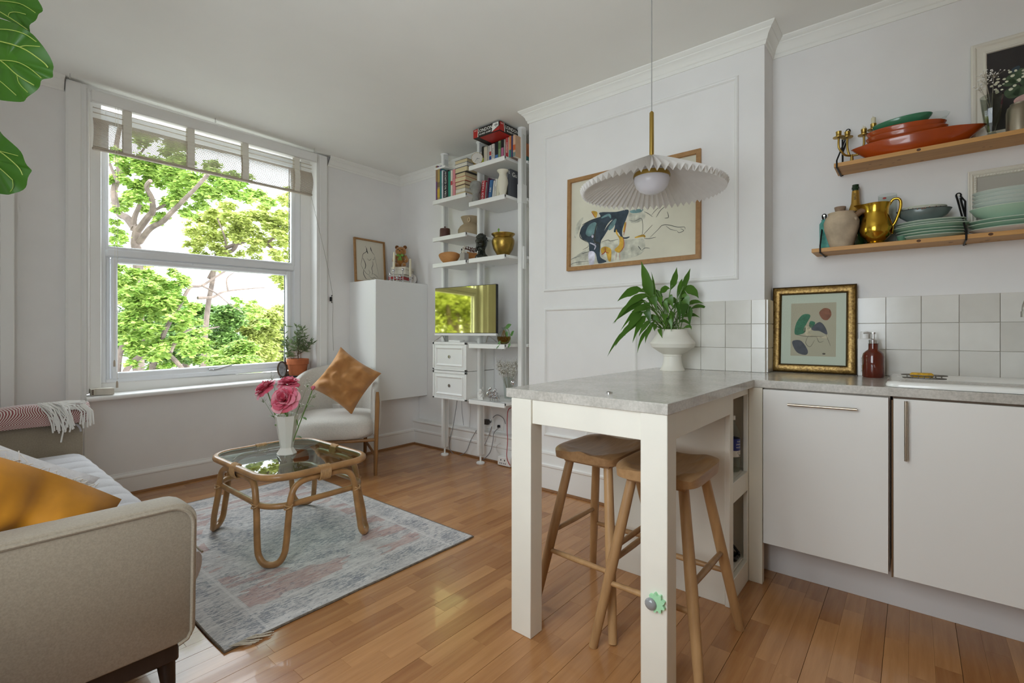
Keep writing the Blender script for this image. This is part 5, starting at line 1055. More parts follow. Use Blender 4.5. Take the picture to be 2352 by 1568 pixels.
for pts, w_ in (([(-.05, .36), (-.03, .33), (-.045, .30), (-.075, .28), (-.09, .23), (-.105, .17)], .0022), ([(.01, .365), (.02, .33), (.03, .31), (.055, .285)], .0022), ([(-.035, .345), (-.03, .31), (-.02, .29)], .005), ([(.012, .355), (.02, .32)], .0045), ([(-.08, .24), (-.055, .19), (-.052, .16), (-.065, .13)], .0035), ([(-.105, .17), (-.08, .13), (-.045, .09), (0, .075)], .0016), ([(-.03, .24), (-.01, .225), (.01, .235), (.015, .25)], .0015), ([(.03, .235), (.05, .24), (.055, .265)], .0015), ([(.03, .22), (.035, .19), (.02, .15), (.025, .12), (.02, .08)], .0024), ([(-.02, .13), (-.005, .105), (-.015, .09)], .0015), ([(-.075, .12), (-.08, .09), (-.06, .05), (-.045, .035)], .003), ([(-.045, .035), (0, .03), (.05, .025)], .0012), ([(.02, .10), (.06, .085), (.09, .06)], .0014), ([(-.02, .07), (.02, .05), (.05, .06), (.08, .03)], .0014), ([(.06, .03), (.085, .025)], .003), ([(.055, .285), (.07, .22), (.085, .15), (.10, .09)], .001)): stroke(m, pts, w_, .0, PM_)
m.to('drawing', INK, FP, w=False, smooth=False, fix=False)
gC = 'books under the teddy bear'; z = TOPZ
for i, (th, col, lb, dx) in enumerate(((.034, '#b9ab9c', 'bottom grey book of the pile under the teddy bear', 0), (.030, '#9c2f33', 'red book in the pile under the teddy bear', -.02), (.024, '#6b5d52', 'slim dark book in the pile under the teddy bear', -.01), (.050, '#cfc4ab', 'thick cream book in the pile under the teddy bear', .01), (.026, '#d6ccb4', 'top cream book right under the teddy bear', .015))):
    lying(lb, z, th, 2.94+dx, 3.15+dx*.4, 3.90, 4.06, .5+RN.uniform(-.06, .06), col, PAGEW if i != 1 else cov('#b8383a'), gC); z += th+.0004
FUR = mat('teddy_fur', '#a8712f', .95, var=.25, vs=40, bump=1, bs=130, bd=.006, sheen=.6); FURD = mat('teddy_dark', '#6f431c', .95)
TB = T('teddy_bear', 'golden teddy bear with a green ribbon sitting on the book pile', 'teddy bear', (3.045, 3.985, z), math.radians(-48))
m = MB(); m.ball((0, 0, .062), .052, 20, 1, .85, 1.25).ball((0, -.01, .165), .052, 20, 1.05, .92, .95).ball((0, -.052, .155), .024, 14, 1, .8, .8); m.to('body', FUR, TB, w=False, fix=False, ang=80)
for s in (-1, 1):
    m = MB(); m.ball((s*.040, .0, .208), .020, 14, 1, .5, 1); m.to('ear', FURD, TB, w=False)
    m = MB(); m.tube(spline([(s*.042, -.005, .115), (s*.064, -.03, .08), (s*.056, -.055, .055)], 5), [.020, .020, .019, .018, .018, .018, .018, .018, .018, .017, .014], 10); m.to('arm', FUR, TB, w=False)
    m = MB(); m.tube([(s*.03, -.02, .022), (s*.045, -.075, .022), (s*.05, -.092, .026)], [.024, .023, .012], 10); m.to('leg', FUR, TB, w=False)
    m = MB(); m.ball((s*.020, -.055, .178), .0055, 8); m.to('eye', BLACK, TB, w=False)
m = MB(); m.ball((0, -.072, .162), .007, 8, 1.2, .8, .8); m.to('nose', BLACK, TB, w=False)
m = MB(); m.tube([(.040*math.cos(a), -.004+.036*math.sin(a), .122) for a in [i*PI/9 for i in range(18)]], .007, 6, closed=True)
for s in (-1, 1): m.ribbon([(0, -.046, .118), (s*.014, -.055, .122), (s*.032, -.052, .12)], [.002, .013, .011], (0, 0, 1), .1); m.ribbon([(0, -.046, .116), (s*.008, -.056, .09), (s*.014, -.06, .068)], [.004, .008, .008], (1, 0, 0), .1)
m.to('ribbon', mat('green_ribbon', '#6d9a3a', .5), TB, w=False, fix=False)
CA = T('candelabra', 'chrome ball jointed candelabra holding two cream candles on the cabinet', 'candelabra', (2.93, 3.82, TOPZ))
pts = [(-.085, .02), (-.03, -.02), (.03, .015), (.09, -.02), (.01, .05), (-.055, .055)]; hs = [.148, .175, .100, .042, .08, .105]
hh = {0: .112, 1: .118, 2: .050}
nodes = [((-.085, .015), .100), ((-.012, -.03), .112), ((.085, -.02), .040), ((-.115, .03), .062), ((.0, .03), .055), ((-.035, .03), .035)]
m = MB()
for (x, y), h in nodes:
    m.tube([(x, y, .003), (x, y, h)], .0045, 8); m.ball((x, y, h+.008), .0135, 14); m.ball((x, y, .008), .008, 10); m.lathe([(.0155, 0), (.0165, .004), (.012, .005)], (x, y, h+.016), 14, cap1=False)
for a, b in ((0, 1), (1, 2), (0, 3), (1, 4), (4, 5)):
    (xa, ya), ha = nodes[a]; (xb, yb), hb = nodes[b]; q_ = min(ha, hb)*.35; m.tube([(xa, ya, q_), (xb, yb, q_)], .004, 6)
m.to('frame', CHROME, CA, w=False)
for i, L_ in ((0, .165), (2, .175)):
    (x, y), h = nodes[i]; m = MB(); m.lathe([(.0115, 0), (.0105, L_), (.006, L_+.002), (0, L_+.002)], (x+.0*i, y, h+.02), 12); m.xf(Matrix.Translation((x, y, h)) @ Matrix.Rotation(.03 if i == 0 else -.0, 4, 'Y') @ Matrix.Translation((-x, -y, -h))); m.to('candle', mat('candle_wax', '#e3dabf', .6), CA, w=False)
DC = T('paper_disc', 'pale round pierced disc leaning at the right end of the cabinet', 'ornament', (3.13, 3.93, TOPZ), math.radians(-45)); m = MB(); m.prism([(.055*math.cos(a), .054+.054*math.sin(a)) for a in [i*PI/14 for i in range(28)]], -.012, .012, 'y'); m.to('disc', mat('disc_pale', '#d6d2cd', .5), DC, w=False, ang=30)
m = MB()
for x, zz in ((-.015, .072), (.014, .066)): m.ball((x, -.0125, zz), .005, 8, 1, .3, 1)
m.to('hole', mat('disc_hole', '#6d6a68', .8), DC, w=False)
# ------------------------------------------------------------ pendant, painting, peninsula, stools, peace lily
PL = T('pendant_lamp', 'white pleated cone pendant lamp on a brass rod over the peninsula', 'lamp', (2.05, .894, 1.68))
SHD = leafmat('pleated_paper', '#dedad6', '#ece9e5', .75, .35, 30); px_, py_ = 2.05, .894
m = MB(); N = 66; vs = []; fs = []; prof = [(.020, 1.900), (.05, 1.886), (.12, 1.853), (.20, 1.812), (.27, 1.775), (.312, 1.750)]
for r, z in prof:
    for i in range(2*N):
        a = PI*i/N; d = (.0105*(r/.31)+.002)*(1 if i % 2 else -1); vs.append((px_+(r+d*.35)*math.cos(a), py_+(r+d*.35)*math.sin(a), z+d))
n2 = 2*N
for k in range(len(prof)-1):
    for i in range(n2): j = (i+1) % n2; fs.append((k*n2+i, k*n2+j, (k+1)*n2+j, (k+1)*n2+i))
m.add(vs, fs); m.to('shade', SHD, PL, smooth=False, fix=False)
m = MB(); m.lathe([(.024, 1.882), (.026, 1.90), (.010, 1.908), (.0095, 2.095), (.004, 2.102)], (px_, py_, 0), 16); m.to('rod', SATINB, PL)
m = MB(); m.tube([(px_, py_, 2.1), (px_, py_, cz(py_)-.02)], .0022, 6); m.to('cord', mat('lamp_cord', '#9a9a96', .6), PL)
m = MB(); m.lathe([(.05, -.001), (.05, -.02), (.01, -.03)], (px_, py_, cz(py_)), 20); m.to('ceiling_rose', SATINB, PL)
m = MB(); m.lathe([(.0, 1.733), (.025, 1.736), (.050, 1.747), (.068, 1.766), (.077, 1.792), (.077, 1.806), (.07, 1.826), (.05, 1.845), (0, 1.85)], (px_, py_, 0), 32, cap0=False, cap1=False); m.to('glass_bowl', mat('opal_glass', '#e4e3ea', .25), PL)
m = MB(); m.lathe([(.0785, 1.806), (.080, 1.815), (.076, 1.826)], (px_, py_, 0), 32, cap0=False, cap1=False); m.to('brass_ring', SATINB, PL)
# painting on the chimney breast (loose figure study in ink, blue and ochre)
PT = T('painting', 'large oak framed ink and watercolour figure painting on the chimney breast', 'painting', (2.809, 1.376, 1.538), -PI/2)
PT.rotation_euler = (math.radians(-1.2), 0, -PI/2)
frame(PT, .897, .627, .026, .028, OAKF)
ARTP = mat('art_paper', '#dad6c3', .8, var=.06, vs=5)
m = MB(); m.box(-.43, -.012, .02, .43, -.004, .61); m.to('sheet', ARTP, PT, w=False, smooth=False)
PMx = plane_M((0, -.0124, 0), (1, 0, 0), (0, 0, 1))
# picture coordinates: photo crop pixels of the sheet -> metres
def PC(x, y): return ((x-95)/2930*.86*1.30-.43+.0, .60-(y+560)/2080*.60)
def art(nm, col, shapes, strokes, z, rough=.8):
    mm = MB()
    for s in shapes: blob(mm, [PC(*p) for p in s], z, PMx)
    for pts, w_ in strokes: stroke(mm, [PC(*p) for p in pts], w_, z, PMx)
    mm.to(nm, mat('paint_'+nm, col, rough, var=.35, vs=22), PT, w=False, smooth=False, fix=False, stuff=True)
art('grey_wash', '#c4c3b3', [[(700, 940), (1300, 960), (1500, 1000), (1450, 1300), (900, 1400), (120, 1380), (140, 1230)], [(1220, 330), (1480, 350), (1500, 560), (1280, 600)], [(180, 700), (240, 400), (360, 290), (330, 420), (230, 720)]], [], .0)
art('dark_blue', '#3a4650', [[(300, 620), (360, 480), (520, 400), (700, 350), (690, 250), (1000, 300), (1220, 300), (1190, 480), (1120, 700), (1130, 880), (1250, 890), (1200, 930), (1110, 900), (1040, 760), (960, 740), (980, 600), (940, 460), (820, 580), (720, 900), (700, 1150), (720, 1280), (830, 1380), (690, 1410), (650, 1340), (610, 1160), (500, 1120), (470, 900), (340, 780)]], [([(960, 460), (860, 600), (760, 780), (700, 900)], .010)], .0003)
art('teal_light', '#6f8f90', [[(420, 640), (480, 500), (600, 450), (640, 560), (600, 700), (500, 760), (430, 720)], [(960, 470), (1010, 470), (960, 620), (880, 690), (860, 620)], [(1260, 330), (1470, 330), (1440, 400), (1290, 390)]], [([(720, 380), (860, 340), (900, 420)], .008)], .0006)
art('pale_stocking', '#d5d3e0', [[(475, 1130), (600, 1150), (580, 1420), (500, 1430)]], [([(580, 860), (620, 950)], .006), ([(500, 910), (610, 990), (590, 1080)], .005), ([(540, 720), (560, 800)], .008)], .0006)
art('ochre', '#c9a040', [[(530, 190), (640, 230), (610, 360)], [(1010, 690), (1050, 830), (1130, 900), (1140, 1080), (1080, 1210), (1010, 1190), (980, 1130), (1060, 1040), (1060, 900), (1000, 780)], [(720, 1080), (800, 1040), (900, 1100), (920, 1200), (910, 1380), (860, 1360), (810, 1160), (740, 1200)]], [([(1170, 560), (1140, 780)], .006), ([(1340, 930), (1480, 910), (1520, 950)], .007)], .0006)
art('red_line', '#a83c34', [], [([(525, 195), (600, 350)], .002), ([(1190, 560), (1160, 750), (1140, 850)], .002), ([(1140, 900), (1150, 1080), (1080, 1210)], .002), ([(800, 1060), (800, 1160), (730, 1220)], .003), ([(800, 1160), (870, 1200)], .002), ([(1020, 1200), (1000, 1370)], .0012), ([(1070, 1210), (1080, 1380)], .0012)], .0009)
art('ink_line', '#3f423f', [], [([(300, 620), (310, 760), (460, 890)], .003), ([(340, 470), (500, 400), (700, 355)], .003), ([(640, 480), (600, 700), (600, 900), (690, 960), (690, 1150)], .007), ([(120, 1240), (280, 1190)], .0015), ([(110, 1370), (210, 1330), (480, 1330)], .0015), ([(720, 930), (850, 900), (900, 930), (1050, 915)], .0016), ([(1230, 530), (1340, 570), (1460, 550), (1470, 870), (1400, 900)], .0013), ([(1480, 900), (1640, 710)], .0014), ([(1600, 970), (1730, 830), (1800, 750), (1900, 760), (2040, 830), (2150, 850), (2160, 900)], .0016), ([(2040, 900), (1940, 860), (1860, 770)], .0012), ([(2040, 910), (2070, 950), (2140, 920), (2090, 870)], .0014), ([(1500, 400), (1570, 460), (1640, 540)], .0014), ([(1700, 560), (1780, 420), (1900, 330)], .0015), ([(1620, 500), (1700, 400), (1760, 350)], .0012), ([(1880, 480), (1900, 600), (1840, 610)], .0016), ([(1500, 970), (1580, 990), (1700, 980)], .0016), ([(1400, 1120), (1450, 1210)], .0022), ([(1460, 1230), (1520, 1180), (1600, 1200)], .0016), ([(360, 1050), (460, 1000), (470, 950)], .0015), ([(340, 1140), (490, 1110)], .0018)], .0009)
# worktop: one L shaped slab
WT = bpy.data.materials.new('worktop'); WT.use_nodes = True; n = NT(WT); v = n.coords((1, 1, 1), False)
a_ = n.noise(v, 6, 5, .7); b_ = n.noise(v, 90, 3, .7); s_ = n.add('ShaderNodeMath', operation='ADD'); n.ln(a_, s_.inputs[0]); n.ln(b_, s_.inputs[1]); h_ = n.add('ShaderNodeMath', operation='MULTIPLY', i_1=.5); n.ln(s_.outputs[0], h_.inputs[0])
n.ln(n.ramp(h_.outputs[0], [(.38, '#aca79e'), (.62, '#cdc8bf')]), n.p.inputs['Base Color']); n.p.inputs['Roughness'].default_value = .2; n.p.inputs['Coat Weight'].default_value = .2
ZT = .908
m = MB(); P = [(1.394, .558), (2.362, .548), (2.362, -2.38), (2.988, -2.38), (2.988, .600), (2.80, .600), (2.80, 1.190), (1.406, 1.196)]
m.prism(P, ZT-.034, ZT); wt = m.thing('worktop', 'pale grey stone effect worktop turning from kitchen run into breakfast bar', 'worktop', WT, loc=(2.3, .6, ZT-.034), ang=20, smooth=False)
bv = wt.modifiers.new('bevel', 'BEVEL'); bv.width = .002; bv.segments = 2; bv.limit_method = 'ANGLE'
# breakfast bar frame
BB = T('breakfast_bar_frame', 'cream painted leg frame carrying the free end of the breakfast bar', 'table frame', (1.9, .87, 0))
for y0, y1, x1 in ((.562, .647, 1.472), (1.073, 1.165, 1.47)):
    m = MB(); m.box(1.400, y0, 0, x1, y1, ZT-.034, .002); m.to('leg', WOODWHITE, BB)
m = MB(); m.box(1.408, .648, ZT-.034-.088, 1.428, 1.072, ZT-.0345, .0015); m.to('apron', WOODWHITE, BB)
m = MB(); m.box(1.473, .566, ZT-.034-.085, 2.074, .584, ZT-.0345, .0015); m.to('apron', WOODWHITE, BB)
m = MB(); m.box(1.471, 1.135, ZT-.034-.085, 2.79, 1.155, ZT-.0345, .0015); m.to('apron', WOODWHITE, BB)
# base unit under the bar, its open shelves facing the kitchen
BU2 = T('open_base_unit', 'white base unit under the bar with two open shelves at its end', 'cabinet', (2.45, .86, 0))
m = MB(); m.box(2.085, .590, .0, 2.105, 1.13, ZT-.035, .001).box(2.105, 1.11, 0, 2.79, 1.13, ZT-.035).box(2.40, .59, 0, 2.42, 1.11, ZT-.035).box(2.105, .75, .09, 2.40, .765, ZT-.035); m.to('carcass', WOODWHITE, BU2)
m = MB(); m.box(2.075, .572, .0, 2.125, .592, ZT-.035, .002); m.to('face_stile', WOODWHITE, BU2)
m = MB(); m.box(2.352, .572, .0, 2.40, .592, ZT-.035, .002); m.to('face_stile', WOODWHITE, BU2)
for z0, z1 in ((.0, .095), (.41, .495), (.842, ZT-.035)):
    m = MB(); m.box(2.125, .572, z0, 2.352, .592, z1, .002); m.to('face_rail', WOODWHITE, BU2)
for z in (.085, .478):
    m = MB(); m.box(2.107, .593, z, 2.40, .75, z+.016, .001); m.to('shelf', WOODWHITE, BU2)
TG = mat('grey_tile_back', '#8f8a82', .4)
for i in range(2):
    for k in range(5): m = MB(); m.box(2.108+i*.147, .742, .103+k*.15, 2.252+i*.147, .750, .25+k*.15, .002); m.to('tile', TG, BU2)
WB_ = T('water_bottle', 'clear plastic bottle with a blue label on the upper open shelf', 'bottle', (2.316, .630, .4945))
m = MB(); m.lathe([(0, .002), (.030, .002), (.034, .008), (.034, .07), (.0335, .072), (.0335, .15), (.034, .155), (.030, .185), (.014, .215), (.013, .235)], n=24, cap0=False, cap1=False); m.to('body', GLASS, WB_, w=False)
m = MB(); m.lathe([(.0346, .098), (.0346, .150)], n=24, cap0=False, cap1=False); lbm = m.to('label', mat('label_blue', '#2c3a8c', .4), WB_, w=False)
m = MB(); m.lathe([(.0346, .070), (.0346, .0975)], n=24, cap0=False, cap1=False); l2 = m.to('label', TXTW, WB_, w=False, label='white lower label strip')
m = MB(); m.lathe([(.015, .232), (.015, .25), (0, .251)], n=16, cap0=False, cap1=False); m.to('cap', TRIM, WB_, w=False)
def wrap(mm, r, a0): return MB.warp(mm, lambda x, y, z: (r*math.cos(a0+x/r), r*math.sin(a0+x/r), z))
m = MB(); 
for k, tx in enumerate(('PURE', 'SPRING', 'WATER')): text_mesh(m, tx, .010, plane_M((0, 0, .138-k*.013), (1, 0, 0), (0, 0, 1)), 0)
wrap(m, .0349, -PI/2-.3); m.to('label_print', TXTW, lbm, w=False, smooth=False)
m = MB(); text_mesh(m, '1', .014, plane_M((.004, 0, .088), (1, 0, 0), (0, 0, 1)), 0)
for k in range(3): a = 2*PI*k/3; m.tube([(-.010+.0055*math.cos(a+j*.5), 0, .088+.0055*math.sin(a+j*.5)) for j in range(4)], .001, 4)
for k in range(9): m.box(-.008+k*.0024, -.0002, .072, -.008+k*.0024+.0013, .0002, .080)
wrap(m, .0349, -PI/2-.1); m.to('label_print', TXTK, l2, w=False, smooth=False)
BS = T('black_holder', 'black object with a rounded top standing on the lower open shelf', 'holder', (2.305, .650, .1015))
m = MB(); m.box(-.03, .02, .0, .035, .035, .135, .012); m.to('upright', BLACK, BS, w=False); m = MB(); m.box(-.03, -.05, 0, .04, .02, .022, .006).tube([(.03, -.045, .022), (.03, -.02, .05), (.03, .02, .06)], .006, 8); m.to('sole', mat('rubber', '#101012', .25), BS, w=False)
m = MB(); m.box(2.364, .515, 0, 2.396, .5712, ZT-.035, .001); m.thing('filler_post', 'slim cream filler post between open shelves and the first white door', 'post', mat('filler_cream', '#ded6c4', .5))
# stools
STW = wood('stool_oak', '#bd9566', '#8a6440', (22, 22, 2.5), .42, rnd=.25)
STT = wood('stool_seat_oak', '#b48d62', '#83603f', (3, 34, 34), .42, rnd=.25)
def stool(label, cx, cy, rz, feet):
    t = T('bar_stool', label, 'stool', (cx, cy, 0), 0, 'oak saddle bar stools'); zs = .595
    m = MB(); nu, nv = 33, 25; hx, hy = .182, .150
    def dish(a, b):
        e = max(abs(a)**3.2, abs(b)**3.2); return .652-.026*(1-min(1, (a*a*.8+b*b)**1.3))+.010*max(0, a)**3*0-.014*max(0, -a)**3*abs(b)**1.5+.012*max(0, -a)**4*math.exp(-(b/.22)**2)
    def ed(u, v, z=None):
        a, b = u*2-1, v*2-1; l = (abs(a)**5+abs(b)**5)**.2; mx_ = max(abs(a), abs(b)); k = mx_/l if l > 1e-6 else 1; return a*hx*k, b*hy*k, a, b
    def top(u, v): x, y, a, b = ed(u, v); e = max(abs(a), abs(b)); return (x, y, dish(a, b)-.006*max(0, (e-.9)/.1)**2)
    def bot(u, v): x, y, a, b = ed(u, v); e = max(abs(a), abs(b)); return (x*.985, y*.985, .602+.006*max(0, (e-.85)/.15)**2)
    m.grid(top, nu, nv); m.grid(bot, nu, nv)
    per = [(i/(nu-1), 0) for i in range(nu)]+[(1, j/(nv-1)) for j in range(1, nv)]+[(1-i/(nu-1), 1) for i in range(1, nu)]+[(0, 1-j/(nv-1)) for j in range(1, nv-1)]
    vs = [top(*p) for p in per]+[bot(*p) for p in per]; k = len(per); m.add(vs, [(i, (i+1) % k, k+(i+1) % k, k+i) for i in range(k)])
    m.xf(rotz(rz)); m.to('seat', STT, t, w=False, fix=False, ang=50)
    m = MB(); m.box(-.135, -.105, .588, .135, .105, .603, .004); m.xf(rotz(rz)); m.to('seat_block', STT, t, w=False)
    legs = []
    for (fx, fy) in feet:
        f = Vector((fx-cx, fy-cy, 0)); tp = Vector((f.x*.47, f.y*.50, .592)); legs.append((f, tp)); m = MB(); m.tube([f+Vector((0, 0, 0)), f*.5+tp*.5, tp], [.0155, .0195, .0175], 14); m.to('leg', STW, t, w=False)
    for a, b, z in ((0, 1, .30), (1, 2, .225), (2, 3, .30), (3, 0, .225)):
        p = [legs[i][0].lerp(legs[i][1], z/.592) for i in (a, b)]; m = MB(); m.tube([p[0], p[0]*.5+p[1]*.5, p[1]], [.009, .0115, .009], 10); m.to('stretcher', STW, t, w=False)
    return t
stool('oak saddle seat stool tucked deeper beneath the bar, next to the far leg', 1.815, 1.01, 0, [(1.588, 1.192), (2.05, 1.192), (2.05, .831), (1.57, .831)])
stool('oak saddle seat stool in front, half hidden by the near bar leg', 1.735, .692, .03, [(1.509, .877), (1.955, .877), (1.952, .502), (1.509, .502)])
# suction toy on the leg
ST_ = T('suction_cup_toy', 'mint green flower shaped suction toy with grey dome stuck on the near leg', 'toy', (1.400, .6, .305))
MINT = mat('mint_rubber', '#a9dcb0', .4); m = MB(); m.prism([(.024*(1+.16*math.cos(9*a))*math.cos(a)-.008, .004+.026*(1+.16*math.cos(9*a))*math.sin(a)) for a in [i*2*PI/72 for i in range(72)]], -.012, 0.0, 'x'); m.to('petal_ring', MINT, ST_, w=False, ang=50)
m = MB(); m.ball((-.013, .008, -.003), .0185, 18, .6, 1, 1); m.to('dome', mat('grey_dome', '#8f9090', .12, coat=.5), ST_, w=False)
CP = T('grommet_cap', 'small round metal cap set into the bar worktop', 'cap', (1.52, .819, ZT)); m = MB(); m.lathe([(0, .0005), (.012, .0005), (.012, .003), (.008, .005), (.007, .003), (0, .003)], n=18, cap0=False, cap1=False); m.to('ring', CHROME, CP, w=False)
# peace lily in a white pedestal pot
LP = T('peace_lily', 'leafy peace lily in a white pedestal pot on the bar by the tiles', 'plant', (2.640, 1.03, ZT))
m = MB(); m.lathe([(0, 0), (.066, 0), (.067, .004), (.056, .022), (.049, .05), (.047, .078), (.050, .084), (.048, .09), (.075, .105), (.112, .130), (.121, .150), (.119, .158), (.098, .182), (.084, .205), (.080, .218), (.084, .228), (.080, .229), (.075, .212), (0, .205)], n=40, cap0=False, cap1=False); m.to('pot', mat('pedestal_white', '#e6e2d6', .45), LP, w=False, ang=30)
m = MB(); m.lathe([(0, .208), (.074, .210)], n=20, cap0=False, cap1=False); m.to('soil', mat('soil', '#3b2c20', .95), LP, w=False)
LILY = leafmat('lily_leaf', '#2c4f1f', '#62902f', .35, .25, 5); sx_ = 2.68/1110
def lp(px, py, f): # offsets from the pot axis: right across the view, up, and fore and aft
    return RV*((px-1535)*sx_)+FV*f+Vector((0, 0, (850-py)*sx_))
q = MB(); m = MB()
LV = [((1490, 700), (1478, 640), (1466, 597), 20, .02), ((1500, 700), (1497, 650), (1491, 620), 5, .03), ((1530, 665), (1540, 640), (1545, 612), 13, .0), ((1552, 670), (1562, 640), (1572, 616), 11, -.02), ((1462, 665), (1432, 662), (1404, 692), 17, -.03), ((1475, 680), (1436, 676), (1412, 720), 14, -.05),
      ((1470, 690), (1440, 690), (1395, 742), 15, -.02), ((1480, 705), (1452, 704), (1432, 716), 13, -.06), ((1462, 716), (1440, 722), (1418, 770), 16, -.05), ((1470, 725), (1424, 745), (1400, 795), 12, -.02), ((1478, 735), (1458, 745), (1448, 772), 10, -.06), ((1490, 735), (1466, 755), (1464, 787), 9, -.05), ((1492, 745), (1480, 748), (1484, 760), 10, -.06),
      ((1555, 660), (1580, 660), (1593, 684), 17, -.01), ((1572, 700), (1585, 684), (1611, 695), 9, .02), ((1556, 728), (1575, 714), (1598, 728), 8, .0), ((1555, 753), (1572, 742), (1572, 757), 6, -.03), ((1545, 690), (1556, 668), (1560, 720), 17, -.05), ((1548, 700), (1552, 690), (1545, 735), 17, -.06), ((1520, 690), (1515, 670), (1530, 710), 16, -.04), ((1500, 690), (1490, 670), (1502, 706), 15, -.05),
      ((1480, 690), (1476, 665), (1490, 720), 15, -.06), ((1510, 672), (1520, 655), (1535, 660), 13, .03), ((1500, 665), (1480, 658), (1458, 668), 12, .04), ((1530, 700), (1540, 675), (1552, 700), 14, .03), ((1462, 720), (1464, 700), (1474, 750), 14, -.07), ((1502, 730), (1506, 706), (1500, 745), 15, -.08), ((1520, 730), (1530, 700), (1520, 740), 13, -.07), ((1475, 728), (1484, 722), (1500, 742), 10, -.05), ((1515, 690), (1512, 668), (1500, 660), 12, .05), ((1560, 700), (1566, 672), (1556, 655), 14, .02)]
LV += [((b[0]+dx, b[1]+dy), (c_[0]+dx*1.6, c_[1]+dy-4), (t_[0]+dx*2.2, t_[1]+dy*1.6), w_*.8, f+.015) for i, (b, c_, t_, w_, f) in enumerate(LV[:30]) for dx, dy in (((-7, 14) if i % 2 else (9, 10)),) if i % 3 != 1 and i not in (0, 1, 2)]
rn = random.Random(12); stems = MB()
for i, (b, c_, t_, w_, f) in enumerate(LV):
    B, Cc, Tt = lp(*b, f), lp(*c_, f*1.25-.01), lp(*t_, f*1.4); root = RV*rn.uniform(-.045, .05)+FV*rn.uniform(-.03, .03)+Vector((0, 0, .21))
    P = [(1-s)**2*B+2*s*(1-s)*Cc*1.0+s*s*Tt for s in [k/9 for k in range(10)]]; W = [w_*.60*sx_*x for x in (.08, .45, .8, .98, 1.0, .92, .74, .48, .22, .02)]
    W = [x*(1+.07*math.sin(k*2.1+i)) for k, x in enumerate(W)]
    sd = (P[5]-P[3]).cross(FV*1.0+Vector((0, 0, .35))); q = MB(); q.ribbon(P, W, sd if sd.length > 1e-6 else RV, .18); q.to('leaf', LILY, LP, w=False, fix=False)
    stems.tube(spline([tuple(root), tuple(root*.45+B*.55+Vector((0, 0, .015))), tuple(B), tuple(P[2])], 4), .0026, 5)
stems.to('leaf_stalks', STEM, LP, w=False, fix=False, stuff=True)
# ------------------------------------------------------------ kitchen run
HNDL = mat('bar_handle', '#b9ad9c', .3, 1)
K1 = T('dishwasher_front', 'white integrated appliance door with a horizontal bar handle, left of the run', 'appliance', (2.64, .29, 0))
m = MB(); m.box(2.385, .068, .190, 2.97, .512, ZT-.036); m.to('carcass', mat('carcass_grey', '#b7aca0', .6), K1, smooth=False)
m = MB(); m.box(2.360, .0725, .187, 2.380, .512, ZT-.040, .0015); d = m.to('door', DOORW, K1)
m = MB(); m.tube([(2.338, .412, .8115), (2.338, .170, .8145)], .0055, 12); h = m.to('handle', HNDL, d)
for y in (.385, .197): m = MB(); m.tube([(2.338, y, .812), (2.361, y, .812)], .004, 8); m.to('handle_post', HNDL, K1)
K2 = T('sink_cabinet', 'white base cupboard beneath the sink with a vertical bar handle', 'cabinet', (2.64, -.30, 0))
m = MB(); m.box(2.385, -.56, .190, 2.97, .060, ZT-.036); m.to('carcass', mat('carcass_brown', '#7b6552', .6), K2, smooth=False)
m = MB(); m.box(2.360, -.56, .183, 2.380, .0575, .866, .0015); d = m.to('door', DOORW, K2)
m = MB(); m.tube([(2.338, .020, .862), (2.338, .020, .637)], .0055, 12); m.to('handle', HNDL, d)
for z in (.835, .665): m = MB(); m.tube([(2.338, .02, z), (2.361, .02, z)], .004, 8); m.to('handle_post', HNDL, K2)
m = MB(); m.box(2.362, .0585, .18, 2.378, .0635, .86); m.to('edge_strip', mat('edge_brown', '#6f5236', .6), K2, smooth=False)
m = MB(); m.box(2.525, -2.3, 0, 2.541, .553, .1895, .001); m.thing('plinth', 'white recessed plinth board under the kitchen doors', 'plinth', mat('plinth_white', '#dad6d3', .4))
for i in range(3): # further units, out of frame
    m = MB(); m.box(2.360, -.565-.6*(i+1)+.004, .187, 2.97, -.565-.6*i, ZT-.038, .0015); m.thing('base_cabinet', 'white base cupboard further along the kitchen run, number %s past the sink' % ('one', 'two', 'three')[i], 'cabinet', DOORW)
# sink
SK = T('sink', 'white ceramic inset sink with a thick rolled rim', 'sink', (2.64, -.36, ZT))
SINKW = mat('sink_white', '#eceae4', .15, coat=.5); m = MB()
X0, X1, Y0, Y1 = 2.378, 2.900, -.90, .083
def ringp(ins, z, r): return [(x, y, z) for x, y in rrect(X0+ins, Y0+ins, X1-ins, Y1-ins, r, 6)]
rings = [ringp(.0, ZT+.001, .05), ringp(-.001, ZT+.008, .05), ringp(.004, ZT+.018, .05), ringp(.014, ZT+.022, .05), ringp(.030, ZT+.021, .05), ringp(.048, ZT+.014, .04), ringp(.056, ZT+.004, .035), ringp(.060, ZT-.002, .035)]
n = len(rings[0]); vs = [v for r in rings for v in r]; fs = [(k*n+i, k*n+(i+1) % n, (k+1)*n+(i+1) % n, (k+1)*n+i) for k in range(len(rings)-1) for i in range(n)]; fs.append(tuple((len(rings)-1)*n+i for i in range(n)))
m.add(vs, fs); m.to('basin_rim', SINKW, SK, ang=50)
SC2 = T('sponge_holder', 'oval wire holder with a yellow sponge at the sink edge', 'sponge holder', (2.60, -.035, ZT+.0215))
m = MB(); P = [(.035*math.cos(a), .068*math.sin(a)) for a in [i*PI/14 for i in range(28)]]
m.tube([(x, y, .003) for x, y in P], .002, 5, closed=True).tube([(x*1.06, y*1.06, .015) for x, y in P], .002, 5, closed=True)
for k in range(7): y = -.054+.018*k; x = .035*math.sqrt(max(0, 1-(y/.068)**2)); m.tube([(-x, y, .015), (-x, y, .003), (x, y, .003), (x, y, .015)], .0014, 4)
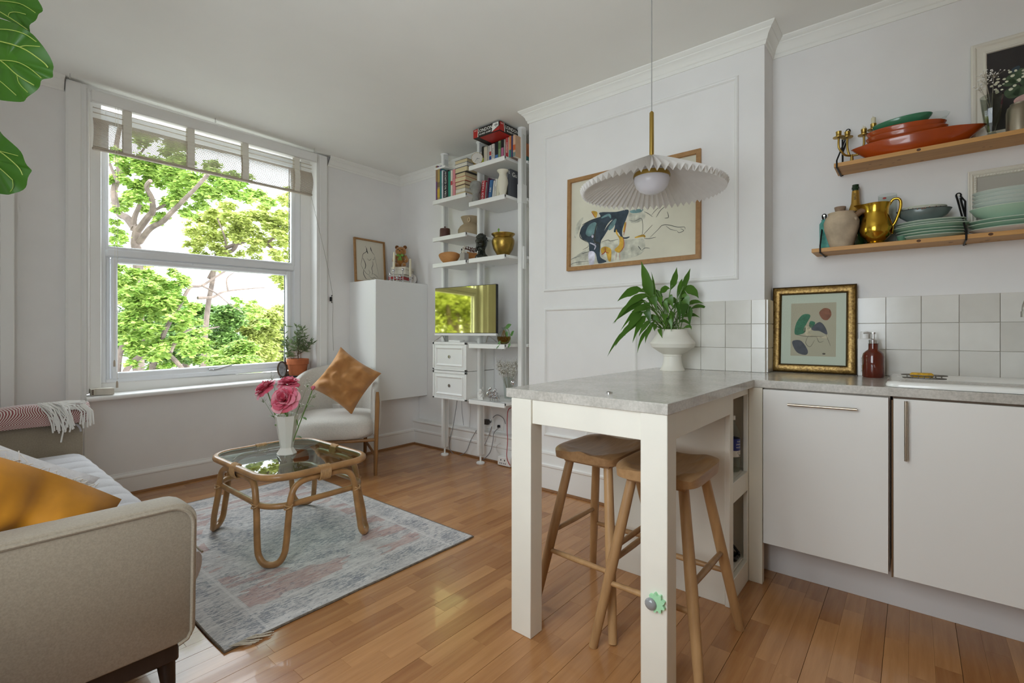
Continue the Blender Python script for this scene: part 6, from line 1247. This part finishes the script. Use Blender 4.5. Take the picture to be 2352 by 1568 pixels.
m.to('wire_basket', mat('wire_grey', '#7f7a72', .4, .6), SC2, w=False, stuff=True)
m = MB(); m.box(-.022, -.030, .006, .022, .045, .024, .006); m.to('sponge', mat('sponge_yellow', '#d8a838', .95, var=.2, vs=80, bump=1, bs=120, bd=.004), SC2, w=False)
TP = T('kitchen_tap', 'chrome tap whose spout tip shows at the right edge above the sink', 'tap', (2.90, -.43, ZT+.021))
m = MB(); m.lathe([(.026, 0), (.026, .02), (.016, .03), (.015, .20)], n=18).tube(spline([(0, 0, .19), (0, .005, .27), (-.03, .03, .325), (-.075, .065, .335), (-.105, .083, .30), (-.108, .085, .268)], 6), .0105, 12).lathe([(.0135, .252), (.0135, .275)], (-.108, .085, 0), 14); m.to('body', STEEL, TP, w=False)
m = MB(); m.tube([(0, -.015, .12), (-.02, -.07, .15)], .006, 8); m.to('lever', STEEL, TP, w=False)
# leaning gold framed print (a plain colour study stands in for the print)
GF = T('framed_print', 'gold framed print with a wide cream mount leaning on the tiles', 'picture', (2.945, .405, ZT+.001), rot=(math.radians(-5), 0, -PI/2))
GOLD = bpy.data.materials.new('mottled_gold'); GOLD.use_nodes = True; n = NT(GOLD); f_ = n.noise(n.coords((1, 1, 1)), 90, 4, .7)
n.ln(n.ramp(f_, [(.32, '#5c441d'), (.5, '#96753a'), (.7, '#c0a263')]), n.p.inputs['Base Color']); n.p.inputs['Roughness'].default_value = .35; n.p.inputs['Metallic'].default_value = .5; n.bump(f_, .5, .002)
GDK = mat('gold_dark_edge', '#4e3a18', .4, .5)
frame(GF, .378, .455, .044, .018, GOLD, prof=[(.006, 0), (.006, .017), (.010, .020), (.020, .0225), (.030, .021), (.036, .018), (.036, 0)])
frame(GF, .378, .455, .007, .02, GDK, 'outer_edge', [(0, 0), (0, .018), (.003, .0205), (.006, .018), (.006, 0)])
frame(GF, .378-.072, .455-.0, .008, .02, GDK, 'inner_edge', [(0, 0), (0, .018), (.003, .0195), (.008, .012), (.008, 0)]).location = (0, 0, 0)
ie = [o for o in bpy.data.objects if o.name.startswith('inner_edge')][-1]
ie.data.transform(Matrix.Translation((0, 0, .036)) @ Matrix.Diagonal((1, 1, (.455-.072)/.455, 1)))
m = MB(); m.box(-.150, -.009, .040, .150, -.005, .415); m.to('mount', mat('mount_cream', '#dedacb', .7), GF, w=False, smooth=False)
m = MB(); m.box(-.100, -.0096, .086, .103, -.009, .366); m.to('sheet', mat('print_beige', '#c9b6a0', .8), GF, w=False, smooth=False)
PG = plane_M((0, -.0100, 0), (1, 0, 0), (0, 0, 1))
def ga(nm, col, shapes, strokes, z=0):
    mm = MB()
    for s in shapes: blob(mm, s, z, PG)
    for p, w_ in strokes: stroke(mm, p, w_, z, PG)
    mm.to(nm, mat('print_'+nm, col, .8, var=.3, vs=60), GF, w=False, smooth=False, fix=False, stuff=True)
ga('green_form', '#3f7a5c', [[(-.080, .20), (-.075, .26), (-.045, .305), (-.01, .30), (-.03, .25), (-.035, .21)], [(-.01, .27), (.012, .262), (-.002, .235), (-.016, .245)]], [])
ga('rust_form', '#9a5a40', [[(.030, .318), (.05, .337), (.075, .33), (.082, .30), (.066, .275), (.046, .278), (.032, .30)]], [])
ga('slate_form', '#54505a', [[(-.005, .235), (.03, .265), (.055, .24), (.065, .20), (.03, .218), (.005, .22)], [(-.092, .15), (-.085, .168), (-.05, .165), (-.02, .115), (-.03, .092), (-.07, .105)]], [])
ga('pale_form', '#d6bfa5', [[(-.03, .25), (.0, .25), (-.01, .205), (.05, .19), (.06, .20), (.062, .18), (-.02, .19), (-.04, .22)]], [])
ga('line', '#5a4a42', [], [([(-.08, .20), (-.03, .19), (.05, .19)], .0012), ([(-.02, .19), (-.03, .155), (-.01, .135), (.01, .17)], .001), ([(.02, .185), (.03, .16), (.05, .165)], .001), ([(.06, .20), (.08, .14)], .0008), ([(.045, .10), (.058, .10)], .004)], .0003)
m = MB(); m.box(-.152, -.0125, .038, .152, -.0115, .417); m.to('glazing', PANE, GF, w=False, smooth=False)
# soap bottles
AM = T('soap_bottle', 'amber pump soap bottle by the sink', 'bottle', (2.845, .144, ZT)); AMB = mat('amber_glass', '#5c1d0c', .08, coat=.6, var=.15, vs=20)
m = MB(); m.lathe([(0, 0), (.040, 0), (.043, .005), (.043, .098), (.040, .112), (.030, .124), (.021, .130), (.0195, .137), (.0195, .158), (.022, .160)], n=32, cap0=False); m.to('bottle', AMB, AM, w=False, ang=50)
m = MB(); m.lathe([(.018, .160), (.019, .176), (.008, .180), (.0055, .182), (.0055, .204), (.010, .205), (.010, .212), (0, .213)], n=18, cap0=False, cap1=False).tube([(0, 0, .209), (-.012, .036, .208)], .0035, 6); m.to('pump', CHROME, AM, w=False)
WX = T('lotion_bottle', 'tall white square bottle with sideways lettering behind the amber bottle', 'bottle', (2.925, .183, ZT), math.radians(4))
m = MB(); m.box(-.032, -.027, 0, .032, .027, .182, .004); m.to('body', TRIM, WX, w=False); m = MB(); m.lathe([(.017, .182), (.017, .212), (.014, .216), (0, .216)], n=18, cap0=False, cap1=False); m.to('cap', TRIM, WX, w=False)
m = MB(); text_mesh(m, 'ORGANIC LOTION', .0095, plane_M((-.0325, .010, .055), (0, 0, 1), (0, 1, 0)), 0.0001, .9); m.to('lettering', TXTK, WX, w=False, smooth=False)
# wall shelves
PINE = wood('pine', '#dba968', '#b58044', (26, 2.0, 26), .5, rnd=.2)
KNOT = mat('pine_knot', '#5a3718', .6)
ZL, ZU = 1.5385, 1.946
for nm, y1, z, kn in (('lower pine wall shelf above the tiles', .392, ZL, [(2.829, -.02), (2.9, -.25)]), ('upper pine wall shelf under the orange dishes', .298, ZU, [(2.822, -.02)])):
    w_s = T('wall_shelf', nm, 'shelf', (2.91, y1-.6, z-.019)); m = MB(); m.box(2.828, y1-1.3, z-.019, 2.9995, y1, z, .001); b = m.to('board', PINE, w_s)
    m = MB(); rn = random.Random(int(z*100))
    for k in range(9):
        x, y = rn.uniform(2.85, 2.98), y1-rn.uniform(.08, .75); r = rn.uniform(.002, .004); m.lathe([(0, 0), (r, 0)], (x, y, z-.0193), 10, 1, 2.5, cap0=False, cap1=False)
    for x, y in kn: m.prism([(y+.008*math.cos(a), z-.009+.006*math.sin(a)) for a in [i*PI/6 for i in range(12)]], 2.8276, 2.8279, 'x')
    m.to('knot', KNOT, w_s, smooth=False, fix=False, stuff=True)
def bracket(label, y, z, h, yt=None):
    t = T('shelf_bracket', label, 'bracket', (2.9, y, z-.02)); yt = y if yt is None else yt; m = MB(); zt = z+h
    loop = [(2.996, yt+.007*math.cos(a), zt+.009*math.sin(a)) for a in [i*PI/8 for i in range(-1, 10)]]
    m.tube([(2.996, y-.004, z-.021), (2.996, y-.005, z+h*.5)]+[(2.996, yt-.006, zt-.012)]+loop[::-1][:0], .0036, 8)
    m.tube([(2.996, y-.005, z-.022), (2.996, y-.004, z+h-.03)]+[(2.996, yt-.008*math.cos(a), zt+.010*math.sin(a)) for a in [-.5+i*.45 for i in range(10)]]+[(2.99, yt+.004, zt-.02), (2.826, y+.003, z+.012), (2.8235, y+.003, z-.010), (2.826, y+.003, z-.0228), (2.992, y+.001, z-.0235)], .0036, 8)
    m.to('wire', BLACKM, t); m = MB(); m.lathe([(0, 0), (.0045, 0), (.005, .002)], (0, 0, 0), 10, cap0=False); m.xf(Matrix.Translation((2.992, yt, zt+.002)) @ Matrix.Rotation(-PI/2, 4, 'Y')); m.to('screw', STEEL, t)
bracket('black wire bracket at the left end of the lower wall shelf', .352, ZL, .190, .358); bracket('black wire bracket amid the plates on the lower wall shelf', -.178, ZL, .205, -.160)
bracket('black wire bracket at the left end of the upper wall shelf', .283, ZU, .200, .255)
# lower shelf things
CJ = T('clay_jug', 'worn cream clay jug with a short spout on the lower wall shelf', 'jug', (2.878, .272, ZL))
CLAY = mat('clay_cream', '#b8a58c', .85, var=.28, vs=12, bump=.5, bs=70); m = MB(); m.lathe([(0, 0), (.046, 0), (.048, .006), (.060, .045), (.073, .095), (.074, .125), (.066, .150), (.055, .163), (.058, .170), (.052, .170), (.05, .15), (0, .14)], n=36, cap0=False, cap1=False); m.to('body', CLAY, CJ, w=False, ang=60)
m = MB(); m.tube(spline([(-.01, -.062, .150), (-.012, -.085, .166), (-.012, -.103, .158), (-.01, -.108, .14)], 5), [.014]*16, 10); m.to('spout', mat('clay_brown', '#7a5b3c', .6), CJ, w=False); m = MB(); m.ball((-.038, -.060, .128), .009, 10); m.to('lug', CLAY, CJ, w=False)
TQ = T('turquoise_jar', 'turquoise glazed jar mostly hidden behind the clay jug', 'jar', (2.955, .335, ZL)); m = MB(); m.lathe([(0, 0), (.038, 0), (.040, .14), (.030, .155), (.032, .16)], n=24, cap0=False); m.to('body', mat('turquoise', '#4f9a8f', .4, var=.25, vs=40), TQ, w=False, ang=50)
SP = T('stoppered_bottle', 'bottle with a wide cork stopper and red band behind the clay jug', 'bottle', (2.958, .285, ZL)); m = MB(); m.lathe([(0, 0), (.034, 0), (.034, .12), (.02, .15), (.019, .17)], n=20, cap0=False); m.to('body', mat('bottle_brown', '#6a5648', .3), SP, w=False, ang=50); m = MB(); m.lathe([(.0205, .170), (.0205, .190)], n=20); m.to('red_band', mat('red_band', '#b23a2c', .5), SP, w=False, ang=40); m = MB(); m.lathe([(.020, .190), (.0245, .212), (.025, .218)], n=20); m.to('cork', mat('cork', '#98806a', .9, var=.15, vs=60), SP, w=False, ang=40)
CHB = T('champagne_bottle', 'dark green bottle with gold neck foil behind jug and pitcher', 'bottle', (2.945, .220, ZL)); m = MB(); m.lathe([(0, 0), (.040, 0), (.043, .005), (.043, .135), (.030, .185), (.0175, .225), (.0140, .292), (.0165, .293), (.0165, .303), (.0145, .305), (.0145, .315), (.012, .315)], n=24, cap0=False); m.to('glass', mat('bottle_green', '#143018', .1, coat=.4), CHB, w=False, ang=40)
m = MB(); m.lathe([(.0325, .180), (.0185, .224), (.0150, .285)], n=24, cap0=False, cap1=False); m.to('foil', mat('gold_foil', '#b08a3e', .4, .7), CHB, w=False); m = MB(); text_mesh(m, 'BRUT', .014, plane_M((-.0178, 0, .255), (0, 0, 1), (0, 1, 0)), 0.0003); m.to('lettering', TXTK, CHB, w=False, smooth=False)
BPi = T('brass_pitcher', 'polished brass pitcher with curved handle on the lower wall shelf', 'pitcher', (2.885, .136, ZL))
m = MB(); m.lathe([(0, 0), (.040, 0), (.042, .006), (.034, .014), (.036, .018), (.062, .045), (.066, .072), (.060, .105), (.050, .140), (.050, .165), (.056, .186), (.058, .192), (.054, .192), (.046, .16), (0, .15)], n=44, cap0=False, cap1=False)
def spt(x, y, z):
    if z > .13: k = (z-.13)/.062; f = max(0, y/ (math.hypot(x, y)+1e-6))**6; return (x, y+.030*f*k**1.5, z+.006*f*k-.010*k*max(0, y/(math.hypot(x, y)+1e-6))*0)
    return (x, y, z)
m.warp(spt); m.to('body', BRASS, BPi, w=False, ang=50)
m = MB(); m.tube(spline([(0, -.050, .182), (-.002, -.066, .205), (-.004, -.088, .200), (-.004, -.092, .165), (-.002, -.076, .105), (0, -.061, .078)], 6), [.006]*31, 10); m.to('handle', BRASS, BPi, w=False)
m = MB()
for k in range(9): a = -.9+.22*k; m.tube([(.0+.012*math.sin(a)*1.5-.005, -.066, .075), (.0+.03*math.sin(a)-.01, -.060-.004*math.cos(a), .055-.012*math.cos(a))], .0022, 5)
m.to('shell_boss', BRASS, BPi, w=False, stuff=True)
GT = T('glass_tumbler', 'clear patterned tumbler showing behind the brass pitcher rim', 'glass', (2.962, .095, ZL)); m = MB(); m.lathe([(0, .003), (.030, .003), (.033, .01), (.036, .245), (.037, .247)], n=20, cap0=False, cap1=False); m.to('body', GLASS, GT, w=False); m = MB(); m.ball((-.0355, .01, .225), .006, 8, .3, 1.3, .8); m.to('painted_rose', mat('painted_rose', '#b0433c', .5), GT, w=False)
CEL = mat('celadon', '#8fb49b', .3, var=.06, vs=10, coat=.3); CELL = mat('celadon_pale', '#b4c8b6', .3, coat=.3); CELD = mat('celadon_rim', '#cfd8c9', .35)
def plate(label, loc, r, h, M_, grp, tiltr=0, cat='plate', foot=.55, nm='plate', rimM=None):
    t = T(nm, label, cat, loc, group=grp, rot=(tiltr, 0, 0)); m = MB(); m.lathe([(0, 0), (r*foot, 0), (r*(foot+.05), h*.18), (r*.86, h*.55), (r, h), (r*.985, h+.0015), (r*.84, h*.75), (r*foot, h*.35), (0, h*.35)], n=44, sx=.62 if r > .09 else .8, cap0=False, cap1=False); m.to('body', M_, t, w=False, ang=50)
    m = MB(); m.tube([(r*.995*(.62 if r > .09 else .8)*math.cos(a), r*.995*math.sin(a), h+.0005) for a in [i*PI/22 for i in range(44)]], .0016, 5, closed=True); m.to('rim', rimM or CELD, t, w=False); return t
g1 = 'celadon plates left of the bracket'; PX = 2.912; z = ZL
for i, (r, h, M_, lb) in enumerate(((.118, .018, CELL, 'lowest pale celadon plate of the left stack'), (.120, .018, CEL, 'second celadon plate of the left stack'), (.122, .018, CEL, 'third celadon plate of the left stack'), (.138, .024, CEL, 'wide deep celadon plate in the middle of the left stack'), (.124, .018, CELL, 'fifth plate of the left stack, grey green'), (.122, .018, CELL, 'top plate of the left stack under the tilted bowl'))):
    plate(lb, (PX, -.060, z), r, h, M_, g1); z += .0125 if i != 3 else .016
bw = plate('grey glazed bowl tilted on top of the left plate stack', (PX, -.035, z+.004), .098, .058, mat('grey_glaze', '#66726f', .3, var=.2, vs=9, coat=.3), None, math.radians(2), 'bowl', .5, 'glazed_bowl', mat('dark_rim', '#3b4341', .3))
fb = plate('small flower painted bowl nested inside the tilted grey bowl', (PX, -.035, z+.033), .082, .040, mat('painted_china', '#c9cbbd', .3, var=.15, vs=60), None, math.radians(2), 'bowl', .5, 'china_bowl')
m = MB(); rn = random.Random(4)
for k in range(16): a = PI+rn.uniform(-1.3, 1.3); m.ball((.0656*.92*math.cos(a), .082*.93*math.sin(a), .030+.004*rn.uniform(-1, 1)), .0035, 6)
m.to('flower_sprig', mat('sprig', '#8a6a5c', .6, var=.4, vs=80), fb, w=False, stuff=True)
SM = T('small_green_cup', 'little green cup peeking out beside the brass pitcher foot', 'cup', (2.878, .040, ZL)); m = MB(); m.lathe([(0, 0), (.012, 0), (.018, .018), (.02, .026), (.018, .026), (.012, .006), (0, .005)], n=20, cap0=False, cap1=False); m.to('body', mat('green_glass_cup', '#5f8a72', .2), SM, w=False)
g2 = 'stack of plates and bowls right of the bracket'; z = ZL; Y2 = -.318
for i, (r, h, dz, M_, lb) in enumerate(((.130, .022, .016, mat('plate_offwhite', '#dcd5cb', .35), 'off white plate at the bottom of the right stack'), (.134, .026, .016, CEL, 'lower deep green plate of the right stack'), (.134, .026, .018, CEL, 'upper deep green plate of the right stack'))):
    plate(lb, (PX, Y2, z), r, h, M_, g2); z += dz
plate('large celadon bowl on the right stack of plates', (PX, Y2, z+.002), .128, .060, mat('celadon_light', '#a9c7ae', .3, coat=.4), g2, 0, 'bowl', .5, 'serving_bowl'); z += .040
WHB = mat('pale_celadon_white', '#ccd6cd', .25, coat=.4)
for i, lb in enumerate(('lowest', 'second', 'third', 'topmost')): plate(lb+' pale bowl nested on the right stack', (PX, Y2, z), .118, .042, WHB, g2, 0, 'bowl', .5, 'pale_bowl', WHB); z += .0165
# upper shelf things
CB = T('brass_candelabra', 'brass candelabra with four curved arms at the end of the upper shelf', 'candelabra', (2.905, .232, ZU))
m = MB(); m.lathe([(.034, 0), (.030, .006), (.008, .014), (.006, .05)], n=20)
arms = [((-.040, .050), .150), ((-.005, .018), .152), ((.005, -.048), .150), ((.010, -.085), .168)]
for (x, y), h in arms:
    m.tube(spline([(0, 0, .045), (x*.5, y*.55, .05), (x*.95, y*.98, .085), (x, y, h-.02)], 6), .0048, 8); m.lathe([(.004, -.006), (.024, -.004), (.025, -.001), (.006, .001), (.011, .004), (.0125, .026), (.010, .026), (.008, .008)], (x, y, h-.012), 20, cap0=False, cap1=False)
m.to('arms', SATINB, CB, w=False, ang=60)
for i, L_ in ((2, .022), (3, .042)):
    (x, y), h = arms[i]; m = MB(); m.lathe([(.0095, h), (.0095, h+L_), (.004, h+L_+.004)], (x, y, 0), 12).tube([(x, y, h+L_), (x+.001, y+.003, h+L_+.012)], .001, 5); m.to('candle_stub', mat('wax_stub', '#ded6b8', .6), CB, w=False)
ORG = mat('orange_glaze', '#a84410', .18, coat=.5, var=.12, vs=6)
def oval(label, loc, L_, W_, h, M_, group=None, tl=0, nm='oval_dish', cat='dish'):
    t = T(nm, label, cat, loc, group=group, rot=(tl, 0, 0)); m = MB(); m.lathe([(0, 0), (.70, 0), (.74, h*.06), (.86, h*.32), (.955, h*.68), (.99, h*.92), (1, h), (.985, h+.002), (.95, h*.85), (.82, h*.4), (.70, h*.2), (0, h*.2)], n=60, sx=W_, sy=L_, cap0=False, cap1=False)
    return t, m
gO = 'orange glazed oval dishes on the upper shelf'
t, m = oval('large orange oval dish with pouring lips at the bottom of the orange pile', (2.905, -.005, ZU), .215, .085, .070, ORG, gO); m.warp(lambda x, y, z: (x, y+.026*math.copysign(1, y)*max(0, (abs(y)-.17)/.045)**2*(z/.07), z-.006*max(0, (abs(y)-.17)/.045)**2*0)); m.to('body', ORG, t, w=False, ang=50)
t, m = oval('middle orange oval dish in the orange pile', (2.905, .028, ZU+.055), .150, .075, .046, ORG, gO, .015); m.to('body', ORG, t, w=False, ang=50)
t, m = oval('upper orange oval dish in the orange pile', (2.905, .030, ZU+.079), .146, .074, .046, ORG, gO, .03); m.to('body', ORG, t, w=False, ang=50)
t, m = oval('green glazed dish tilted on top of the orange dishes', (2.905, .040, ZU+.132), .112, .060, .030, ORG, None, -.06, 'green_dish'); m.to('body', mat('green_glaze', '#3f7f5c', .2, coat=.5, var=.15, vs=10), t, w=False, ang=50)
GD = T('glass_dish', 'fluted clear glass dish poking out behind the green dish', 'dish', (2.935, -.075, ZU+.128)); m = MB(); m.lathe([(0, 0), (.025, 0), (.045, .022), (.052, .036), (.054, .036)], n=40, cap0=False, cap1=False); m.warp(lambda x, y, z: (x*(1+.05*math.sin(math.atan2(y, x)*10)*(z > .01)), y*(1+.05*math.sin(math.atan2(y, x)*10)*(z > .01)), z)); m.to('body', GLASS, GD, w=False, ang=80)
GO = T('cut_glass_goblet', 'cut glass goblet in front of the flower picture on the upper shelf', 'glass', (2.868, -.256, ZU)); m = MB(); m.lathe([(0, 0), (.022, 0), (.020, .006), (.012, .016), (.016, .03), (.026, .07), (.032, .12), (.037, .172), (.035, .172), (.030, .12), (.022, .06), (0, .045)], n=14, cap0=False, cap1=False); m.to('body', thin_glass('cut_glass', '#dfe2dc', .6), GO, w=False, ang=15)
gy = Vector((2.868, -.256, ZU+.10)); rn = random.Random(7)
gyps('dried_sprigs', 'wisps of dried gypsophila standing in the cut glass goblet', tuple(gy), [gy+Vector((.03, .015, .155)), gy+Vector((.02, .035, .13)), gy+Vector((.03, -.01, .175)), gy+Vector((.02, .02, .18))], .026, 14, 3, .0028, MATS['dried_stem'])
TK = T('metal_tankard', 'brushed metal tankard at the right end of the upper shelf view', 'tankard', (2.875, -.340, ZU)); m = MB(); m.lathe([(0, 0), (.042, 0), (.042, .085), (.038, .105), (.03, .112), (.03, .118), (.027, .118), (.027, .105), (0, .10)], n=32, cap0=False, cap1=False); m.to('body', mat('pewter', '#a39a88', .3, .85), TK, w=False, ang=40); m = MB(); m.tube(spline([(0, -.04, .09), (0, -.065, .105), (0, -.075, .07), (0, -.043, .03)], 6), .005, 8); m.to('handle', STEEL, TK, w=False)
# pictures on the shelves
FLW = T('flower_picture', 'white framed picture of roses and white sprigs on a dark ground', 'picture', (2.975, -.46, ZU), rot=(math.radians(-3), 0, -PI/2))
frame(FLW, .52, .455, .052, .020, WOODWHITE, prof=[(0, 0), (0, .020), (.006, .024), (.014, .022), (.020, .016), (.040, .015), (.046, .019), (.050, .017), (.052, .010), (.052, 0)])
m = MB(); m.box(-.21, -.010, .05, .21, -.004, .405); m.to('canvas', mat('canvas_dark', '#332f2e', .6, var=.2, vs=8), FLW, w=False, smooth=False)
FP_ = plane_M((0, -.0105, 0), (1, 0, 0), (0, 0, 1)); rn = random.Random(9)
def fa(nm, col, items, z): 
    mm = MB()
    for x, y, r in items: blob(mm, [(x+r*(1+.25*rn.uniform(-1, 1))*math.cos(k*PI/3), y+r*(.85+.25*rn.uniform(-1, 1))*math.sin(k*PI/3)) for k in range(6)], z, FP_)
    mm.to(nm, mat('flower_'+nm, col, .7, var=.35, vs=35), FLW, w=False, smooth=False, fix=False, stuff=True)
fa('leaf_mass', '#4d5f45', [(-.11, .27, .035), (-.07, .25, .04), (-.13, .21, .03), (-.09, .20, .035), (-.03, .28, .04), (.02, .24, .05), (.08, .28, .05), (-.14, .25, .02)], 0)
fa('dark_leaf', '#3c4a52', [(-.05, .31, .02), (-.02, .325, .02), (-.12, .305, .015)], .0002)
fa('rose_outer', '#d9b3ab', [(-.10, .165, .028), (-.06, .18, .034), (-.07, .135, .036), (-.01, .19, .045), (-.02, .14, .04), (.06, .17, .05)], .0004)
fa('rose_heart', '#b0566a', [(-.05, .185, .018), (-.072, .130, .020), (-.105, .155, .006), (-.005, .19, .02), (.06, .17, .02)], .0006)
fa('coral_bloom', '#b9786a', [(-.045, .345, .024), (-.02, .34, .028), (.06, .34, .035)], .0006)
fa('white_sprig', '#dcdcc4', [(-.20+.13*rn.random(), .215+.095*rn.random(), .0055*rn.uniform(.6, 1.3)) for _ in range(34)]+[(-.105+.05*rn.random(), .24+.06*rn.random(), .006) for _ in range(10)], .0008)
BF = T('beaded_frame', 'white frame with a beaded inner border standing behind the plates', 'picture frame', (2.983, -.44, ZL), rot=(math.radians(-2), 0, -PI/2))
frame(BF, .50, .300, .030, .018, WOODWHITE, prof=[(0, 0), (0, .018), (.004, .02), (.009, .016), (.013, .019), (.017, .016), (.020, .010), (.028, .010), (.030, .006), (.030, 0)])
m = MB()
for i in range(44): m.ball((-.25+.0245+.0105*i, -.011, .300-.0245), .0046, 8)
for i in range(25): m.ball((-.25+.0245, -.011, .0245+.0102*i), .0046, 8)
m.to('beading', WOODWHITE, BF, w=False, stuff=True, fix=False)
m = MB(); m.box(-.222, -.003, .028, .222, -.001, .272); m.to('backing', mat('frame_back', '#b4afa4', .7), BF, w=False, smooth=False)
